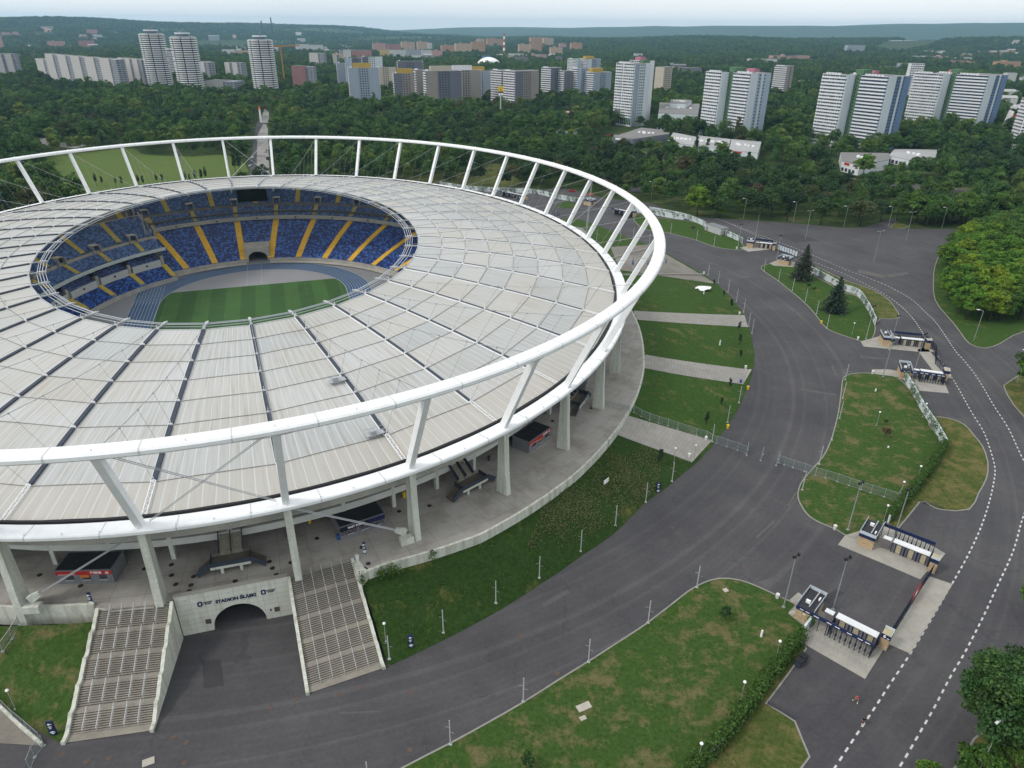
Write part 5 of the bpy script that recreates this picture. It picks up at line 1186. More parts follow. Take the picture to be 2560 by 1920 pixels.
run('arm', 11.0, [('6', (408, 375), 'single armed street lamp leftmost before the dark tree belt'), ('6', (728, 400), 'single armed street lamp before the middle of dark tree belt'), ('6', (1053, 430), 'single armed street lamp before the dark bush at belt end'), ('6', (1338, 432), 'single armed street lamp beside the narrow side road'), ('6', (1682, 437), 'single armed street lamp before the chestnut trees'),
    ('6', (1888, 1163), 'single armed street lamp on the grass tip below the bright grove', -0.4), ('F', (1925, 1400), 'single armed street lamp at the lower right corner', 0.5), ('F', (2290, 640), 'single armed street lamp head at the right picture edge', 0.3), ('C', (2165, 250), 'single armed street lamp before the tree at right edge', 0.2),
    ('2', (1892, 1110), 'single armed street lamp at the side road behind the ring'), ('2', (2000, 1285), 'single armed street lamp on the road behind the ring'), ('2', (866, 1150), 'slim street lamp on the dry verge behind the stadium'), ('2', (885, 1150), 'second slim street lamp on the dry verge behind the stadium')], '', 'single armed street lamps')
# white banner poles along the inner road
pole = thing('banner_pole', '', 'pole'); m = MB(); m.tube([(0, 0, 0), (0, 0, 5.3)], 0.10, 6, r2=0.09); m.box((0, 0, 0.1), (0.5, 0.35, 0.2)); m.build('shaft', M('pole_pale', (0.42, 0.43, 0.43), 0.5, 0.06), pole)
m = MB(); m.bar((0, 0, 3.7), (-0.75, 0.1, 3.55), 0.032); m.bar((0, 0, 3.0), (0.7, -0.1, 2.95), 0.032); m.build('banner_arm', m_steel, pole)
sets = [('along the grass bank, counted from the staircase', [('E', (318, 690)), ('E', (665, 520)), ('E', (1002, 330)), ('E', (1281, 168)), ('B', (1547, 1335)), ('B', (1770, 1170)), ('B', (1965, 1018)), ('B', (2134, 885))]),
    ('along the foreground lawn kerb, counted from below', [('E', (188, 1510)), ('E', (710, 1240)), ('E', (1178, 965)), ('E', (1597, 710)), ('E', (1980, 458)), ('F', (107, 230))]),
    ('along the big lawn kerb, counted from its lower tip', [('C', (785, 940)), ('C', (893, 775)), ('C', (975, 620)), ('C', (1025, 480)), ('C', (1045, 350)), ('C', (1062, 232))]),
    ('along the stadium lawns, counted from the link fence', [('C', (205, 630)), ('C', (305, 505)), ('C', (378, 380)), ('6', (462, 1115)), ('6', (440, 1072)), ('6', (408, 980)), ('6', (362, 912)), ('6', (308, 850)), ('6', (245, 790)), ('6', (180, 740))]),
    ('along the spruce lawn kerb, counted from the far tip', [('6', (540, 715)), ('6', (633, 778)), ('6', (722, 840)), ('6', (805, 910)), ('6', (877, 990)), ('6', (943, 1083))]),
    ('on the far gate lawn, counted from the left', [('6', (-60, 470)), ('6', (107, 515)), ('6', (217, 555))]), ('behind the ring struts, counted from the left', [('5', (1650, 520)), ('5', (1800, 520)), ('5', (1886, 500)), ('5', (1988, 545))])]
firstp = True
for nm, L_ in sets:
    for i, (r, p) in enumerate(L_):
        b = GB(r, p); l = ORD[i] + ' white banner pole ' + nm
        if firstp: pole.location = b; tag(pole, l, group='white banner poles'); firstp = False
        else: dup(pole, b, random.uniform(-0.4, 0.4), l, 'white banner poles')
# wire-mesh fences
def wire_mat():
    m, t, b = new_mat('wire_mesh'); b.inputs['Base Color'].default_value = (0.24, 0.30, 0.28, 1); b.inputs['Metallic'].default_value = 0.3; b.inputs['Roughness'].default_value = 0.5
    tr = t.nodes.new('ShaderNodeBsdfTransparent'); mx = t.nodes.new('ShaderNodeMixShader'); o = t.nodes.new('ShaderNodeTexCoord').outputs['UV']
    s = t.nodes.new('ShaderNodeSeparateXYZ'); lk(t, o, s.inputs[0])
    gx = mth(t, 'LESS_THAN', mth(t, 'FRACT', mth(t, 'MULTIPLY', s.outputs[0], 12.0)), 0.16); gy = mth(t, 'LESS_THAN', mth(t, 'FRACT', mth(t, 'MULTIPLY', s.outputs[1], 5.0)), 0.14)
    lk(t, mth(t, 'MAXIMUM', gx, gy), mx.inputs[0]); lk(t, tr.outputs[0], mx.inputs[1]); lk(t, b.outputs[0], mx.inputs[2]); lk(t, mx.outputs[0], t.nodes['Material Output'].inputs['Surface']); return m
m_wire = wire_mat()
def link_fence(label, pts, h=2.0, group='wire mesh fences'):
    o = pts[0]; t = thing('mesh_fence', label, 'fence', o, 0, group); P = [p - o for p in pts]
    for i, p in enumerate(P): m = MB(); m.tube([p, p + Vector((0, 0, h + 0.12))], 0.06, 6); m.box(p + Vector((0, 0, 0.06)), (0.4, 0.4, 0.12)); m.build('post', m_steel, t)
    for a, b in zip(P, P[1:]):
        m = MB(); L_ = (b - a).length; z = Vector((0, 0, h)); z0 = Vector((0, 0, 0.1)); m.quad(a + z0, b + z0, b + z, a + z, uv=[(0, 0), (L_, 0), (L_, h), (0, h)]); pn = m.build('mesh_panel', m_wire, t)
        m = MB(); m.bar(a + z, b + z, 0.045); m.bar(a + z0, b + z0, 0.04); m.build('panel_frame', m_steel, pn)
link_fence('wire mesh fence across the road left of its open gate', [GB('C', p) for p in ((235, 640), (300, 662), (368, 684), (428, 708))], 2.2)
link_fence('open wire mesh gate leaf at the left fence end', [GB('C', p) for p in ((428, 718), (434, 680))], 2.2, 'open gate leaves'); link_fence('open wire mesh gate leaf standing alone in the middle of road', [GB('C', p) for p in ((518, 750), (532, 712))], 2.2, 'open gate leaves'); link_fence('open wire mesh gate leaf at the right fence part', [GB('C', p) for p in ((618, 782), (634, 745))], 2.2, 'open gate leaves')
link_fence('wire mesh fence across the road right of its open gate', [GB('C', p) for p in ((634, 765), (670, 778), (725, 796), (800, 821), (868, 845))], 2.2)
link_fence('wire mesh fence crossing the big lawn to the ivy wall', [GB('C', p) for p in ((870, 846), (933, 862), (1010, 886), (1085, 912), (1163, 938), (1225, 958), (1312, 985), (1392, 1012), (1420, 960))], 2.2)
link_fence('wire mesh fence beside the lowest ribbed path on the bank', [GB('B', p) for p in ((1888, 440), (1937, 468), (1990, 490), (2048, 510), (2108, 527), (2170, 548))] + [GB('C', p) for p in ((105, 586), (168, 604), (232, 640))], 2.0)
link_fence('short wire mesh fence across the terrace by the far stair', [G('B', p, ZT) for p in ((1480, 455), (1560, 400), (1562, 375), (1630, 390), (1762, 416), (1826, 430), (1860, 436))], 1.9)
link_fence('wire mesh fence along the low wall left of the staircase', [G('D', p, 0.3) for p in ((-120, 870), (0, 985), (90, 1075), (180, 1150), (265, 1225))], 2.2)
link_fence('wire mesh gate leaf standing open beside the left staircase', [G('D', p, 0.0) for p in ((285, 1245), (225, 1320), (195, 1400))], 2.2, 'open gate leaves')
link_fence('wire mesh fence on the left bank under the retaining wall', [G('D', p, zz) for p, zz in (((-60, 670), 3.5), ((20, 640), 4.5), (( 80, 560), 5.3), ((130, 470), 6.2))], 2.0)
P = GL('D', [(-200, 800), (0, 1000), (130, 1125), (275, 1250)]); t = thing('low_wall', 'low white wall with ivy in the lower left corner', 'wall', P[0])
MB().sweep([p - P[0] for p in P], [(-0.2, 0), (0.2, 0), (0.2, 0.7), (-0.2, 0.7)]).build('wall_body', m_wallw, t)
# navy information totems
def totem(r, p, label, z=None, h=2.8, w_=0.95, rz=0.2):
    b = GB(r, p) if z is None else G(r, p, z); t = thing('info_totem', label, 'sign', b, rz, 'navy information totems')
    MB().bb(-w_ / 2, w_ / 2, -0.12, 0.12, 0, h).build('body', m_navy, t); m = MB(); m.box((-0.12, -0.135, h - 0.5), (0.28, 0.03, 0.32)); m.build('emblem', m_sign_white, t)
    m = MB(); m.box((0.18, -0.135, h - 0.5), (0.22, 0.03, 0.08)); m.build('emblem_lettering', m_sign_white, t)
    for k, l in ((0, 0.5), (1, 0.36), (2, 0.3)): m = MB(); m.box((-0.08, -0.135, h - 1.0 - 0.2 * k), (l, 0.03, 0.07)); m.build('text_line', m_sign_white, t)
    m = MB(); pr = [(0.35 * math.cos(a) * (1 + 0.25 * math.sin(3 * a)), 0.3 * math.sin(a) * (1 + 0.2 * math.cos(4 * a))) for a in [2 * PI * i / 18 for i in range(18)]]
    m.add([(x, -0.135, 0.55 + z_) for x, z_ in pr], [tuple(range(18))]); m.build('map_print', M('map_white', (0.6, 0.65, 0.7), 0.5, 0.4, 4, 12), t)
totem('E', (458, 612), 'navy information totem on the grass bank near the right staircase'); totem('D', (348, 1172), 'navy information totem at the foot of the left staircase'); totem('B', (2043, 955), 'navy information totem on the bank below the ribbed path')
totem('D', (592, 338), 'slim navy totem on the terrace above the left staircase', ZT, 2.6, 0.5); totem('B', (160, 1347), 'slim navy totem on the terrace above the right staircase', ZT, 2.6, 0.5)
totem('5', (1375, 370), 'dark navy totem on the asphalt behind the roof edge', 0.0, 3.0, 1.2); totem('5', (1402, 375), 'second dark navy totem on the asphalt behind the roof edge', 0.0, 3.0, 1.2)
# bins
def bin_(r, p, label, m, z=None, h=1.0):
    b = GB(r, p) if z is None else G(r, p, z); t = thing('litter_bin', label, 'bin', b, 0.3, 'litter bins'); q = MB(); n = 8
    q.tube([(0, 0, 0), (0, 0, h)], 0.3, n, r2=0.38); q.build('bin_body', m, t); q = MB(); q.tube([(0, 0, h), (0, 0, h + 0.1)], 0.4, n, r2=0.36); q.build('bin_rim', m, t)
m_bw = M('bin_white', (0.62, 0.63, 0.60), 0.6, 0.08); m_by = M('bin_yellow', (0.70, 0.48, 0.02), 0.5, 0.08); m_bb = M('bin_blue', (0.03, 0.08, 0.30), 0.5, 0.08)
for r, p, l, m in (('C', (994, 1192), 'white litter bin at the kerb of the big lawn tip', m_bw), ('F', (624, 298), 'white litter bin on the foreground lawn kerb near the mast', m_bw), ('C', (1237, 193), 'white litter bin at the top kerb of big lawn', m_bw), ('6', (1143, 1156), 'white litter bin at the lower kerb of spruce lawn', m_bw),
    ('C', (166, 618), 'white litter bin beside the steps of lowest ribbed path', m_bw), ('C', (421, 160), 'white litter bin beside the middle ribbed path end', m_bw), ('6', (381, 995), 'white litter bin at the uppermost ribbed path', m_bw), ('C', (58, 728), 'white litter bin at the lower side of path steps', m_bw), ('C', (435, 292), 'yellow bin at the end of the middle ribbed path', m_by), ('C', (306, 542), 'yellow bin on the lawn edge above the link fence', m_by), ('C', (389, 250), 'blue bin beside the yellow one at the middle path', m_bb),
    ('6', (907, 1052), 'yellow and blue bin at the spruce lawn kerb', m_by), ('6', (363, 573), 'white litter bin at the far gate lawn tip', m_bw), ('6', (153, 735), 'white litter bin at the forecourt corner', m_bw)): bin_(r, p, l, m)
bin_('E', (112, 52), 'white litter bin on the terrace above the right staircase', m_bw, ZT); bin_('A', (1992, 1150), 'yellow bin on the terrace under the roof edge', m_by, ZT, 1.2); bin_('B', (412, 985), 'yellow bin on the terrace behind the fourth column', m_by, ZT, 1.2); bin_('B', (958, 748), 'dark litter bin on the terrace near the gallery stair', m_gutter, ZT); bin_('A', (2178, 1255), 'blue bin at the corner of the fast food kiosk', m_bb, ZT)
for p, l in (((785, 700), 'black wheeled container upper of the pair at the kerb below gate six'), ((764, 728), 'black wheeled container lower of the pair at the kerb below gate six')):
    t = thing('waste_container', l, 'container', G('F', p), 0.6, 'black wheeled containers'); m = MB(); m.bb(-0.65, 0.65, -0.5, 0.5, 0.1, 1.15); m.build('tub', m_gutter, t); m = MB(); m.bb(-0.7, 0.7, -0.55, 0.55, 1.152, 1.3); m.build('lid', m_black, t)
    for x in (-0.5, 0.5): m = MB(); m.tube([(x, -0.4, 0.1), (x, 0.4, 0.1)], 0.1, 8); m.build('wheel', m_black, t)
# white signboard, stones and slabs on the grass
b = GB('B', (1710, 905)); t = thing('signboard', 'blank white signboard standing on the tall dry grass of bank', 'sign', b, 0.9); MB().box((0, 0, 0.95), (1.9, 0.12, 1.0)).build('board', m_sign_white, t)
for x in (-0.7, 0.7): MB().box((x, 0, 0.25), (0.08, 0.08, 0.5)).build('leg', m_steel, t)
for r, p, l, s in (('E', (1568, 1000), 'largest pale concrete slab lying in the foreground lawn', (2.3, 1.2, 0.14)), ('E', (1562, 1073), 'small pale slab below the largest one on the foreground lawn', (1.0, 0.7, 0.14)), ('F', (293, 250), 'square pale slab near the lawn kerb tip', (0.9, 0.9, 0.14)), ('D', (955, 1352), 'white square slab set into the asphalt at bottom left', (1.6, 1.2, 0.03)), ('F', (725, 398), 'small concrete slab beside the booth of gate six', (1.2, 0.9, 0.16))):
    g = GB(r, p); o = MB().box((0, 0, s[2] / 2 + 0.1), s).build('concrete_slab', M('slab_pale', (0.40, 0.37, 0.32), 0.9, 0.2, 0.8, 5)); o.location = g; o.rotation_euler.z = 0.45; tag(o, l, 'slab', 'concrete slabs')
for r, p, l, h in (('F', (521, 545), 'white marker stone on the foreground lawn', 1.5), ('6', (255, 1192), 'white pillar on the lawn between two ribbed paths', 1.9), ('C', (1256, 305), 'white marker stone on the upper big lawn', 0.9), ('C', (1338, 668), 'small white marker stone in the big lawn', 0.5), ('6', (152, 862), 'white pillar under the pale sail on the lawn', 1.3)):
    g = GB(r, p); m = MB(); m.tube([(0, 0, 0), (0, 0, h * 0.8), (0, 0, h)], 0.22, 8, r2=0.16); o = m.build('marker_stone', m_sign_white); o.location = g; tag(o, l, 'stone', 'white marker stones')
g = GB('6', (148, 835)); t = thing('sail_canopy', 'white round pale sail on the lawn below the forecourt', 'canopy', g, 0.2); m = MB(); n = 24; vs = [(0, 0, 1.7)]
for i in range(n): a = 2 * PI * i / n; q = 3.2 + 0.35 * math.sin(5 * a) + 0.3 * math.sin(3 * a + 1); vs.append((q * math.cos(a), q * 0.72 * math.sin(a), 0.7 + 0.25 * math.sin(4 * a)))
m.add(vs, [(0, 1 + i, 1 + (i + 1) % n) for i in range(n)]); m.build('cloth', m_sign_white, t); m = MB(); m.tube([(0, 0, 0), (0, 0, 1.7)], 0.08, 6); m.build('mast', m_steel, t)
# manhole covers and drain grates
mh = [('D', p, 0) for p in ((402, 1300), (703, 1325), (557, 1348), (1120, 1192), (1197, 1228), (1188, 1357), (1908, 945), (1742, 1000), (2180, 915))] + [('E', p, 0) for p in ((122, 875), (453, 905), (1162, 535), (448, 1272), (1398, 783))] + [('F', (410, 90), 0), ('C', (680, 440), 0), ('B', (2140, 1182), 0)]
mt = [('D', p, ZT) for p in ((255, 148), (930, 108), (1102, 82), (1103, 150), (1130, 208), (1246, 158), (1228, 213), (1216, 252), (1512, 188), (1732, 62), (1752, 104), (1776, 147), (1870, 68), (518, 218))] + [('B', p, ZT) for p in ((380, 1076), (575, 1040), (487, 1026), (140, 1308), (1367, 495), (1555, 263), (1615, 413))] + [('A', (2038, 1250), ZT), ('E', (182, 75), ZT)]
m_rust = M('rusty_iron', (0.10, 0.07, 0.058), 0.9, 0.25, 3, 10); m_iron = M('dark_iron', (0.035, 0.03, 0.027), 0.8, 0.3, 3, 10); pr = None; pi_ = None
for r, p, z in mh + mt:
    q = G(r, p, z)
    if z == 0:
        if pr is None: m = MB(); m.tube([(0, 0, -0.02), (0, 0, 0.03)], 0.42, 14); m.tube([(0, 0, 0.03), (0, 0, 0.04)], 0.3, 14); pr = m.build('manhole_cover', m_rust); o = pr
        else: o = pr.copy(); COL.objects.link(o)
        tag(o, 'rusty round manhole cover set into the asphalt of the inner road', 'manhole', 'manhole covers in the road')
    else:
        if pi_ is None: m = MB(); m.tube([(0, 0, -0.02), (0, 0, 0.03)], 0.45, 12); m.box((0, 0, 0.03), (0.5, 0.5, 0.03)); pi_ = m.build('drain_grate', m_iron); o = pi_
        else: o = pi_.copy(); COL.objects.link(o)
        tag(o, 'dark round drain grate set into the concrete terrace', 'drain', 'drain grates in the terrace')
    o.location = q + Vector((0, 0, 0.012))
# folded parasols on the forecourt
m_blue = M('parasol_blue', (0.02, 0.10, 0.30), 0.7, 0.15)
for i, (p, s, l) in enumerate((((1880, 695), 1.6, 'tallest folded blue parasol on the forecourt'), ((1778, 685), 1.0, 'folded blue parasol nearest the roof on the forecourt'), ((1978, 688), 1.0, 'folded blue parasol right of the tallest one'), ((2095, 675), 1.0, 'folded blue parasol behind the white ring'))):
    g = GB('5', p); t = thing('folded_parasol', l, 'parasol', g, 0, 'folded blue parasols'); m = MB(); m.tube([(0, 0, 0), (0, 0, 3.0 * s)], 0.05, 6); m.box((0, 0, 0.06), (0.8, 0.8, 0.12)); m.build('pole', m_steel, t); m = MB(); m.tube([(0, 0, 1.0 * s), (0, 0, 1.5 * s), (0, 0, 2.9 * s)], 0.42 * s ** 0.5, 8, r2=0.06); m.build('canopy', m_blue, t)
# bicycle stands along the kerbs of the small car parks
for r, a, b, l in (('F', (560, 985), (738, 1085), 'low row of bicycle hoops at the foreground verge'), ('C', (1545, 1018), (1680, 1062), 'low row of bicycle hoops at the outer verge')):
    A_, B_ = G(r, a), G(r, b); t = thing('bicycle_rack', l, 'bicycle rack', A_, 0, 'bicycle racks'); d = B_ - A_; m = MB(); n = 14
    for i in range(n): c = d * (i / (n - 1)); m.tube([c, c + Vector((0, 0, 0.7)), c + Vector((0.25, 0.4, 0.7)), c + Vector((0.25, 0.4, 0))], 0.03, 5)
    m.bar((0, 0, 0.1), d + Vector((0, 0, 0.1)), 0.06); m.build('hoops', m_gutter, t)
# slim queue posts in front of gate six
o = None
for i in range(10):
    for s in (0, 1):
        q = g1a.lerp(g1b, 0.2 + 0.82 * i / 9) + Vector((-0.67, -0.74, 0)) * (0.9 + 1.5 * s)
        if o is None: m = MB(); m.tube([(0, 0, 0.12), (0, 0, 1.2)], 0.035, 5); m.box((0, 0, 0.14), (0.2, 0.2, 0.04)); o = m.build('queue_post', m_steel); c = o
        else: c = o.copy(); COL.objects.link(c)
        c.location = q; tag(c, 'slim steel queue post on the paving before gate six', 'post', 'queue posts before gate six')
# grey container behind the far gate lawn
g = GL('6', [(160, 452), (235, 478)]); d = g[1] - g[0]; t = thing('container_shed', 'grey container shed in the line of the white wall', 'container', g[0], math.atan2(d.y, d.x)); MB().bb(0, d.length * 1.3, 0, 5, 0, 3.4).build('shell', m_greyl, t); MB().bb(-0.1, d.length * 1.3 + 0.1, -0.1, 5.1, 3.4, 3.55).build('roof', m_grey, t); MB().box((1.5, -0.04, 1.1), (1.1, 0.06, 2.2)).build('door', m_grey, t)
g = G('6', (1180, 352)); t = thing('white_cabin', 'small white cabin under the trees beside the side road', 'cabin', g, 0.15); MB().bb(0, 7, 0, 4, 0, 3.6).build('wall', m_canopy, t); MB().bb(-0.4, 7.4, -0.4, 4.4, 3.6, 3.9).build('roof', m_grey, t)
for x in (1.2, 4.2): MB().bb(x, x + 1.6, -0.06, -0.01, 1.2, 2.6).build('window', m_gutter, t)

# ---- cars
def car_proto(m_body):
    t = thing('parked_car', '', 'car'); x = [(-2.15, 0.45), (-2.2, 0.8), (-1.3, 0.95), (-0.6, 1.42), (0.95, 1.45), (1.75, 1.0), (2.15, 0.9), (2.2, 0.45), (2.1, 0.25), (-2.1, 0.25)]
    m = MB(); n = len(x); vs = [(a, -0.88 + (0.16 if b > 1.2 else 0), b) for a, b in x] + [(a, 0.88 - (0.16 if b > 1.2 else 0), b) for a, b in x]
    m.add(vs, [tuple(range(n - 1, -1, -1)), tuple(range(n, 2 * n))] + [(i, (i + 1) % n, n + (i + 1) % n, n + i) for i in range(n)]); m.build('body', m_body, t)
    m = MB(); m.quad((-1.24, -0.76, 1.0), (-0.66, -0.66, 1.4), (-0.66, 0.66, 1.4), (-1.24, 0.76, 1.0)); m.v = [(a - 0.03, b, c + 0.02) for a, b, c in m.v]; m.build('windscreen', m_black, t)
    m = MB(); m.quad((1.68, -0.76, 1.06), (1.68, 0.76, 1.06), (1.02, 0.66, 1.43), (1.02, -0.66, 1.43)); m.v = [(a + 0.03, b, c + 0.02) for a, b, c in m.v]; m.build('rear_window', m_black, t)
    for s in (-1, 1):
        m = MB(); m.quad((-1.1, s * 0.88, 1.0), (1.5, s * 0.88, 1.0), (0.85, s * 0.75, 1.38), (-0.55, s * 0.75, 1.38)); m.build('side_window', m_black, t)
        for xx in (-1.35, 1.3): m = MB(); m.tube([(xx, s * 0.72, 0.33), (xx, s * 0.92, 0.33)], 0.33, 12); w_ = m.build('wheel', m_black, t)
        m = MB(); m.box((-2.19, s * 0.6, 0.68), (0.06, 0.35, 0.14)); m.build('headlight', m_sign_white, t); m = MB(); m.box((2.19, s * 0.62, 0.75), (0.06, 0.3, 0.16)); m.build('tail_light', m_red, t)
    return t
CARS = {c: car_proto(M('car_' + c, col, 0.25, 0.03, 1, 4, 0.1, spec=0.5)) for c, col in (('white', (0.7, 0.7, 0.7)), ('red', (0.35, 0.02, 0.02)), ('black', (0.015, 0.015, 0.02)), ('silver', (0.4, 0.42, 0.44)), ('blue', (0.03, 0.07, 0.2)), ('orange', (0.5, 0.1, 0.03)))}
used = set()
def car(col, p, rz, label, group):
    o = CARS[col]
    if col in used: return dup(o, p, rz, label, group)
    used.add(col); o.location = p; o.rotation_euler.z = rz; tag(o, label, group=group)
g = 'cars on the road behind the stadium'
car('red', G('5', (1493, 205)), 2.8, 'dark red car on the road behind the struts', g); car('orange', G('5', (1608, 228)), 2.6, 'orange car right of the dark red one behind the struts', g); car('white', G('1', (1625, 1018)), 1.5, 'white car at the roadside of the straight park avenue', g); car('blue', G('1', (1618, 1045)), 1.5, 'blue car at the roadside of the straight park avenue', g); car('silver', G('1', (1612, 1070)), 1.5, 'silver car nearest on the straight park avenue', g)
cl = ['silver', 'black', 'white', 'blue', 'black', 'silver', 'red', 'white', 'black', 'orange']
for i in range(7): car(cl[i], G('3', (850 + i * 16, 955 + i * 4)), 0.5, ORD[i] + ' parked car from the left before the middle white tower', 'cars parked before the towers')
for i in range(7): car(cl[::-1][i], G('2', (1725 + i * 24, 875 - i % 2)), 0.2, ORD[i] + ' parked car from the left before the single white tower', 'cars parked before the towers')

# ---- two runners on the outer road
m_skin = M('skin', (0.45, 0.26, 0.18), 0.6, 0.05, 8, 20, src='obj'); m_hair = M('hair_dark', (0.03, 0.02, 0.015), 0.7, 0.2, 8, 20, src='obj')
def skin_mesh(name, verts, edges, radii, m, parent, root=0, levels=2):
    me = bpy.data.meshes.new(name); me.from_pydata(verts, edges, []); o = bpy.data.objects.new(name, me); COL.objects.link(o)
    md = o.modifiers.new('skin', 'SKIN'); md.use_smooth_shade = True; md.branch_smoothing = 0.4; sv = me.skin_vertices
    if not sv: bpy.context.view_layer.update()
    for i, r in enumerate(radii): me.skin_vertices[0].data[i].radius = (r, r); me.skin_vertices[0].data[i].use_root = (i == root)
    ss = o.modifiers.new('sub', 'SUBSURF'); ss.levels = levels; ss.render_levels = levels
    dg = bpy.context.evaluated_depsgraph_get(); nm = bpy.data.meshes.new_from_object(o.evaluated_get(dg)); nm.materials.clear(); nm.materials.append(m); nm.polygons.foreach_set('use_smooth', [True] * len(nm.polygons))
    o.modifiers.clear(); old = o.data; o.data = nm; bpy.data.meshes.remove(old); nm.name = name
    if parent: o.parent = parent
    return o
def person(label, loc, rz, J, top, shorts, hair=True, legm=None):
    t = thing('person', label, 'person', loc, rz, 'runners on the outer road'); t.scale = (1.1,) * 3; V = []; E_ = []; Rr = []
    def v(p, r, par=None):
        V.append(p); Rr.append(r)
        if par is not None: E_.append((par, len(V) - 1))
        return len(V) - 1
    pe = v(J['pelvis'], 0.125); ch = v(J['chest'], 0.145, v(J['waist'], 0.12, pe)); nk = v(J['neck'], 0.055, ch); hd = v(J['head'], 0.10, v(J['chin'], 0.075, nk)); v(J['crown'], 0.085, hd)
    f = Vector(J['head']); fw = Vector((0, -1, 0))
    for s in ('l', 'r'):
        hp = v(J['hip' + s], 0.095, pe); kn = v(J['knee' + s], 0.06, hp); an = v(J['ank' + s], 0.042, kn); v(J['toe' + s], 0.036, an)
        sh = v(J['sho' + s], 0.065, ch); el = v(J['elb' + s], 0.044, sh); wr = v(J['wri' + s], 0.030, el); h_ = Vector(J['wri' + s]); d = (h_ - Vector(J['elb' + s])).normalized(); pa = v(tuple(h_ + d * 0.07), 0.034, wr)
        sd = d.cross(Vector((0, 0, 1))).normalized() if abs(d.z) < 0.95 else Vector((1, 0, 0))
        for k, (o_, L_) in enumerate(((-0.03, 0.07), (-0.01, 0.085), (0.01, 0.08), (0.03, 0.06))): b_ = h_ + d * 0.10 + sd * o_; q = v(tuple(b_), 0.010, pa); v(tuple(b_ + d * L_ * 0.5 + fw * 0.02), 0.009, q)
        q = v(tuple(h_ + d * 0.04 + sd * 0.05), 0.011, wr)
    skin_mesh('body', V, E_, Rr, legm or m_skin, t)
    W_ = [J['pelvis'], J['waist'], J['chest'], J['neck']]; r_ = [0.15, 0.145, 0.17, 0.075]; e = [(0, 1), (1, 2), (2, 3)]
    for s in ('l', 'r'): W_ += [J['sho' + s], tuple(Vector(J['sho' + s]).lerp(Vector(J['elb' + s]), 0.75))]; r_ += [0.09, 0.065]; n = len(W_); e += [(2, n - 2), (n - 2, n - 1)]
    skin_mesh('shirt', W_, e, r_, top, t)
    W_ = [tuple(Vector(J['pelvis']) + Vector((0, 0, 0.06))), J['pelvis']]; r_ = [0.15, 0.155]; e = [(0, 1)]
    for s in ('l', 'r'): W_ += [J['hip' + s], tuple(Vector(J['hip' + s]).lerp(Vector(J['knee' + s]), 0.75))]; r_ += [0.125, 0.09]; n = len(W_); e += [(1, n - 2), (n - 2, n - 1)]
    skin_mesh('shorts', W_, e, r_, shorts, t)
    for s in ('l', 'r'): a, b = Vector(J['ank' + s]), Vector(J['toe' + s]); skin_mesh('shoe', [tuple(a + (a - b) * 0.25), tuple(a.lerp(b, 0.6)), tuple(b)], [(0, 1), (1, 2)], [0.05, 0.052, 0.042], m_sign_white, t, levels=1)
    hm = MB(); hm.dome(tuple(f + Vector((0, 0.02, 0.02))), 0.112, 0.125, 0.125, 12, 5); hm.build('hair', m_hair, t, True)
    m = MB(); m.dome(tuple(f + fw * 0.105), 0.02, 0.03, 0.03, 6, 2); m.build('nose', m_skin, t, True)
    for s in (-0.035, 0.035): m = MB(); m.dome(tuple(f + fw * 0.098 + Vector((s, 0, 0.025))), 0.012, 0.01, 0.012, 6, 2); m.build('eye', m_hair, t)
    for s in (-0.105, 0.105): m = MB(); m.dome(tuple(f + Vector((s, 0.01, 0))), 0.015, 0.03, 0.04, 6, 2); m.build('ear', m_skin, t)
    return t
J1 = dict(pelvis=(0, 0, 0.95), waist=(0, -0.03, 1.12), chest=(0, -0.06, 1.34), neck=(0, -0.08, 1.5), chin=(0, -0.10, 1.56), head=(0, -0.11, 1.64), crown=(0, -0.10, 1.70), hipl=(0.1, 0, 0.9), kneel=(0.11, -0.32, 0.62), ankl=(0.11, -0.18, 0.22), toel=(0.11, -0.36, 0.13), hipr=(-0.1, 0, 0.9), kneer=(-0.11, 0.1, 0.5), ankr=(-0.1, 0.42, 0.18), toer=(-0.1, 0.36, 0.04),
    shol=(0.19, -0.05, 1.40), elbl=(0.27, 0.16, 1.18), wril=(0.22, -0.06, 1.05), shor=(-0.19, -0.06, 1.40), elbr=(-0.28, -0.02, 1.14), wrir=(-0.2, -0.27, 1.18))
J2 = dict(J1); J2.update(kneel=(0.11, 0.08, 0.5), ankl=(0.1, 0.3, 0.14), toel=(0.1, 0.22, 0.03), kneer=(-0.11, -0.2, 0.52), ankr=(-0.11, -0.22, 0.1), toer=(-0.11, -0.4, 0.04), elbr=(-0.3, -0.1, 1.62), wrir=(-0.24, -0.14, 1.86), elbl=(0.28, 0.02, 1.14), wril=(0.2, -0.22, 1.12))
person('person jogging in a pink shirt and black shorts on the asphalt', G('F', (1126, 970)), 0.3, J1, M('pink_shirt', (0.55, 0.05, 0.09), 0.7, 0.1), M('black_shorts', (0.012, 0.012, 0.013), 0.8, 0.1))
person('person in black top and shorts with one raised arm at dashed line', G('F', (1170, 1117)), 2.6, J2, M('black_shirt', (0.012, 0.012, 0.015), 0.8, 0.1), M('dark_shorts', (0.016, 0.016, 0.018), 0.8, 0.1))

person('person in an orange shirt walking on the park avenue, left of two', G('1', (1684, 1022)), 0.2, J2, m_orange, M('dark_trousers', (0.02, 0.02, 0.03), 0.8, 0.1))
person('person in a brown shirt walking on the park avenue, right of two', G('1', (1700, 1022)), 0.4, J1, M('brown_shirt', (0.12, 0.06, 0.04), 0.8, 0.1), MATS['dark_trousers'])
for o in COL.objects:
    if o.name.startswith('person') and 'avenue' in o.get('label', ''): o['group'] = 'walkers on the park avenue'

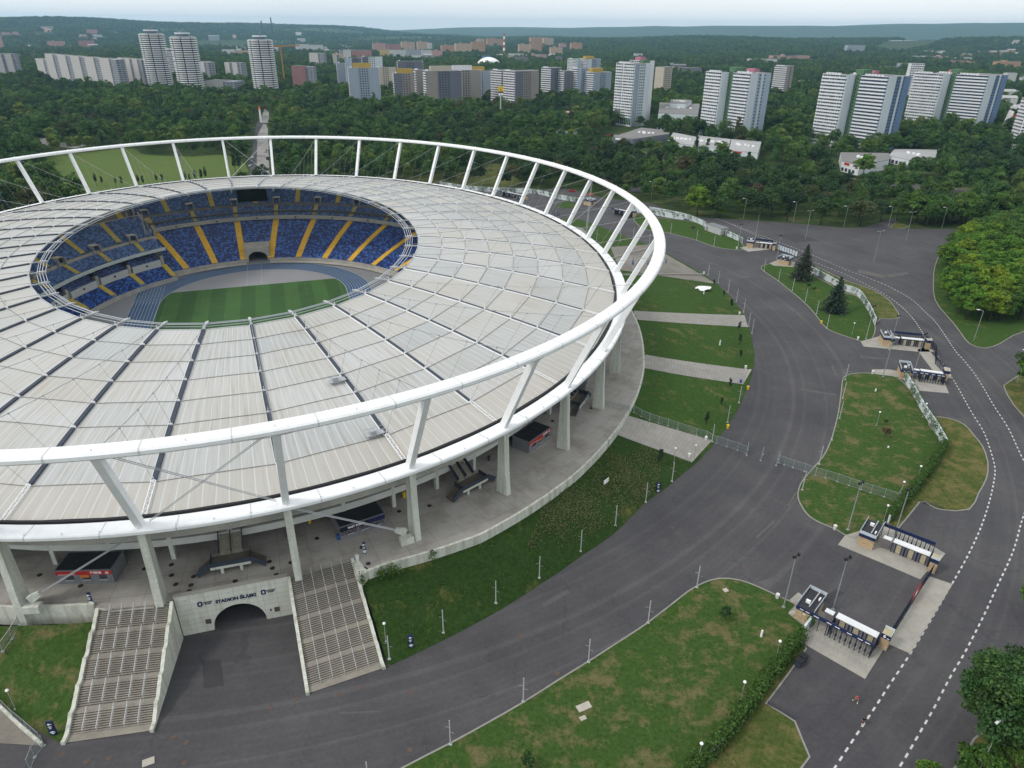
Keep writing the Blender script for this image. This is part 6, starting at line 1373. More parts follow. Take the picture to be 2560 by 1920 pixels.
# ================================================================== BUILDINGS
def facade_mat(name, wall, glass, bw, rh, mort, frame=None, var=0.06):
    """far facades: rows of window openings as the surface pattern of a wall"""
    m, t, b = new_mat(name); br = t.nodes.new('ShaderNodeTexBrick'); br.offset = 0; br.inputs['Scale'].default_value = 1; br.inputs['Brick Width'].default_value = bw; br.inputs['Row Height'].default_value = rh; br.inputs['Mortar Size'].default_value = mort; br.inputs['Mortar Smooth'].default_value = 0.0
    br.inputs['Color1'].default_value = tuple(glass) + (1,); br.inputs['Color2'].default_value = sc_(glass, 2.2) + (1,); br.inputs['Mortar'].default_value = tuple(wall) + (1,)
    uv = t.nodes.new('ShaderNodeTexCoord').outputs['UV']; lk(t, uv, br.inputs['Vector'])
    n = ramp(t, noise(t, 0.05, 4, src='obj'), [(0.3, sc_((1, 1, 1), 1 - var)), (0.7, (1, 1, 1))]); lk(t, mixc(t, 1, br.outputs['Color'], n, 'MULTIPLY'), b.inputs['Base Color']); b.inputs['Roughness'].default_value = 0.7; return m
m_roofg = M('flat_roof_grey', (0.16, 0.16, 0.165), 0.9, 0.2, 0.1, 1)
m_win = M('window_dark', (0.035, 0.045, 0.06), 0.2, 0.5, 0.5, 3, spec=0.6)
WALLS = {}
def wallm(key, col):
    if key not in WALLS: WALLS[key] = M('wall_' + key, col, 0.8, 0.07, 0.08, 0.8)
    return WALLS[key]
C_WHITE, C_PALE, C_BLUEG, C_GREEN, C_BLUE, C_DGREY, C_BEIGE, C_TAUPE = (0.66, 0.67, 0.69), (0.54, 0.60, 0.625), (0.34, 0.41, 0.50), (0.10, 0.22, 0.10), (0.125, 0.20, 0.33), (0.13, 0.14, 0.17), (0.44, 0.40, 0.33), (0.27, 0.245, 0.225)
wm = dict(white=wallm('white', C_WHITE), pale=wallm('pale', C_PALE), blueg=wallm('bluegrey', C_BLUEG), green=wallm('green', (0.085, 0.17, 0.095)), blue=wallm('blue', C_BLUE), dgrey=wallm('darkgrey', C_DGREY), beige=wallm('beige', C_BEIGE), taupe=wallm('taupe', C_TAUPE), yellow=wallm('yellow', (0.42, 0.29, 0.06)), pink=wallm('pink', (0.40, 0.16, 0.22)), lblue=wallm('lightblue', (0.28, 0.33, 0.39)), brick=wallm('brick', (0.30, 0.09, 0.055)))
FOOT = []
def footprint(o, rz, x0, x1, y0, y1, marg=5.0):
    c, s = math.cos(rz), math.sin(rz); FOOT.append([(o[0] + x * c - y * s, o[1] + x * s + y * c) for x, y in ((x0 - marg, y0 - marg), (x1 + marg, y0 - marg), (x1 + marg, y1 + marg), (x0 - marg, y1 + marg))])
def tower(label, o, rz, blocks, group, fl=2.8, cat='apartment block', name='apartment_tower'):
    """blocks: dict(x0,x1,y0,y1,h, wall, faces=[(side, a, b, kind, colour)]) in the tower's own metres; side f=front -y, r=+x, b=+y, l=-x"""
    t = thing(name, label, cat, o, rz, group); bal_proto = {}; win = MB()
    for B in blocks:
        x0, x1, y0, y1, h = B['x0'], B['x1'], B['y0'], B['y1'], B['h']; footprint(o, rz, x0, x1, y0, y1, 6); kk = 1 - 34 / math.hypot(o[0], o[1])
        for km in ((1, 2, 3) if B.get('clear') else ()): kq = 1 - (1 - kk) * km; footprint((o[0] * kq, o[1] * kq), rz, x0, x1, y0, y1, 4)
        MB().bb(x0, x1, y0, y1, 0, h).build('wall', wm[B['wall']], t)
        r = MB(); r.bb(x0 + 0.1, x1 - 0.1, y0 + 0.1, y1 - 0.1, h, h + 0.25); ro = r.build('roof', m_roofg, t)
        for c in B.get('caps', []): q = MB(); q.bb(*c[:4], h + 0.25, h + c[4]); q.build('penthouse', wm[c[5]], ro)
        if B.get('vents'):
            q = MB()
            for i in range(B['vents']): q.bb(x0 + 1.5 + i * 3.1, x0 + 3.5 + i * 3.1, y0 + 2, y0 + 4, h + 0.25, h + 1.5)
            q.build('roof_vent', wm['white'], ro)['kind'] = 'stuff'
        for side, a, b, kind, colr in B.get('faces', []):
            def pt(u, d, z):
                return {'f': (u, y0 - d, z), 'b': (u, y1 + d, z), 'r': (x1 + d, u, z), 'l': (x0 - d, u, z)}[side]
            def bx(m, u0, u1, d0, d1, z0, z1):
                p, q = pt(u0, d0, z0), pt(u1, d1, z1); m.bb(min(p[0], q[0]), max(p[0], q[0]), min(p[1], q[1]), max(p[1], q[1]), z0, z1)
            nf = int(h / fl)
            if kind == 'panel': m = MB(); bx(m, a, b, -0.2, 0.35, 0, h + 0.3); m.build('wall_panel', wm[colr], t)
            elif kind == 'bands':
                key = (side, a, b, B['x0'], B['y0'])
                for f in range(nf):
                    z = fl * f + (h - nf * fl)
                    if f == 0: m = MB(); bx(m, a, b, 0.02, 1.15, 0, 1.25); first = c = m.build('balcony', wm[colr], t); first.location.z = z
                    else: c = first.copy(); COL.objects.link(c); c.parent = t; c.location.z = z
                    if f > 0 and f in B.get('tint', ()): c.data = c.data.copy(); c.data.materials[0] = wm['green'] if colr == 'white' else c.data.materials[0]
                m = MB(); bx(m, a, b, 0.0, 1.0, h, h + 0.35); m.build('wall_panel', wm[colr], t)
                for f in range(nf):
                    z = fl * f + (h - nf * fl) + 1.3; n = max(2, int((b - a) / 2.4))
                    for i in range(n):
                        u = a + (b - a) * (i + 0.14 + 0.1 * random.random()) / n; bx(win, u, u + (b - a) / n * random.choice((0.55, 0.7, 0.78)), 0.005, 0.05, z, z + 1.25)
            elif kind == 'wins':
                n = max(1, round((b - a) / 3.2))
                for f in range(nf):
                    z = fl * f + (h - nf * fl) + 1.0
                    for i in range(n): u = a + (b - a) * (i + 0.5) / n; bx(win, u - 0.7, u + 0.7, 0.3, 0.40, z, z + 1.3)
    if win.f: win.build('window', m_win, t)['kind'] = 'stuff'
    return t
def base(r, p, z=0.0): q = G(r, p, z); return Vector((q.x, q.y, 0))
ZV = 11.0          # what is seen at the foot of the far blocks is their wall at tree-top height
def wide_tower(label, o, rz, scale, right, hgt, cap2='pink', tint=(0, 1, 2), clear=True):
    w1, gap, w2 = 28 * scale, 5.0, 29 * scale; dep = 16 * scale; yb = 14 * scale; db = 34 * scale
    A = dict(clear=clear, x0=0, x1=w1, y0=0, y1=dep, h=hgt, wall='pale', vents=5, tint=tint, faces=[('f', 0.3, w1 - 0.3, 'bands', 'white'), ('l', 0.5, 6, 'bands', 'white'), ('r', 0.2, 11 * scale, 'panel', 'pale'), ('r', 11.5 * scale, 14 * scale, 'wins', '')])
    Cc = dict(x0=w1 + 0.0, x1=w1 + gap, y0=13 * scale, y1=dep + 14, h=hgt + 1.2, wall='green', caps=[(w1 - 2, w1 + gap + 1, 14 * scale, 24, 3.4, 'green')], faces=[('f', w1 + 0.3, w1 + gap - 0.3, 'wins', '')])
    Bb = dict(x0=w1 + gap, x1=w1 + gap + w2, y0=yb, y1=yb + db, h=hgt, wall=right, vents=6, tint=tint, faces=[('f', w1 + gap + 0.3, w1 + gap + w2 - 0.3, 'bands', 'white'), ('r', yb + 0.2, yb + db * 0.34, 'panel', 'pale'), ('r', yb + db * 0.36, yb + db * 0.54, 'wins', ''), ('r', yb + db * 0.55, yb + db * 0.63, 'panel', 'pale'), ('r', yb + db * 0.64, yb + db * 0.72, 'wins', ''), ('b', w1 + gap + 1, w1 + gap + w2 - 1, 'bands', 'white')])
    D_ = dict(x0=-2, x1=-2 + w1, y0=dep + 26, y1=dep + 40, h=hgt - 1, wall='pale', vents=5, caps=[(8, 20, dep + 29, dep + 36, 3.6, cap2)], faces=[('f', -1.7, w1 - 2.3, 'bands', 'white'), ('r', dep + 26.4, dep + 34, 'panel', 'pale'), ('r', dep + 35, dep + 39, 'wins', '')])
    tower(label, o, rz, [A, Cc, Bb, D_], 'tall white banded apartment towers')
gT = 'tall white banded apartment towers'
def vbase(r, ptop, h):              # base of something h metres tall whose top is seen at ptop
    q = G(r, ptop, h); return Vector((q.x, q.y, 0))
wide_tower('tall white banded tower pair with grey side walls, leftmost of three wide pairs', base('3', (120, 880)), R(-62), 0.74, 'blueg', 59, 'pink')
wide_tower('tall white banded tower pair with blue side wall before the car park', base('3', (835, 925)), R(-60), 0.90, 'blue', 60, 'pink', (2,))
wide_tower('tall white banded tower pair with blue side wall, rightmost of three wide pairs', base('3', (1420, 845)), R(-58), 1.06, 'blue', 57, 'pink', (), False)
tower('single tall white banded tower left of the three wide pairs', base('2', (1752, 800)), R(-52), [
    dict(clear=True, x0=0, x1=27, y0=0, y1=24, h=62, wall='pale', vents=5, tint=(1, 2), faces=[('f', 0.3, 10, 'bands', 'white'), ('f', 11, 26.7, 'bands', 'white'), ('r', 0.2, 7, 'panel', 'lblue'), ('r', 7.5, 16, 'wins', ''), ('r', 16.3, 23.8, 'panel', 'pale'), ('b', 1, 26, 'bands', 'white')]),
    dict(x0=-6, x1=14, y0=26, y1=44, h=64, wall='white', caps=[(0, 8, 28, 36, 3.5, 'pink')], faces=[('f', -5.7, 13.7, 'bands', 'white')]), dict(x0=14, x1=20, y0=20, y1=30, h=65, wall='green')], gT)
tower('grey sided white banded tower standing behind the leftmost wide pair', base('3', (575, 640)), R(-42), [dict(x0=0, x1=20, y0=0, y1=24, h=47, wall='taupe', vents=4, faces=[('f', 0.3, 19.7, 'bands', 'white'), ('r', 10, 15, 'wins', ''), ('b', 1, 19, 'bands', 'white')])], gT)
tower('beige tower half hidden behind the single white tower', base('2', (2010, 640)), R(-48), [dict(x0=0, x1=16, y0=0, y1=20, h=45, wall='beige', faces=[('r', 2, 18, 'wins', ''), ('b', 1, 15, 'bands', 'white')])], gT)
tower('narrow white banded tower glimpsed between the two blue sided pairs', base('3', (1420, 690)), R(-14), [dict(x0=0, x1=17, y0=0, y1=15, h=56, wall='white', faces=[('f', 0.3, 16.7, 'bands', 'white')])], gT)
tower('white banded tower cut off by the right picture edge', base('3', (2150, 960)), R(-12), [dict(x0=0, x1=26, y0=0, y1=16, h=42, wall='white', faces=[('f', 0.3, 25.7, 'bands', 'white'), ('l', 0.5, 15, 'bands', 'white')])], gT)
# middle distance: eleven-storey blocks seen corner on
def midblock(label, r, bl, ytop, w_, d_, rz, left, right, cap=None, capc='yellow', bands=True):
    o = base(r, bl, ZV); h = height_at(o, full(r, (0, ytop))[1]); w_ *= 0.88; d_ *= 0.88
    F = [('f', 0.3, w_ * 0.4, 'bands' if bands else 'wins', 'white'), ('f', w_ * 0.42, w_ - 0.3, 'bands' if bands else 'wins', 'white'), ('r', 0.3, d_ * 0.32, 'panel', left), ('r', d_ * 0.34, d_ * 0.66, 'wins', ''), ('r', d_ * 0.68, d_ - 0.2, 'panel', right), ('b', 1, w_ - 1, 'bands', 'white')]
    caps = [(w_ * 0.25, w_ * 0.6, d_ * 0.15, d_ * 0.75, 5.5, capc)] if cap else []
    tower(label, o, rz, [dict(x0=0, x1=w_, y0=0, y1=d_, h=h, wall=right, faces=F, caps=caps, vents=3)], 'grey eleven storey blocks beyond the park')
midblock('blue grey block with yellow roof box, leftmost in front of the row', '2', (70, 640), 435, 12, 42, R(-78), 'lblue', 'lblue', True)
midblock('dark and taupe block with small yellow roof box right of the blue grey one', '2', (352, 640), 470, 12, 36, R(-78), 'dgrey', 'taupe', True)
midblock('brown taupe block between the yellow capped block and wide grey one', '2', (478, 640), 448, 16, 30, R(-66), 'taupe', 'taupe')
midblock('wide grey block with white balconies and pale roof box', '2', (545, 660), 455, 16, 50, R(-70), 'taupe', 'dgrey', True, 'beige')
midblock('dark grey block with white roof box right of the wide grey one', '2', (690, 640), 450, 13, 48, R(-74), 'dgrey', 'taupe', True, 'white')
midblock('light blue grey block with orange roof box near the white dome', '2', (828, 610), 455, 12, 32, R(-78), 'lblue', 'lblue', True)
midblock('taupe block with white balconies left of the tall yellow sign', '2', (972, 630), 450, 26, 24, R(-50), 'taupe', 'taupe')
midblock('dark block with white balconies behind the tall yellow sign', '2', (1052, 650), 455, 26, 44, R(-50), 'dgrey', 'taupe')
midblock('dark block with white balconies left end of the right group', '2', (1292, 600), 435, 22, 24, R(-46), 'dgrey', 'dgrey')
midblock('dark and taupe block with white balconies in the right group', '2', (1375, 600), 455, 22, 44, R(-46), 'dgrey', 'taupe')
midblock('light grey block with yellow roof box right end of the right group', '2', (1555, 600), 465, 24, 44, R(-46), 'lblue', 'lblue', True)
midblock('grey block with bare side wall between dark and light blocks', '2', (1478, 600), 440, 16, 24, R(-46), 'blueg', 'lblue')
midblock('farther white banded block behind the right group on the left', '2', (1460, 480), 378, 24, 26, R(-46), 'pale', 'pale', False)
midblock('farther white banded block behind the right group on the right', '2', (1530, 480), 380, 26, 48, R(-46), 'pale', 'lblue', True)
midblock('tall dark and white block behind the leftmost yellow roof', '2', (150, 540), 365, 12, 36, R(-74), 'dgrey', 'pale')
midblock('beige slab beside the tall dark and white block', '2', (238, 555), 432, 10, 34, R(-80), 'beige', 'beige', False, 'beige', False)
midblock('grey block rising behind the dark and taupe block', '2', (375, 520), 392, 12, 48, R(-78), 'dgrey', 'dgrey')
midblock('dark block at the left of the yellow roofed one', '2', (48, 540), 372, 12, 34, R(-76), 'blueg', 'dgrey')
midblock('blue grey block left end of the row behind the trees', '2', (-10, 530), 405, 12, 42, R(-76), 'lblue', 'blueg')
# round towers with rings of balconies
def round_tower(label, px, h, rr=19.0):
    o = base('1', px, 9.0); rr *= 0.9; t = thing('round_tower', label, 'apartment block', o, R(12), 'round towers beyond the park'); FOOT.append([(o.x - 26, o.y - 26), (o.x + 26, o.y - 26), (o.x + 26, o.y + 26), (o.x - 26, o.y + 26)])
    m = MB(); m.tube([(0, 0, 0), (0, 0, h)], rr - 2.2, 40); m.build('wall', M('round_wall', (0.045, 0.048, 0.065), 0.6, 0.2, 0.3, 1), t)
    nf = int(h / 2.75); first = None; m = MB(); nl = 8
    for k in range(nl):
        a0 = 2 * PI * (k + 0.05) / nl; a1 = 2 * PI * (k + 0.95) / nl; P = []
        for i in range(9):
            a = a0 + (a1 - a0) * i / 8; q = rr + 0.9 * math.sin(PI * i / 8); P.append((q * math.cos(a), q * math.sin(a), 0))
        m.sweep(P, [(-0.6, 0.0), (0.05, 0.0), (0.05, 1.3), (-0.12, 1.3), (-0.12, 0.2), (-2.6, 0.2), (-2.6, 0.0)])
    for f in range(nf):
        if first is None: first = m.build('balcony_ring', wallm('balcony', (0.74, 0.75, 0.75)), t); c = first
        else: c = first.copy(); COL.objects.link(c); c.parent = t
        c.location.z = 1.0 + f * h / nf
    m = MB(); m.tube([(0, 0, h), (0, 0, h + 0.6)], rr - 1, 32); ro = m.build('roof', wm['pale'], t)
    m = MB(); m.tube([(0, 0, h + 0.6), (0, 0, h + 3.8)], 8, 24); m.build('penthouse', wm['dgrey'], ro); m = MB(); m.tube([(0, 0, h + 3.8), (0, 0, h + 5.6)], 10.0, 24); m.build('penthouse_crown', wm['pale'], ro)
    m = MB(); m.tube([(0, 0, h + 5.6), (0, 0, h + 9)], 2.0, 8, r2=0.6); m.build('roof_mast', wm['dgrey'], ro)
o = base('1', (1040, 560), 9.0); round_tower('round white balcony tower, left of the two standing close together', (1040, 560), height_at(o, 218 / 2.572))
o = base('1', (1238, 585), 9.0); round_tower('round white balcony tower, right of the two standing close together', (1238, 585), height_at(o, 238 / 2.572))
o = base('1', (1715, 580), 9.0); round_tower('round white balcony tower standing alone, farthest right of the round ones', (1715, 580), height_at(o, 256 / 2.572))
o = base('1', (1128, 560)); round_tower('round tower mostly hidden behind the two close ones', (1115, 470), height_at(base('1', (1115, 470), 9.0), 332 / 2.572), 19)
# long pale slab on the left and its neighbours
m_slabw = facade_mat('slab_facade', (0.47, 0.46, 0.44), (0.10, 0.10, 0.11), 4.2, 2.8, 1.15)
m_slabd = facade_mat('slab_balcony_facade', (0.30, 0.32, 0.36), (0.07, 0.075, 0.085), 5.5, 2.8, 0.55)
def uvbox(m, x0, x1, y0, y1, h, mi=0, off=0.0):
    for (a, b) in (((x0, y0), (x1, y0)), ((x1, y0), (x1, y1)), ((x1, y1), (x0, y1)), ((x0, y1), (x0, y0))):
        L_ = math.hypot(b[0] - a[0], b[1] - a[1]); m.quad((a[0], a[1], 0), (b[0], b[1], 0), (b[0], b[1], h), (a[0], a[1], h), mi, uv=[(off, 0), (off + L_, 0), (off + L_, h), (off, h)])
    m.quad((x0, y0, h), (x1, y0, h), (x1, y1, h), (x0, y1, h), mi, uv=[(0.01, 0.01)] * 4)
def slab(label, r, a, b, ytop, segs, dep=13, group='far pale housing slabs', rz=None, name='housing_slab', mats=None):
    A_, B_ = base(r, a, ZV), base(r, b, ZV); d = B_ - A_; L_ = d.length; h = height_at(A_, full(r, (0, ytop))[1]); rz = math.atan2(d.y, d.x) if rz is None else rz
    t = thing(name, label, 'apartment block', A_, rz, group); footprint(A_, rz, 0, L_, 0, dep); mats = mats or (m_slabw, m_slabd)
    for i in range(segs):
        x0, x1 = L_ * i / segs, L_ * (i + 1) / segs; w0 = x0 + (x1 - x0) * 0.62
        m = MB(); uvbox(m, x0, w0, -1.2, dep, h); m.build('wall', mats[0], t)
        m = MB(); uvbox(m, w0 + 0.02, x1 - 0.02, 0.5, dep, h - 0.4); m.build('wall', mats[1], t)
        m = MB(); m.bb(x0 + 1, w0 - 1, 0, dep - 1, h + 0.02, h + 0.4); m.build('roof', m_roofg, t)
    return t
slab('long pale housing slab of stepped sections left of the round towers', '1', (330, 500), (780, 560), 345, 5)
slab('short grey slab at the left end of the long pale one', '1', (258, 480), (340, 500), 375, 1)
slab('grey slab partly behind the left round tower', '1', (790, 520), (935, 540), 370, 3)
slab('grey housing slab at the left picture edge', '1', (-60, 480), (130, 480), 345, 3)
slab('small grey block between round towers with pink roof', '1', (1460, 500), (1560, 505), 400, 2); slab('grey block just right of the close round towers', '1', (1296, 500), (1352, 505), 395, 1)
m_rb = facade_mat('red_block_facade', (0.30, 0.14, 0.14), (0.09, 0.09, 0.10), 3.4, 2.8, 0.9)
slab('reddish block right of the lone round tower', '1', (1888, 550), (2028, 552), 425, 1, mats=(m_rb, m_slabd)); slab('low wide grey hall between the round towers', '1', (1320, 570), (1510, 575), 520, 1, 30); slab('small pale block right of crane', '1', (1995, 420), (2088, 422), 340, 1)
slab('beige mid rise at right end of the left horizon group', '2', (-40, 430), (0, 430), 350, 1)
# crane and chimneys
o = base('1', (1835, 560)); t = thing('tower_crane', 'thin orange tower crane beside the lone round tower', 'crane', o, 0.4); h = height_at(o, 300 / 2.572); MB().box((0, 0, h / 2), (1.8, 1.8, h)).build('mast', M('crane_orange', (0.45, 0.20, 0.04), 0.6, 0.1), t); MB().bar((-14, 0, h), (32, 0, h + 2), 1.6).build('jib', MATS['crane_orange'], t); MB().box((-12, 0, h - 2), (4, 2, 3)).build('counterweight', m_grey, t)
for (x, y0, yb, l) in ((1695, 135, 215, 'thin dark chimney, left one of the two on the horizon'), (1758, 113, 200, 'thin dark chimney, right and taller of the two on the horizon')):
    D_ = 5200; az = (full('1', (x, yb))[0] / 2.5 - 512) / F_PX; g = G('1', (x, 260)); k = D_ / g.length; o = Vector((g.x * k, g.y * k, 0)); o.z = hill(o.x, o.y); h = height_at(o, y0 / 2.572); t = thing('factory_chimney', l, 'chimney', o, 0, 'horizon chimneys'); m = MB(); m.tube([(0, 0, 0), (0, 0, h)], 6, 12, r2=3.4); m.build('shaft', M('chimney_dark', (0.07, 0.075, 0.09), 0.8, 0.1), t); m = MB(); m.tube([(0, 0, h), (0, 0, h + 3)], 4.2, 12); m.build('rim', m_greyl, t)
o = base('2', (1055, 362)); t = thing('striped_chimney', 'red and white striped chimney among the orange blocks', 'chimney', o); h = height_at(o, 215 / 2.572); m = MB()
for i in range(8): m.tube([(0, 0, h * i / 8), (0, 0, h * (i + 1) / 8)], 4.6 - 0.25 * i, 12, i % 2, r2=4.6 - 0.25 * (i + 1))
m.build('shaft', [m_sign_white, M('chimney_red', (0.40, 0.09, 0.06), 0.7, 0.1)], t)
# tall yellow sign on a pole above the trees (plain yellow box with a white board)
o = base('2', (1033, 800)); t = thing('roadside_sign', 'tall grey pole with a yellow sign box above the trees', 'sign', o); h = height_at(o, 552 / 2.572); m = MB(); m.tube([(0, 0, 0), (0, 0, h - 7)], 0.7, 8); m.build('pole', m_greyl, t)
m = MB()
ar = []
for s in (-1, 1):
    for i in range(13): a = PI * i / 12; ar.append((s * (1.35 - 1.35 * math.cos(a)) , 5.2 * math.sin(a)))
for s in (-1, 1):
    P = [(s * 1.35 - 1.35 * math.cos(PI * i / 12), 0, h - 5.6 + 5.4 * math.sin(PI * i / 12)) for i in range(13)]
    for a, b in zip(P, P[1:]): m.bar(a, b, 1.3, 0.9)
m.bb(-2.3, 2.3, -0.4, 0.4, h - 5.4, h - 1.2); m.build('sign_box', M('sign_yellow', (0.72, 0.50, 0.02), 0.5, 0.05), t); m = MB(); m.bb(-3.0, 3.0, -0.5, 0.5, h - 7.0, h - 5.7); m.build('sign_base', m_black, t); m = MB(); m.bb(-2.4, 2.4, -0.5, 0.5, h - 9.2, h - 7.2); m.build('sign_board', m_sign_white, t)
# white dome
o = base('2', (957, 440)); t = thing('white_dome', 'white half round air dome beyond the grey blocks', 'dome', o); m = MB(); m.dome((0, 0, 0), 34, 34, 27, 24, 8); m.build('shell', m_sign_white, t, True); m = MB(); m.tube([(0, 0, 0), (0, 0, 2.5)], 35, 24); m.build('base_ring', m_grey, t); FOOT.append([(o.x - 45, o.y - 60), (o.x + 45, o.y - 60), (o.x + 45, o.y + 45), (o.x - 45, o.y + 45)])
# flat shops and halls
def hall(label, r, pts, ytop, roofm, wallm_, cat='shop', h=None, sign=None):
    P = GL(r, pts); o = P[0]; Q = [p - o for p in P]; h = h or 6.0; t = thing('flat_hall', label, cat, o, 0, 'flat shops along the boulevard'); FOOT.append([(p.x, p.y) for p in P])
    m = MB(); n = len(Q); m.add([(p.x, p.y, 0) for p in Q] + [(p.x, p.y, h) for p in Q], [(i, (i + 1) % n, n + (i + 1) % n, n + i) for i in range(n)]); m.build('wall', wallm_, t)
    m = MB(); m.prism([(p.x, p.y) for p in Q], h, h + 0.4); ro = m.build('roof', roofm, t)
    e = Q[1] - Q[0]; a = math.atan2(e.y, e.x); c = sum(Q, Vector()) / n
    for i in range(5): m = MB(); f = c + Vector((math.cos(a), math.sin(a), 0)) * (i - 2) * e.length * 0.16 + Vector((-math.sin(a), math.cos(a), 0)) * random.uniform(-3, 3); m.box(f + Vector((0, 0, h + 1.0)), (random.uniform(1.5, 3), 1.6, 1.2), a); m.build('roof_unit', m_sign_white, ro)
    nn = Vector((e.y, -e.x, 0)).normalized(); L_ = e.length; s = 1 if nn.y < 0 else -1; m = MB()
    for i in range(int(L_ / 4)): m.box(Q[0] + e * ((i + 0.5) * 4 / L_) + nn * s * 0.05 + Vector((0, 0, 1.8)), (2.6, 0.12, 2.4), a)
    if m.f: m.build('shop_window', m_win, t)['kind'] = 'stuff'
    if sign: m = MB(); m.box(Q[0] + e * 0.3 + nn * s * 0.2 + Vector((0, 0, h - 0.9)), (min(12, L_ * 0.3), 0.25, 1.5), a); m.build('shop_sign', sign, t)
    return t
Z8 = lambda *pts: [((x / 5.53 + 1500), (y / 5.53 + 320)) for x, y in pts]
m_hroof = M('hall_roof_grey', (0.19, 0.185, 0.18), 0.9, 0.15, 0.05, 0.6); m_lroof = M('hall_roof_light', (0.34, 0.34, 0.34), 0.9, 0.2, 0.06, 0.8)
hall('grey flat roofed hall with white corner sign below the single tower', 'f', Z8((165, 250), (450, 280), (950, 200), (940, 150), (560, 110)), 0, m_hroof, wm['dgrey'], h=7.5, sign=m_sign_white)
hall('long light shop row with red sign right of the grey hall', 'f', Z8((900, 340), (1270, 380), (1340, 260), (1000, 190)), 0, m_lroof, wm['pale'], h=8, sign=m_red)
hall('long light shop row with blue and white sign before the leftmost wide pair', 'f', Z8((1290, 385), (1740, 440), (1790, 290), (1370, 240)), 0, m_lroof, wm['pale'], h=8, sign=m_blue)
hall('light shop row with red sign ending before the car park', 'f', Z8((1760, 450), (2160, 500), (2210, 330), (1800, 290)), 0, m_lroof, wm['pale'], h=8, sign=m_red)
hall('grey roofed restaurant with white curved front among the trees', '3', [(1030, 1100), (1140, 1130), (1330, 1090), (1330, 1045), (1020, 1040)], 0, m_hroof, wm['white'], h=7, sign=m_red)
hall('white flat roofed pavilion right of the grey roofed restaurant', '3', [(1330, 1045), (1460, 1075), (1640, 1060), (1640, 1005), (1370, 1000)], 0, m_lroof, wm['white'], h=5)
hall('low grey fronted building at the right edge behind the red chapel', '3', [(2015, 740), (2212, 790), (2300, 760), (2212, 720)], 0, m_lroof, wm['pale'], 'office', h=10)
hall('curved terraced concrete building left of the leftmost wide pair', '3', [(-150, 840), (100, 850), (115, 770), (-140, 760)], 0, m_hroof, wm['pale'], 'office', h=17)
hall('upper round storey on the curved terraced concrete building', '3', [(-80, 800), (20, 805), (60, 775), (-70, 770)], 0, m_hroof, wm['pale'], 'office', h=22)
hall('white roofed low shop glimpsed between the boulevard trees', '2', [(1390, 880), (1500, 895), (1560, 860), (1440, 845)], 0, m_lroof, wm['white'], h=5)
hall('red roofed villa among the dark trees left of single tower', '2', [(1425, 790), (1490, 800), (1500, 770), (1440, 765)], 0, M('roof_red', (0.20, 0.03, 0.025), 0.8, 0.2, 0.3, 3), wm['beige'], 'house', h=9)
hall('white booth roofed kiosk row among the trees on the boulevard', '2', [(1190, 800), (1270, 808), (1270, 785), (1200, 780)], 0, m_lroof, wm['white'], h=5)
# red chapel with pale ribs
o = base('3', (2075, 900)); t = thing('ribbed_chapel', 'red brick wedge building with white ribs at the right edge', 'church', o, R(-20)); m = MB(); m.add([(0, 0, 0), (17, 0, 0), (17, 16, 0), (0, 16, 0), (2, 0, 26), (2, 16, 26), (17, 0, 12), (17, 16, 12)], [(0, 1, 6, 4), (1, 2, 7, 6), (2, 3, 5, 7), (3, 0, 4, 5)]); m.build('wall', wm['brick'], t)
m = MB(); m.add([(2, -0.5, 26.2), (2, 16.5, 26.2), (17.5, 16.5, 12.2), (17.5, -0.5, 12.2)], [(0, 1, 2, 3)]); m.add([(2, -0.5, 25.8), (2, 16.5, 25.8), (17.5, 16.5, 11.8), (17.5, -0.5, 11.8)], [(3, 2, 1, 0)]); m.build('roof', m_canopy, t)
for i in range(5): MB().bar((-1.2 - 0.2 * i, -0.4 + i * 3.4, 0), (1.6, -0.4 + i * 3.4, 26.5), 0.8, 1.2).build('rib', m_sign_white, t)
FOOT.append([(o.x - 8, o.y - 8), (o.x + 25, o.y - 12), (o.x + 28, o.y + 20), (o.x, o.y + 24)])
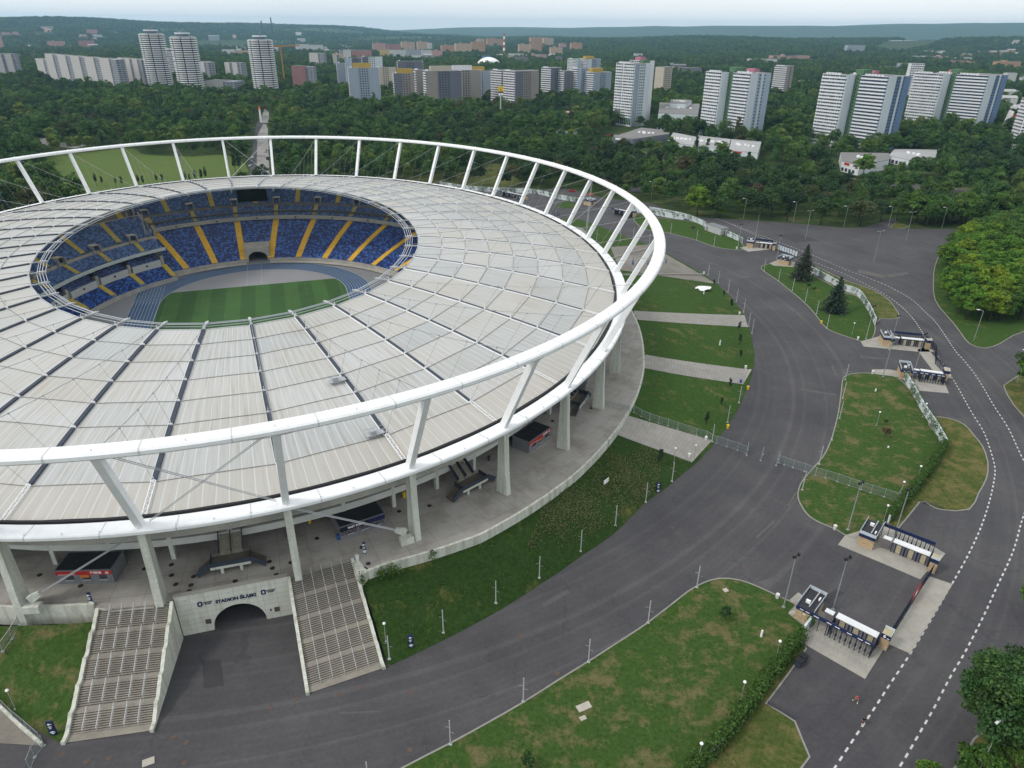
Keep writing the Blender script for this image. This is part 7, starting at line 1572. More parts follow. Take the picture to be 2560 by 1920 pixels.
# ---- far town: blocks among the woods
def facs(k, wall): return facade_mat('town_' + k, wall, sc_(wall, 0.35), 6, 3.0, 1.25)
TM = dict(o=facs('orange', (0.42, 0.24, 0.14)), p=facs('peach', (0.46, 0.33, 0.24)), r=facs('red', (0.34, 0.16, 0.15)), w=facs('white', (0.52, 0.52, 0.52)), g=facs('grey', (0.30, 0.33, 0.37)), b=facs('blue', (0.10, 0.26, 0.42)), y=facs('ochre', (0.48, 0.36, 0.16)), d=facs('dark', (0.16, 0.15, 0.17)), k=facs('pink', (0.44, 0.26, 0.24)))
CN = dict(o='orange', p='peach', r='dull red', w='white', g='grey', b='blue', y='ochre', d='dark', k='pink')
town = [('2', 215, 300, 278, 322, 'k'), ('2', 312, 395, 285, 320, 'r'), ('2', 398, 483, 270, 308, 'p'), ('2', 500, 565, 268, 305, 'p'), ('2', 568, 594, 275, 302, 'w'), ('2', 655, 740, 292, 320, 'o'), ('2', 745, 848, 280, 326, 'p'), ('2', 850, 935, 270, 318, 'o'), ('2', 885, 930, 250, 285, 'p'), ('2', 948, 1050, 247, 282, 'o'),
    ('2', 1152, 1222, 285, 330, 'p'), ('2', 1226, 1298, 280, 318, 'o'), ('2', 1226, 1300, 240, 288, 'o'), ('2', 1310, 1372, 244, 290, 'p'), ('2', 1355, 1430, 305, 345, 'p'), ('2', 1412, 1455, 280, 310, 'k'), ('2', 1487, 1556, 276, 315, 'o'), ('2', 80, 208, 325, 370, 'r'), ('2', 0, 75, 322, 372, 'w'), ('2', 260, 322, 318, 368, 'y'), ('2', 325, 420, 322, 355, 'w'), ('2', 425, 520, 320, 362, 'g'), ('2', 525, 590, 322, 360, 'w'), ('2', 595, 660, 325, 365, 'k'), ('2', 412, 530, 355, 375, 'w'),
    ('2', 918, 972, 360, 392, 'b'), ('2', 1090, 1180, 345, 362, 'w'), ('2', 1130, 1210, 368, 400, 'd'), ('2', 1205, 1330, 352, 372, 'k'), ('2', 1390, 1430, 365, 400, 'd'), ('2', 1215, 1275, 462, 490, 'o'), ('2', 1895, 1945, 345, 362, 'w'), ('2', 2150, 2212, 430, 455, 'r'),
    ('1', 605, 665, 222, 250, 'w'), ('1', 690, 745, 212, 240, 'w'), ('1', 20, 80, 208, 250, 'k'), ('1', 90, 135, 205, 250, 'k'), ('1', 240, 330, 232, 246, 'w'), ('1', 510, 610, 262, 290, 'r'), ('1', 310, 420, 265, 292, 'k'), ('1', 1420, 1460, 205, 230, 'w'), ('1', 1505, 1540, 205, 228, 'p'), ('1', 1890, 1930, 210, 222, 'w'), ('1', 1905, 2080, 285, 305, 'w'), ('1', 1430, 1510, 318, 335, 'w'), ('1', 1510, 1620, 325, 342, 'p'), ('1', 2140, 2212, 345, 385, 'p'), ('1', 2190, 2212, 322, 372, 'g'), ('1', -60, 25, 230, 310, 'k'),
    ('3', 1070, 1180, 290, 345, 'g'), ('3', 450, 620, 380, 410, 'w'), ('3', 590, 830, 358, 382, 'k'), ('3', 0, 135, 438, 478, 'd'), ('3', 920, 960, 425, 450, 'r'), ('3', 1745, 1820, 390, 415, 'r'), ('3', 1825, 1890, 400, 430, 'o'), ('3', 2040, 2180, 398, 440, 'o'), ('3', 1420, 1535, 408, 440, 'g'), ('3', 1300, 1420, 430, 455, 'g'), ('3', 2080, 2140, 470, 560, 'w'), ('3', 2065, 2212, 595, 612, 'w'), ('3', 1790, 1870, 370, 388, 'w'), ('3', 770, 845, 520, 560, 'r'), ('3', 2070, 2130, 265, 280, 'w'), ('3', 1500, 1600, 360, 378, 'w'), ('3', 1640, 1720, 362, 380, 'k'), ('3', 1880, 1990, 330, 345, 'g')]
nc = {}
for r, x0, x1, yt, yb, c in town:
    a, b = base(r, (x0, yb + 13)), base(r, (x1, yb + 13)); d = b - a; h = max(6, height_at(a, full(r, (0, yt))[1])); rz = math.atan2(d.y, d.x); dep = max(12, min(24, d.length * 0.4)); nc[c] = nc.get(c, 0) + 1
    if True:
        wh = 'left' if r == '1' else 'middle' if r == '2' else 'right'; t = thing('town_block', f'{ORD[min(17, nc[c] - 1)]} {CN[c]} block of the far town in the {wh} background', 'town building', a, rz, 'far town blocks'); footprint(a, rz, 0, d.length, -min(330, 45 + math.hypot(a.x, a.y) * 0.06), dep, 12)
        ns = max(1, int(d.length / 45)); L_ = d.length
        for i in range(ns): m = MB(); uvbox(m, L_ * i / ns + 0.3, L_ * (i + 1) / ns - 0.3, -2 * (i % 2), dep, h - (2.5 if i % 3 == 1 else 0), off=i * 7); m.build('wall', TM[c], t)
        m = MB(); m.bb(1, L_ - 1, 1, dep - 1, h + 0.02, h + 0.6); m.build('roof', m_roofg, t)
        if c in 'opk' and h > 15: m = MB(); m.bb(L_ * 0.3, L_ * 0.3 + 6, 2, dep - 2, h + 0.6, h + 3.5); m.build('penthouse', TM[c], t)
# white warehouses with shed roofs on the right
for pts, l in (([(1055, 283), (1530, 290), (1530, 270), (1240, 262), (1060, 270)], 'big white warehouse roof, farther of the two on the right'), ([(1200, 312), (1410, 332), (1880, 303), (1875, 290), (1600, 290)], 'big white warehouse roof, nearer of the two on the right')):
    P = GL('3', pts); o = P[0]; t = thing('warehouse', l, 'warehouse', o, 0, 'white warehouses'); Q = [p - o for p in P]; n = len(Q); h = 12; m = MB(); m.add([(p.x, p.y, 0) for p in Q] + [(p.x, p.y, h) for p in Q], [(i, (i + 1) % n, n + (i + 1) % n, n + i) for i in range(n)]); m.build('wall', wm['pale'], t); m = MB(); m.prism([(p.x, p.y) for p in Q], h, h + 1.5); ro = m.build('roof', m_lroof, t); FOOT.append([(p.x * (0.82 if j < 2 else 1.02), p.y * (0.82 if j < 2 else 1.02)) for j, p in enumerate(P)]); m = MB()
    for i in range(1, 24): f = i / 24; a = Q[0].lerp(Q[2], f) if n < 5 else Q[0].lerp(Q[1], f); b = Q[3].lerp(Q[2], f); m.bar(a.lerp(b, 0.05) + Vector((0, 0, h + 2.2)), a.lerp(b, 0.9) + Vector((0, 0, h + 2.2)), 6, 1.4)
    m.build('skylight', m_sign_white, ro)['kind'] = 'stuff'

# small houses sprinkled through the far woods
hk = 0
for r, bx0, bx1, by0, by1, n, cols in (('1', 1300, 2212, 215, 330, 22, 'wwpgk'), ('1', 0, 640, 235, 300, 10, 'wkr'), ('2', 0, 680, 330, 375, 10, 'wwgk'), ('2', 1000, 1450, 345, 400, 12, 'wdkp'), ('2', 0, 900, 205, 240, 12, 'wwp'), ('3', 1480, 2212, 335, 440, 22, 'wrgko'), ('2', 2040, 2212, 400, 470, 5, 'rdw'), ('3', 2050, 2212, 540, 700, 4, 'wgw')):
    for i in range(n):
        x, y = random.uniform(bx0, bx1), random.uniform(by0, by1); a = base(r, (x, y + 5)); D_ = math.hypot(a.x, a.y); c = random.choice(cols)
        if D_ > 6500: continue
        w_ = random.uniform(12, 40) * max(1, D_ / 3000); dep = random.uniform(10, 16); h = random.uniform(9, 17) * max(1, D_ / 3200); rz = random.uniform(-0.5, 0.5); wh = 'left' if r == '1' else 'middle' if r == '2' else 'right'
        a.z = hill(a.x, a.y); t = thing('far_house', f'small {CN[c]} building among the far woods in the {wh} background', 'house', a, rz, f'small {CN[c]} far buildings in the {wh} background'); footprint(a, rz, 0, w_, -60, dep, 8)
        m = MB(); uvbox(m, 0, w_, 0, dep, h); m.build('wall', TM[c], t); m = MB(); m.add([(-0.5, -0.5, h), (w_ + 0.5, -0.5, h), (w_ + 0.5, dep + 0.5, h), (-0.5, dep + 0.5, h), (0, dep / 2, h + 3), (w_, dep / 2, h + 3)], [(0, 1, 5, 4), (2, 3, 4, 5), (1, 2, 5), (3, 0, 4)]); m.build('roof', random.choice((m_roofg, m_lroof, m_lroof)), t)

# ================================================================== TREES, HEDGES, WOODS
def leaf_mat(name, stops, trans=0.22):
    m, t, b = new_mat(name); at = t.nodes.new('ShaderNodeAttribute'); at.attribute_name = 'tint'
    oi = t.nodes.new('ShaderNodeObjectInfo'); c = ramp(t, oi.outputs['Random'], stops); c = mixc(t, 1.0, c, at.outputs['Color'], 'MULTIPLY')
    lk(t, c, b.inputs['Base Color']); b.inputs['Roughness'].default_value = 0.6; b.inputs['Specular IOR Level'].default_value = 0.25
    tr = t.nodes.new('ShaderNodeBsdfTranslucent'); lk(t, c, tr.inputs['Color']); mx = t.nodes.new('ShaderNodeMixShader'); mx.inputs[0].default_value = trans
    lk(t, b.outputs[0], mx.inputs[1]); lk(t, tr.outputs[0], mx.inputs[2]); lk(t, mx.outputs[0], t.nodes['Material Output'].inputs['Surface']); return m
ml_dark = leaf_mat('foliage_dark', [(0.0, (0.022, 0.050, 0.020)), (0.5, (0.034, 0.076, 0.022)), (0.9, (0.050, 0.100, 0.026)), (0.97, (0.085, 0.085, 0.034)), (1.0, (0.080, 0.068, 0.034))], 0.25)
ml_green = leaf_mat('foliage_green', [(0.0, (0.042, 0.098, 0.024)), (0.5, (0.060, 0.128, 0.028)), (1.0, (0.082, 0.150, 0.030))], 0.28)
ml_light = leaf_mat('foliage_light', [(0.0, (0.070, 0.138, 0.030)), (0.6, (0.100, 0.165, 0.034)), (1.0, (0.138, 0.190, 0.036))], 0.28)
ml_bright = leaf_mat('foliage_bright', [(0.0, (0.068, 0.160, 0.018)), (0.5, (0.098, 0.200, 0.020)), (1.0, (0.158, 0.222, 0.018))])
ml_mid = leaf_mat('foliage_mid', [(0.0, (0.050, 0.118, 0.020)), (1.0, (0.084, 0.158, 0.025))])
ml_corner = leaf_mat('foliage_corner', [(0.0, (0.034, 0.080, 0.020)), (1.0, (0.042, 0.092, 0.022))])
ml_spruce = leaf_mat('foliage_spruce', [(0.0, (0.018, 0.036, 0.022)), (1.0, (0.030, 0.040, 0.022))], 0.1)
ml_ivy = leaf_mat('ivy_leaves', [(0.0, (0.050, 0.105, 0.018)), (1.0, (0.058, 0.115, 0.020))])
m_bark = M('bark', (0.075, 0.058, 0.042), 0.95, 0.3, 2, 10, src='obj')
def leaf_mesh(name, C, Nn, S, T, m, rnd=0.9):
    n = len(C); N0 = Nn + rng.normal(0, rnd, (n, 3)); N0 /= np.linalg.norm(N0, axis=1)[:, None] + 1e-9
    A = rng.normal(0, 1, (n, 3)); U = np.cross(N0, A); U /= np.linalg.norm(U, axis=1)[:, None] + 1e-9; V = np.cross(N0, U); S = S[:, None]
    q = np.stack([C - U * S * 0.62, C - V * S * 0.42 + U * S * 0.1, C + U * S * 0.62, C + V * S * 0.42 - U * S * 0.08], 1).reshape(-1, 3)
    me = bpy.data.meshes.new(name); me.vertices.add(4 * n); me.vertices.foreach_set('co', q.ravel()); me.loops.add(4 * n); me.loops.foreach_set('vertex_index', np.arange(4 * n)); me.polygons.add(n); me.polygons.foreach_set('loop_start', np.arange(0, 4 * n, 4)); me.polygons.foreach_set('loop_total', np.full(n, 4))
    a = me.attributes.new('tint', 'FLOAT_COLOR', 'FACE'); a.data.foreach_set('color', np.c_[T, np.ones(n)].ravel()); me.materials.append(m); me.update(); me.validate(); return me
def clump_crown(h, r, zc, nc_, per, size, m, flat=0.85, top=1.0, name='crown', droop=0.0, irr=0.25, cl=0.34):
    """leaf clumps spread through and over the crown's volume"""
    Cs = []; Ns = []; Ts = []; lobes = rng.uniform(0, 2 * PI, 3)
    for i in range(nc_):
        a = rng.uniform(0, 2 * PI); e = math.asin(rng.uniform(-0.75, 1)); rr = rng.uniform(0.25, 1.0) ** 0.5
        w_ = 1 + irr * math.sin(2 * a + lobes[0]) * 0.6 + irr * math.sin(3 * a + lobes[1]) * 0.6
        d = np.array([math.cos(e) * math.cos(a) * r * w_, math.cos(e) * math.sin(a) * r * w_, math.sin(e) * (h - zc) * flat * (top if e > 0 else 0.8)]); c = d * rr * 0.82 + np.array([0, 0, zc])
        cr = r * cl * rng.uniform(0.7, 1.3); n = int(per * rng.uniform(0.7, 1.3)); v = rng.normal(0, 1, (n, 3)); v /= np.linalg.norm(v, axis=1)[:, None]; v[:, 2] = np.where(v[:, 2] < -0.35, -v[:, 2], v[:, 2])
        P = c + v * cr * rng.uniform(0.55, 1.0, (n, 1)) * np.array([1, 1, 0.72]); P[:, 2] -= droop * rng.uniform(0, 1, n) * cr
        k = rng.uniform(0.62, 1.5); hue = rng.uniform(-0.12, 0.12); Cs.append(P); Ns.append(v * 0.8 + np.array([0, 0, 0.35])); Ts.append(np.clip(k * (1 + rng.normal(0, 0.16, (n, 1))) * np.array([1 + hue, 1, 1 - hue]), 0.25, 2))
    C = np.concatenate(Cs); C[:, 2] = np.maximum(C[:, 2], h * 0.06); return leaf_mesh(name, C, np.concatenate(Ns), np.full(len(C), size) * rng.uniform(0.7, 1.3, len(C)), np.concatenate(Ts), m)
def trunk_mesh(h, r0, limbs, spread, zf):
    m = MB(); m.tube([(0, 0, -0.2), (0.05, 0.03, h * 0.4), (0.1, 0.1, h * 0.75)], r0, 7, r2=r0 * 0.35)
    for i in range(limbs):
        a = 2 * PI * i / limbs + random.uniform(-0.4, 0.4); z = h * random.uniform(zf, zf + 0.25); L_ = spread * random.uniform(0.6, 0.9); m.tube([(0, 0, z), (math.cos(a) * L_ * 0.5, math.sin(a) * L_ * 0.5, z + L_ * 0.35), (math.cos(a) * L_, math.sin(a) * L_, z + L_ * 0.75)], r0 * 0.42, 5, r2=r0 * 0.1)
    return m.mesh('trunk', m_bark, True)
PROTO = {}
def reg(key, crown, trunk): PROTO[key] = (crown, trunk)
for i in range(5): h = (15, 17, 14, 16, 18)[i]; r = (5.4, 5.8, 6.0, 4.6, 5.2)[i]; reg('dark%d' % i, clump_crown(h, r, h * 0.56, 40, 66, 0.66, (ml_dark, ml_green, ml_dark, ml_light, ml_green)[i]), trunk_mesh(h, 0.32, 5, r * 0.8, 0.3))
for i in range(3): h = (14, 13, 15)[i]; r = (5.6, 5.2, 5.8)[i]; reg('bright%d' % i, clump_crown(h, r, h * 0.5, 100, 78, 0.46, ml_bright, cl=0.20), trunk_mesh(h, 0.3, 5, r * 0.8, 0.25))
for i in range(2): h = (14, 12.5)[i]; r = (6.0, 5.6)[i]; reg('mid%d' % i, clump_crown(h, r, h * 0.5, 62, 120, 0.5, ml_mid, cl=0.26), trunk_mesh(h, 0.32, 6, r * 0.8, 0.22))
reg('big', clump_crown(14.5, 7.2, 8.2, 190, 150, 0.36, ml_corner, flat=0.9, cl=0.19, irr=0.14), trunk_mesh(14, 0.36, 8, 6.0, 0.22))
for i in range(2): h = (19, 17)[i]; reg('poplar%d' % i, clump_crown(h, 1.7, h * 0.5, 46, 38, 0.55, ml_dark, flat=1.0, cl=0.55), trunk_mesh(h, 0.25, 4, 1.4, 0.25))
for i in range(2): reg('airy%d' % i, clump_crown(16, 4.6, 9, 38, 50, 0.5, (ml_light, ml_green)[i], droop=1.6, cl=0.30, irr=0.4), trunk_mesh(16, 0.22, 6, 3.6, 0.3))
reg('shrub', clump_crown(2.6, 0.95, 1.55, 16, 40, 0.22, ml_dark, cl=0.4), trunk_mesh(2.4, 0.06, 4, 0.7, 0.3)); reg('cypress', clump_crown(3.4, 0.42, 1.7, 22, 30, 0.2, ml_spruce, flat=1.0, cl=0.6), trunk_mesh(3, 0.06, 3, 0.3, 0.3))
reg('bush', clump_crown(3.6, 2.6, 1.5, 40, 90, 0.4, ml_mid, cl=0.33), trunk_mesh(2.5, 0.1, 6, 2.0, 0.2))
def spruce_mesh(h, r):
    Cs, Ns, Ts = [], [], []; lv = 34
    for j in range(lv):
        f = j / (lv - 1); z = h * (0.07 + 0.92 * f); rr = r * (1 - f) ** 0.68 * (0.9 + 0.2 * rng.random()) + 0.12; nb = max(5, int(15 * (1 - f) + 5)); off = rng.uniform(0, 6)
        for b in range(nb):
            a = off + 2 * PI * b / nb + rng.uniform(-0.15, 0.15); L_ = rr * rng.uniform(0.55, 1.12); n = max(5, int(30 * L_ / r)); s = rng.uniform(0.1, 1, n); k = rng.uniform(0.7, 1.35)
            P = np.stack([np.cos(a) * L_ * s + rng.normal(0, 0.16, n), np.sin(a) * L_ * s + rng.normal(0, 0.16, n), z - 0.32 * L_ * s + 0.12 * L_ * s * s + rng.normal(0, 0.08, n)], 1); Cs.append(P); Ns.append(np.tile([math.cos(a) * 0.5, math.sin(a) * 0.5, 1.0], (n, 1))); Ts.append(np.tile([k, k, k], (n, 1)) * (0.75 + 0.5 * s[:, None]))
    C = np.concatenate(Cs); return leaf_mesh('crown', C, np.concatenate(Ns), rng.uniform(0.34, 0.62, len(C)), np.concatenate(Ts), ml_spruce, 0.5)
reg('spruce0', spruce_mesh(15.2, 5.3), trunk_mesh(14, 0.26, 0, 1, 0.5)); reg('spruce1', spruce_mesh(13.6, 5.1), trunk_mesh(12.5, 0.24, 0, 1, 0.5))
NTREE = 0
def tree(key, p, s, label, group, rz=None, cat='tree', name=None):
    global NTREE; NTREE += 1
    t = thing(name or {'spr': 'spruce_tree', 'pop': 'poplar_tree', 'shr': 'young_tree', 'cyp': 'columnar_shrub', 'bus': 'leafy_bush'}.get(key[:3], 'broadleaf_tree'), label, cat, p, random.uniform(0, 6.28) if rz is None else rz, group)
    t.scale = (s, s, s) if isinstance(s, (int, float)) else s
    for nm, me in zip(('crown', 'trunk'), PROTO[key]): o = bpy.data.objects.new(nm, me); COL.objects.link(o); o.parent = t
    return t
# single trees
tree('spruce0', GB('6', (783, 768)), 1.0, 'taller dark spruce on the lawn by the white wall', 'dark spruces'); tree('spruce1', GB('6', (990, 975)), 1.0, 'shorter brownish spruce in the middle of its lawn', 'dark spruces')
tree('big', GB('F', (2030, 1225)), 1.16, 'large green broadleaf tree at the lower right edge', 'roadside trees at the right', 0.4); tree('mid0', GB('F', (2260, 1240)), 0.8, 'dark tree behind the large one at the right edge', 'roadside trees at the right'); tree('mid1', GB('F', (2400, 1000)), 1.0, 'tree beyond the right picture edge near the large one', 'roadside trees at the right')
tree('bush', GB('F', (1900, 1400)), 1.15, 'leafy bush under the street lamp at the lower right', 'leafy bushes', cat='bush'); tree('bush', GB('F', (1610, 1440)), 0.7, 'tip of a leafy bush at the bottom edge by dashes', 'leafy bushes', cat='bush'); tree('bush', GB('F', (2080, 1360)), 1.2, 'dark leafy bush in the lower right corner', 'leafy bushes', cat='bush')
tree('mid0', GB('C', (2225, 290)), 0.95, 'green tree at right edge on the roadside verge', 'roadside trees at the right'); tree('mid1', GB('C', (2330, 430)), 0.9, 'second green tree at right edge on the roadside verge', 'roadside trees at the right'); tree('bright1', GB('F', (2270, 420)), 0.6, 'yellowish shrub tree at right edge above the lamp', 'roadside trees at the right')
for k, (r, p, s, l) in enumerate((('6', (820, 828), 1.0, 'small round tree left of the pair between the spruces'), ('6', (858, 852), 1.0, 'small round tree right of the pair between the spruces'), ('6', (83, 460), 1.3, 'small round tree on the far gate lawn'), ('F', (290, 445), 1.25, 'small round tree on the foreground lawn'), ('C', (1312, 605), 1.3, 'sparse young tree in the big lawn'), ('C', (1318, 520), 0.7, 'sparse sapling above the young tree on the big lawn'), ('E', (1200, 1395), 1.2, 'small dark conifer at the bottom edge of foreground lawn'))):
    tree('shrub', GB(r, p), s, l, 'small lawn trees')
for k, (r, p, s) in enumerate((('6', (215, 812), 1.0), ('6', (278, 880), 0.9), ('6', (325, 955), 1.3), ('6', (378, 1100), 1.2), ('6', (382, 1182), 1.2), ('C', (385, 92), 1.0), ('C', (318, 285), 1.1), ('C', (265, 400), 0.9), ('C', (170, 520), 1.3), ('B', (2057, 775), 1.4))): tree('cypress', GB(r, p), s, ORD[k] + ' narrow dark shrub along the stadium lawns, counted from the forecourt', 'narrow lawn shrubs', cat='shrub')
# bright grove at the right
Lg = L7; cnt = 0; xs = [p.x for p in Lg]; ys = [p.y for p in Lg]
for gx in np.arange(min(xs) + 3, max(xs), 7.3):
    for gy in np.arange(min(ys) + 3, max(ys), 7.3):
        x, y = gx + random.uniform(-2, 2), gy + random.uniform(-2, 2)
        X, Y, D_ = proj((x, y, 0))
        if X > 2800: continue
        if not all(in_poly([x + dx], [y + dy], Lg)[0] for dx, dy in ((4.4, 0), (-4.4, 0), (0, 4.6), (0, -4.6))): continue
        Xz, Yz = (X - 1700) * 2.572, (Y - 400) * 2.572
        if Yz > 1060 - 0.10 * (Xz - 1900) and Xz > 1700 and Yz > 1020: continue
        back = Yz < 540 or (Xz > 2000 and Yz < 640)
        key = ('mid%d' % random.randint(0, 1)) if back or (Xz > 2050 and Yz > 950) else 'bright%d' % random.randint(0, 2)
        tree(key, (x, y, 0), random.uniform(0.85, 1.05), ('dark green' if key[0] == 'm' else 'bright yellow green') + ' tree in the grove on the right lawn', 'trees of the bright grove'); cnt += 1
# chestnut row on the far side of the asphalt
for i, (x, y, s) in enumerate(((1480, 425, 1.05), (1570, 430, 1.0), (1650, 432, 0.95), (1740, 432, 1.0), (1830, 430, 1.0), (1920, 425, 1.05), (2010, 420, 1.0), (2110, 415, 0.95), (2190, 420, 0.9))): tree('mid%d' % (i % 2), GB('6', (x, y - 18)), s * 1.38, ORD[i] + ' dense green tree from the left in the row behind the asphalt', 'dense row behind the asphalt')
# ivy walls and the hedge
def wall_ivy(label, pts, h, cover, wd=0.35, hedge=0.0, leaf=0.26, dens=30, name='boundary_wall', cat='wall', body=True):
    P = smooth_path(pts, 5); o = Vector(P[0]); t = thing(name, label, cat, o, 0); Q = [p - o for p in P]
    if body: MB().sweep(Q, [(-wd / 2, 0), (wd / 2, 0), (wd / 2, h), (-wd / 2, h)]).build('wall_body', wallm('ivywall', (0.55, 0.60, 0.62)), t)
    Cs, Ns, Ts = [], [], []; ph = rng.uniform(0, 6, 4)
    acc = 0
    for a, b in zip(Q, Q[1:]):
        L_ = (b - a).length; d = (b - a) / L_; sd = np.array([d.y, -d.x, 0.0]); n = int(L_ * dens * (h + hedge + 1))
        u = rng.uniform(0, 1, n); s_ = acc + u * L_; acc += L_
        side = rng.choice([-1, 1], n, p=[0.45, 0.55]); z = rng.uniform(0, h + 0.35, n) ; patch = np.sin(s_ * 0.9 + ph[0]) + np.sin(s_ * 0.37 + ph[1]) + 0.8 * np.sin(s_ * 2.1 + ph[2] + z) ; keep = patch + (z / h - 0.5) * 1.6 + rng.normal(0, 0.5, n) > (1 - cover) * 4 - 2
        off = (wd / 2 + 0.05 + rng.uniform(0, 0.28 + hedge, n)) * side; topm = z > h; off = np.where(topm, rng.uniform(-0.5, 0.5, n) * (1 + hedge * 2), off)
        p = np.array(a) + np.array(b - a) * u[:, None] + sd * off[:, None]; p[:, 2] = z + np.where(topm, rng.uniform(0, 0.35 + hedge * 0.5, n), 0)
        Cs.append(p[keep]); Ns.append((sd * side[:, None] + np.array([0, 0, 0.6]))[keep]); k = rng.uniform(0.55, 1.4, n)[:, None]; Ts.append((np.c_[k, k, k])[keep])
        if hedge:
            n = int(L_ * 95); u = rng.uniform(0, 1, n); p = np.array(a) + np.array(b - a) * u[:, None] + sd * rng.uniform(-wd / 2 - hedge * 0.6, wd / 2 + hedge * 0.6, n)[:, None]; p[:, 2] = h + rng.uniform(0.0, 0.4, n); k = rng.uniform(0.7, 1.5, n)[:, None]; Cs.append(p); Ns.append(np.tile([0, 0, 1.0], (n, 1))); Ts.append(np.c_[k, k, k])
    C = np.concatenate(Cs); me = leaf_mesh('ivy', C, np.concatenate(Ns), rng.uniform(0.7, 1.3, len(C)) * leaf, np.concatenate(Ts), ml_ivy); iv = bpy.data.objects.new('ivy', me); COL.objects.link(iv); iv.parent = t; return t
wall_ivy('long low wall buried under a thick ivy hedge beside the foreground lawn', GL('F', [(-150, 1700), (100, 1389), (300, 1180), (560, 832), (780, 545)]), 1.9, 1.15, hedge=0.75, leaf=0.34, dens=26)
wall_ivy('pale wall stub with ivy at the booth of gate six', GL('F', [(785, 540), (860, 440)]), 2.4, 0.3)
wall_ivy('ivy covered wall on the lower right side of the big lawn', GL('C', [(1335, 1150), (1450, 1000), (1560, 872), (1698, 668)]), 2.2, 0.98, hedge=0.5, leaf=0.32)
wall_ivy('white wall with hanging ivy on the upper right side of the big lawn', GL('C', [(1700, 668), (1640, 560), (1560, 440), (1500, 330), (1432, 215)]), 2.6, 0.60)
wall_ivy('white wall with ivy bending round the spruce lawn', GL('6', [(1252, 1062), (1205, 960), (1140, 872), (1050, 838), (950, 780), (840, 722)]), 2.7, 0.45)
wall_ivy('white wall left of the sliding gates with ivy at its end', GL('6', [(265, 475), (330, 500), (400, 535)]), 2.7, 0.5)
wall_ivy('white wall at the far lawn left of the container shed', GL('6', [(-200, 330), (-60, 355), (60, 385), (165, 430)]), 2.7, 0.25)
wall_ivy('white ivy wall behind the stadium seen through the struts', GL('5', [(640, 165), (800, 190), (1000, 205), (1240, 215), (1400, 250), (1550, 275)]), 2.8, 0.5, leaf=0.4, dens=16)
wall_ivy('white wall right of the blue roofed gate through the struts', GL('5', [(1860, 330), (2000, 350), (2120, 372), (2212, 385)]), 2.8, 0.35, leaf=0.4, dens=16)
vl = []                                           # creepers hanging from the terrace wall by the stairs
def creeper(px, z, n, s, label):
    c = np.array(G(*px, z)); C = c + rng.normal(0, 1, (n, 3)) * np.array(s); me = leaf_mesh('creeper', C, np.tile([0, -1, 0.5], (n, 1)), rng.uniform(0.18, 0.36, n), rng.uniform(0.6, 1.4, (n, 1)) * np.ones((1, 3)), ml_ivy); me.transform(Matrix.Translation(-Vector(c))); o = bpy.data.objects.new('creeper', me); COL.objects.link(o); o.location = c; tag(o, label, 'creeper', 'creepers on the terrace wall')
creeper(('E', (262, 140)), 7.4, 160, (0.6, 0.3, 0.5), 'ivy creeper left of the large one on the terrace wall'); creeper(('E', (340, 118)), 7.5, 260, (0.8, 0.35, 0.6), 'largest ivy creeper hanging on the terrace wall'); creeper(('E', (140, 175)), 7.3, 90, (0.3, 0.3, 0.7), 'ivy creeper nearest the staircase on the terrace wall'); creeper(('E', (592, 18)), 7.6, 110, (0.35, 0.3, 0.6), 'ivy creeper farthest right on the terrace wall')
# weeds on the bank
Cs = []
for k in range(420):
    a = rng.uniform(PA1 + 0.03, aP1 - 0.02); f = rng.uniform(0.03, 0.97); r_ = rin(a) + (rout(a) - rin(a)) * f; p = S2W(r_ * math.cos(a), r_ * math.sin(a)); p.z = zt(p) + 0.06; n = rng.integers(4, 12); Cs.append(np.array(p) + rng.normal(0, 1, (n, 3)) * np.array([0.25, 0.25, 0.12]) + np.array([0, 0, 0.15]))
C = np.concatenate(Cs); o = bpy.data.objects.new('bank_weeds', leaf_mesh('bank_weeds', C, np.tile([0, 0, 1.0], (len(C), 1)), rng.uniform(0.12, 0.3, len(C)), rng.uniform(0.5, 1.2, (len(C), 1)) * np.ones((1, 3)), ml_mid)); COL.objects.link(o); tag(o, 'low weeds scattered over the grass bank', 'weeds', kind='stuff')
def tuft_mat():
    m, t, b = new_mat('dry_grass'); at = t.nodes.new('ShaderNodeAttribute'); at.attribute_name = 'tint'; lk(t, mixc(t, 1.0, (0.098, 0.106, 0.034), at.outputs['Color'], 'MULTIPLY'), b.inputs['Base Color']); b.inputs['Roughness'].default_value = 0.9; return m
pts = GL('B', [(1760, 680), (2080, 700), (2060, 860), (1920, 980), (1740, 1110), (1580, 1210), (1400, 1310), (1200, 1330), (1290, 1150), (1450, 1000), (1620, 850)], 3.0); xs = [p.x for p in pts]; ys = [p.y for p in pts]
n = 64000; X = rng.uniform(min(xs), max(xs), n); Y = rng.uniform(min(ys), max(ys), n); k = in_poly(X, Y, pts); dn = 0.8 * np.sin(X * 0.55) * np.sin(Y * 0.47 + 1) + np.sin(X * 0.21 + 2) * np.sin(Y * 0.25) + rng.normal(0, 0.8, n) > 0.55; k &= dn; X, Y = X[k], Y[k]
Zs = np.array([zt((x, y)) for x, y in zip(X, Y)]); C = np.c_[X, Y, Zs + 0.06 + rng.uniform(0.1, 0.5, len(X))]; T = rng.uniform(0.88, 1.12, (len(X), 1)) * np.array([[1, 1, 1]]) * np.where(rng.random((len(X), 1)) < 0.35, np.array([[0.45, 0.75, 0.6]]), 1.0)
o = bpy.data.objects.new('dry_grass', leaf_mesh('dry_grass', C, np.tile([0, -0.8, 0.4], (len(C), 1)), rng.uniform(0.16, 0.34, len(C)), T, tuft_mat(), 0.6)); COL.objects.link(o); tag(o, 'tall dry yellow grass on the bank', 'grass', kind='stuff')

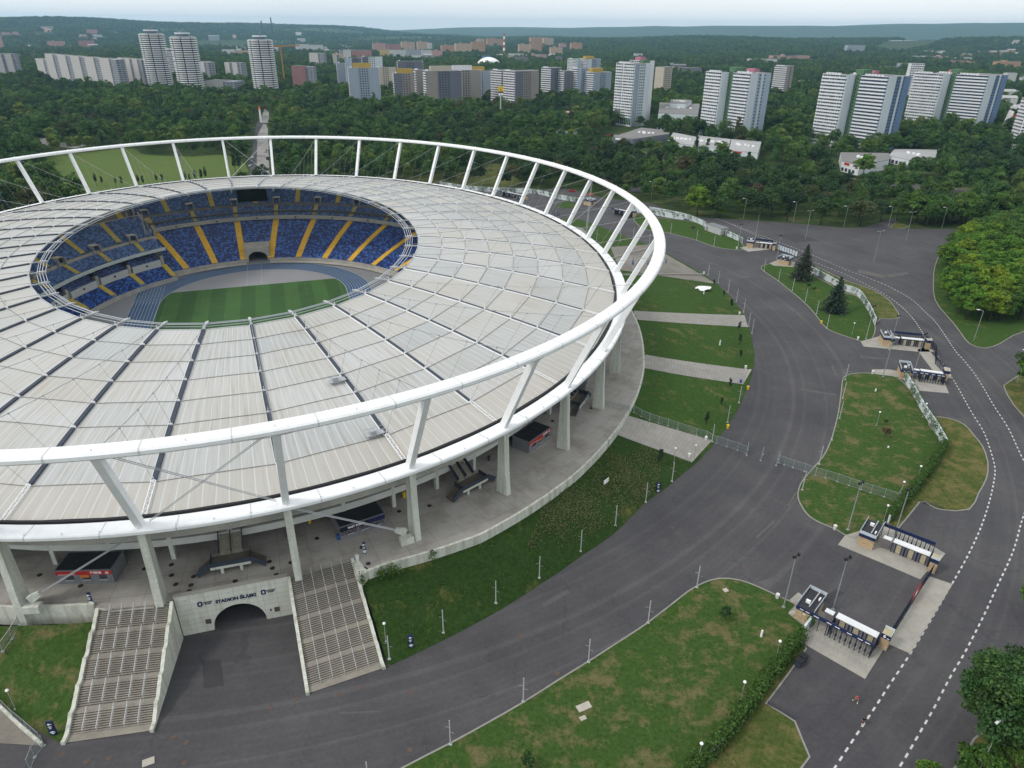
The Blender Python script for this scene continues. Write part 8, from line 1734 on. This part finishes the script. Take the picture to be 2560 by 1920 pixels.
# ---- clearings of the park: meadow, avenue, boulevard
meadow = GL('1', [(280, 1075), (300, 1015), (440, 990), (650, 968), (860, 952), (900, 985), (1000, 1000), (1240, 1008), (1400, 995), (1490, 1010), (1580, 1060), (1600, 1190), (1400, 1255), (900, 1310), (620, 1345), (430, 1290), (300, 1180)]); lawn('park_meadow', meadow, m_mead, kerb=False, z=0.05, n=2)
meadow2 = GL('1', [(0, 810), (110, 805), (130, 825), (60, 850), (0, 855)]); lawn('far_meadow', meadow2, m_mead, kerb=False, z=0.05, n=1)
av = GL('1', [(1648, 1190), (1740, 1190), (1733, 1130), (1722, 830), (1712, 800), (1690, 800), (1655, 870)]); lawn('avenue_pavement', av, M('avenue_pale', (0.26, 0.25, 0.235), 0.9, 0.1, 0.1, 2), kerb=False, z=0.06, n=1)
av2 = GL('1', [(1598, 1190), (1648, 1190), (1655, 870), (1690, 800), (1710, 790), (1730, 740), (1690, 730), (1648, 800), (1630, 900)]); lawn('avenue_road', av2, m_asph, kerb=False, z=0.055, n=1)
av3 = GL('1', [(1670, 790), (1735, 790), (1728, 720), (1700, 700)]); lawn('avenue_square', av3, MATS['avenue_pale'], kerb=False, z=0.065, n=1)
pl_ = GL('1', [(240, 930), (480, 955), (560, 935), (330, 900), (250, 870)]); lawn('park_path', pl_, MATS['avenue_pale'], kerb=False, z=0.05, n=1)
bl = [G('2', (300, 770)), G('2', (560, 800)), G('2', (900, 860)), G('2', (1640, 930)), G('2', (1900, 985)), G('3', (60, 1040)), G('3', (300, 1072)), G('3', (700, 1115)), G('3', (1100, 1160)), G('3', (1460, 1195)), G('3', (2212, 1260))]
blp = smooth_path(bl, 5); struct('boulevard', MB().sweep([(p.x, p.y, 0) for p in blp], [(-6, -0.1), (6, -0.1), (6, 0.04), (-6, 0.04)]), m_asph)
struct('boulevard_verge', MB().sweep([(p.x, p.y, 0) for p in blp], [(-13, -0.1), (13, -0.1), (13, 0.02), (-13, 0.02)]), m_dry)
cpk = GL('3', [(640, 945), (900, 1000), (950, 1010), (960, 975), (700, 925)]); struct('car_park', MB().poly([(p.x, p.y, 0.05) for p in cpk]), m_asph)
dv = GL('2', [(940, 1060), (1010, 1050), (1180, 1180), (1050, 1200), (870, 1190), (860, 1120)]); lawn('roadside_verge', dv, m_dry, kerb=False, z=0.05, n=1)
sr = GL('2', [(1840, 1235), (1960, 1235), (1960, 1150), (1930, 1120), (1880, 1180)]); struct('side_road', MB().poly([(p.x, p.y, 0.045) for p in sr]), m_asph)
ob = base('1', (1680, 785)); t = thing('monument', 'slim pale monument with an orange top at the avenue end', 'monument', ob); h = height_at(ob, 682 / 2.572); MB().tube([(0, 0, 0), (0, 0, h * 0.8)], 1.3, 6, r2=0.9).build('shaft', m_sign_white, t); MB().tube([(0, 0, h * 0.8), (0, 0, h)], 1.4, 6, r2=0.4).build('top', m_orange, t)
for i, (x, yb, s) in enumerate(((622, 1195, .5), (660, 1195, .42), (750, 1200, .4), (788, 1200, .45), (895, 1195, .45), (925, 1195, .45), (1012, 1185, .45), (1048, 1180, .42), (1200, 1175, .45), (1225, 1175, .4), (1262, 1170, .5), (1300, 1165, .55), (1328, 1165, .6), (1515, 1110, .9), (1548, 1120, .95), (1532, 1040, .8))): tree('poplar%d' % (i % 2), G('1', (x, yb)), s, ORD[min(i, 17)] + ' slender poplar from the left at the near edge of meadow', 'slender poplars by the meadow')
for i, (x, yb) in enumerate(((340, 930), (375, 930), (405, 932), (430, 935), (455, 938))): tree('poplar%d' % (i % 2), G('1', (x, yb)), 0.8, ORD[i] + ' slender poplar of the clump left of the meadow', 'slender poplars left of meadow')
for i, (x, yb, s) in enumerate(((95, 1005, 1.0), (170, 1000, .95), (262, 1060, 1.1), (430, 1090, .9), (610, 1260, 1.0))): tree('poplar%d' % (i % 2), G('3', (x, yb)), s, ORD[i] + ' dark poplar from the left before the boulevard', 'dark poplars before the boulevard')
for i, (x, y, k, s) in enumerate(((300, 350, 'dark0', .7), (540, 375, 'dark2', .7), (690, 390, 'dark1', .7), (780, 405, 'airy0', .75), (955, 380, 'dark3', .75), (80, 300, 'dark3', .45), (1030, 390, 'dark2', .5))): tree(k, G('f', Z8((x, y))[0]), s * 1.35, ORD[i] + ' boulevard tree standing free before the flat shops', 'free boulevard trees')
for i, (x, y, s) in enumerate(((1000, 1010, 1.05), (1085, 1020, 0.95), (1200, 1015, 1.15), (1290, 1010, 1.0), (1400, 985, 1.0), (1490, 960, 1.1), (1570, 975, 1.15), (1680, 985, 1.2), (1790, 990, 1.15), (1890, 985, 1.1), (2000, 1000, 1.1))): tree('mid%d' % (i % 2) if i < 5 else ('mid1', 'dark2', 'dark4')[i % 3], G('3', (x, y)), s, ORD[i] + ' large round tree from the left before the blue sided tower pairs', 'large trees before the wide towers')
tree('bright0', G('2', (575, 790)), 1.35, 'single bright yellow green tree in the middle of dark wood', 'bright trees in the wood'); tree('bright1', G('2', (1535, 800)), 1.2, 'bright green tree right of the red roofed villa', 'bright trees in the wood'); tree('bright2', G('3', (1170, 1150)), 1.35, 'large bright willow before the grey roofed restaurant', 'bright trees in the wood'); tree('bright0', G('6', (410, 345)), 0.9, 'yellow green tree low in the dark belt', 'bright trees in the wood'); tree('bright1', G('6', (260, 365)), 0.65, 'yellowish slim tree at the left of dark belt', 'bright trees in the wood'); tree('bright2', G('6', (120, 300)), 1.0, 'bright green tree high in the belt behind the ring', 'bright trees in the wood')

# ---- woods: trees large enough to tell apart are things, the rest one mass
AVX = GL('1', [(1560, 1200), (1800, 1200), (1775, 830), (1755, 700), (1640, 700), (1600, 850)])
SHX = GL('f', Z8((-60, 150), (60, 330), (480, 470), (840, 500), (1150, 430), (1300, 440), (1780, 520), (2100, 600), (2300, 560), (2300, 330), (1000, 180), (560, 50), (150, 60)))
RSX = GL('3', [(960, 1100), (1080, 1230), (1300, 1190), (1480, 1130), (1700, 1110), (1680, 1000), (1000, 1000)])
excl = [[(p.x, p.y) for p in AVX], [(p.x, p.y) for p in SHX], [(p.x, p.y) for p in RSX]] + [[(p[0], p[1]) for p in poly], [(p.x, p.y) for p in meadow], [(p.x, p.y) for p in meadow2], [(p.x, p.y) for p in av], [(p.x, p.y) for p in av2], [(p.x, p.y) for p in cpk], [(p.x, p.y) for p in dv], [(p.x, p.y) for p in av3], [(p.x, p.y) for p in pl_], [(p.x, p.y) for p in sr], [(p.x, p.y) for p in L7]] + FOOT
bxy = np.array([(p.x, p.y) for p in blp])
def scatter(d0, d1, sp, az0=-54, az1=48):
    n = int((d1 * d1 - d0 * d0) * R(az1 - az0) / 2 / (sp * sp)); d = np.sqrt(rng.uniform(d0 * d0, d1 * d1, n)); a = np.radians(rng.uniform(az0, az1, n)); return np.c_[d * np.sin(a), d * np.cos(a)]
def thin(P, dmin):                # drop points that crowd an earlier one
    cell = {}; keep = []
    for i, (x, y) in enumerate(P):
        cx_, cy_ = int(x // dmin), int(y // dmin); ok = True
        for ax in (-1, 0, 1):
            for ay in (-1, 0, 1):
                for j in cell.get((cx_ + ax, cy_ + ay), ()):
                    if (P[j][0] - x) ** 2 + (P[j][1] - y) ** 2 < dmin * dmin: ok = False; break
                if not ok: break
            if not ok: break
        if ok: keep.append(i); cell.setdefault((cx_, cy_), []).append(i)
    return P[keep]
def clean(P, marg=True, far=False):
    k = np.ones(len(P), bool)
    for q in excl: k &= ~in_poly(P[:, 0], P[:, 1], q)
    u = (P[:, 0] - SCX) * cS + (P[:, 1] - SCY) * sS; v = -(P[:, 0] - SCX) * sS + (P[:, 1] - SCY) * cS
    k &= (u / (A0 + 30)) ** 2 + (v / (B0 + 30)) ** 2 > 1
    if not far:
        dmin = np.min(np.hypot(P[:, 0, None] - bxy[None, :, 0], P[:, 1, None] - bxy[None, :, 1]), axis=1); k &= dmin > 14
    return P[k]
near = thin(clean(scatter(300, 700, 5.2)), 9.2)
pr_ = np.array([proj((x, y, 8.0)) for x, y in near]); vis = (pr_[:, 0] > -60) & (pr_[:, 0] < 2620)
near = near[vis]; pr_ = pr_[vis]
u = (near[:, 0] - SCX) * cS + (near[:, 1] - SCY) * sS
# hidden behind the roof: the line of sight to the crown passes through the bowl above ground
ringpx = [proj(S2W(p.x, p.y, p.z))[:2] for p in [EL(LO[0], LO[1], 2 * PI * i / 96, LO[2]) for i in range(96)]]
hid = in_poly(pr_[:, 0], pr_[:, 1], ringpx)
near = near[~hid]; pr_ = pr_[~hid]
order = np.argsort(pr_[:, 2]); K_ = max(0, 292 - NTREE); 
def patchy(x, y): return 0.5 + 0.5 * np.sin(x * 0.021 + 1.3 * np.sin(y * 0.017)) * np.sin(y * 0.019 + 1.1 * np.sin(x * 0.013 + 2))
def species(x, y):
    v = float(patchy(x, y)) + random.gauss(0, 0.22)
    if random.random() < 0.05: return random.choice(('poplar0', 'poplar1'))
    return random.choice(('dark0', 'dark2', 'dark2', 'dark0')) if v < 0.45 else random.choice(('dark1', 'dark4', 'mid0', 'mid1')) if v < 0.75 else random.choice(('dark3', 'airy0', 'airy1', 'mid1', 'bright0'))
lab = {'dark': 'green round crowned tree', 'airy': 'loose crowned paler tree', 'popl': 'slim upright poplar', 'mid0': 'fresh green dense tree', 'mid1': 'fresh green dense tree', 'brig': 'bright yellow green tree'}
for i in order[:K_]:
    k = species(*near[i]); X = pr_[i, 0]; wh = 'left of the park avenue' if X < 640 else 'behind the stadium ring' if X < 1640 else 'in the belt beyond the asphalt' if X < 2250 else 'near the right edge beyond the grove'
    tree(k, (near[i, 0], near[i, 1], 0), (lambda q: (q * random.uniform(0.95, 1.25), q * random.uniform(0.95, 1.25), q))(random.uniform(0.82, 1.38)), lab[k[:4]] + ' ' + wh, 'trees ' + wh)
rest = near[order[K_:]]
mid = thin(clean(scatter(700, 2300, 7.0)), 8.6)
farp = clean(scatter(2300, 9500, 19.0), far=True)
fk = np.sin(farp[:, 0] * 0.0031 + 1) * np.sin(farp[:, 1] * 0.0023) + np.sin(farp[:, 0] * 0.0011) * 0.8 + rng.normal(0, 0.35, len(farp)); farp = farp[fk > -0.75]
ALL = np.concatenate([rest, mid, farp]); z = np.array([hill(x, y) for x, y in ALL]); dist = np.hypot(ALL[:, 0], ALL[:, 1])
sc = rng.uniform(0.7, 1.25, len(ALL)) * (0.85 + 0.35 * patchy(ALL[:, 1] * 1.7, ALL[:, 0] * 1.7)) * np.where(dist > 2300, 1.2, np.where(dist > 700, 1.1, 1.0))
me = bpy.data.meshes.new('wood'); me.vertices.add(len(ALL)); me.vertices.foreach_set('co', np.c_[ALL, z - 0.3].ravel())
a = me.attributes.new('tscale', 'FLOAT', 'POINT'); a.data.foreach_set('value', sc); a = me.attributes.new('trot', 'FLOAT', 'POINT'); a.data.foreach_set('value', rng.uniform(0, 6.28, len(ALL)))
pv_ = patchy(ALL[:, 0], ALL[:, 1]) + rng.normal(0, 0.22, len(ALL)); ch = lambda o_: rng.choice(o_, len(ALL)); idx = np.where(rng.random(len(ALL)) < 0.03, 7, np.where(pv_ < 0.45, ch([0, 2, 2, 0]), np.where(pv_ < 0.78, ch([1, 4, 1, 4, 6]), ch([3, 5, 3, 1])))); a = me.attributes.new('tidx', 'INT', 'POINT'); a.data.foreach_set('value', idx.astype(np.int32)); me.update()
wood = bpy.data.objects.new('wood', me); COL.objects.link(wood); tag(wood, 'wide dark green wood stretching from the park to the horizon', 'wood', kind='stuff')
lo = []
for i, k in enumerate(('dark0', 'dark1', 'dark2', 'dark3', 'dark4', 'airy0', 'airy1', 'poplar0')):
    src = next(o for o in COL.objects if o.data is PROTO[k][0]); lo.append(src)
gn = bpy.data.node_groups.new('wood_scatter', 'GeometryNodeTree'); gn.interface.new_socket('Geometry', in_out='INPUT', socket_type='NodeSocketGeometry'); gn.interface.new_socket('Geometry', in_out='OUTPUT', socket_type='NodeSocketGeometry')
N_ = gn.nodes.new; gi, go_ = N_('NodeGroupInput'), N_('NodeGroupOutput'); mp_ = N_('GeometryNodeMeshToPoints'); iop = N_('GeometryNodeInstanceOnPoints'); gl = gn.links.new
def attr(nm, ty): n = N_('GeometryNodeInputNamedAttribute'); n.data_type = ty; n.inputs['Name'].default_value = nm; return n.outputs['Attribute']
g2i = N_('GeometryNodeGeometryToInstance')
for o in reversed(lo):
    oi = N_('GeometryNodeObjectInfo'); oi.inputs['Object'].default_value = o; oi.inputs['As Instance'].default_value = True; oi.transform_space = 'ORIGINAL'; gl(oi.outputs['Geometry'], g2i.inputs[0])
ri_, sc_n = attr('trot', 'FLOAT'), attr('tscale', 'FLOAT'); cx3 = N_('ShaderNodeCombineXYZ'); gl(ri_, cx3.inputs['Z'])
gl(gi.outputs[0], mp_.inputs['Mesh']); gl(mp_.outputs[0], iop.inputs['Points']); gl(g2i.outputs[0], iop.inputs['Instance']); iop.inputs['Pick Instance'].default_value = True
gl(attr('tidx', 'INT'), iop.inputs['Instance Index']); gl(cx3.outputs[0], iop.inputs['Rotation']); gl(sc_n, iop.inputs['Scale']); gl(iop.outputs[0], go_.inputs[0])
md = wood.modifiers.new('scatter', 'NODES'); md.node_group = gn

# ================================================================== HAZE
hz = MB(); hz.bb(-16700, 16700, -16700, 16700, -60, 260); ho = hz.build('haze', None); ho.data.materials.clear()
hm, ht, hb = new_mat('haze_air'); ht.nodes.remove(hb); pv = ht.nodes.new('ShaderNodeVolumePrincipled'); pv.inputs['Color'].default_value = (0.42, 0.74, 1.0, 1); pv.inputs['Density'].default_value = 0.000055; pv.inputs['Anisotropy'].default_value = 0.2
ht.links.new(pv.outputs[0], ht.nodes['Material Output'].inputs['Volume']); ho.data.materials.append(hm); ho['kind'] = 'stuff'; ho['label'] = 'thin pale blue haze over the far town and woods'
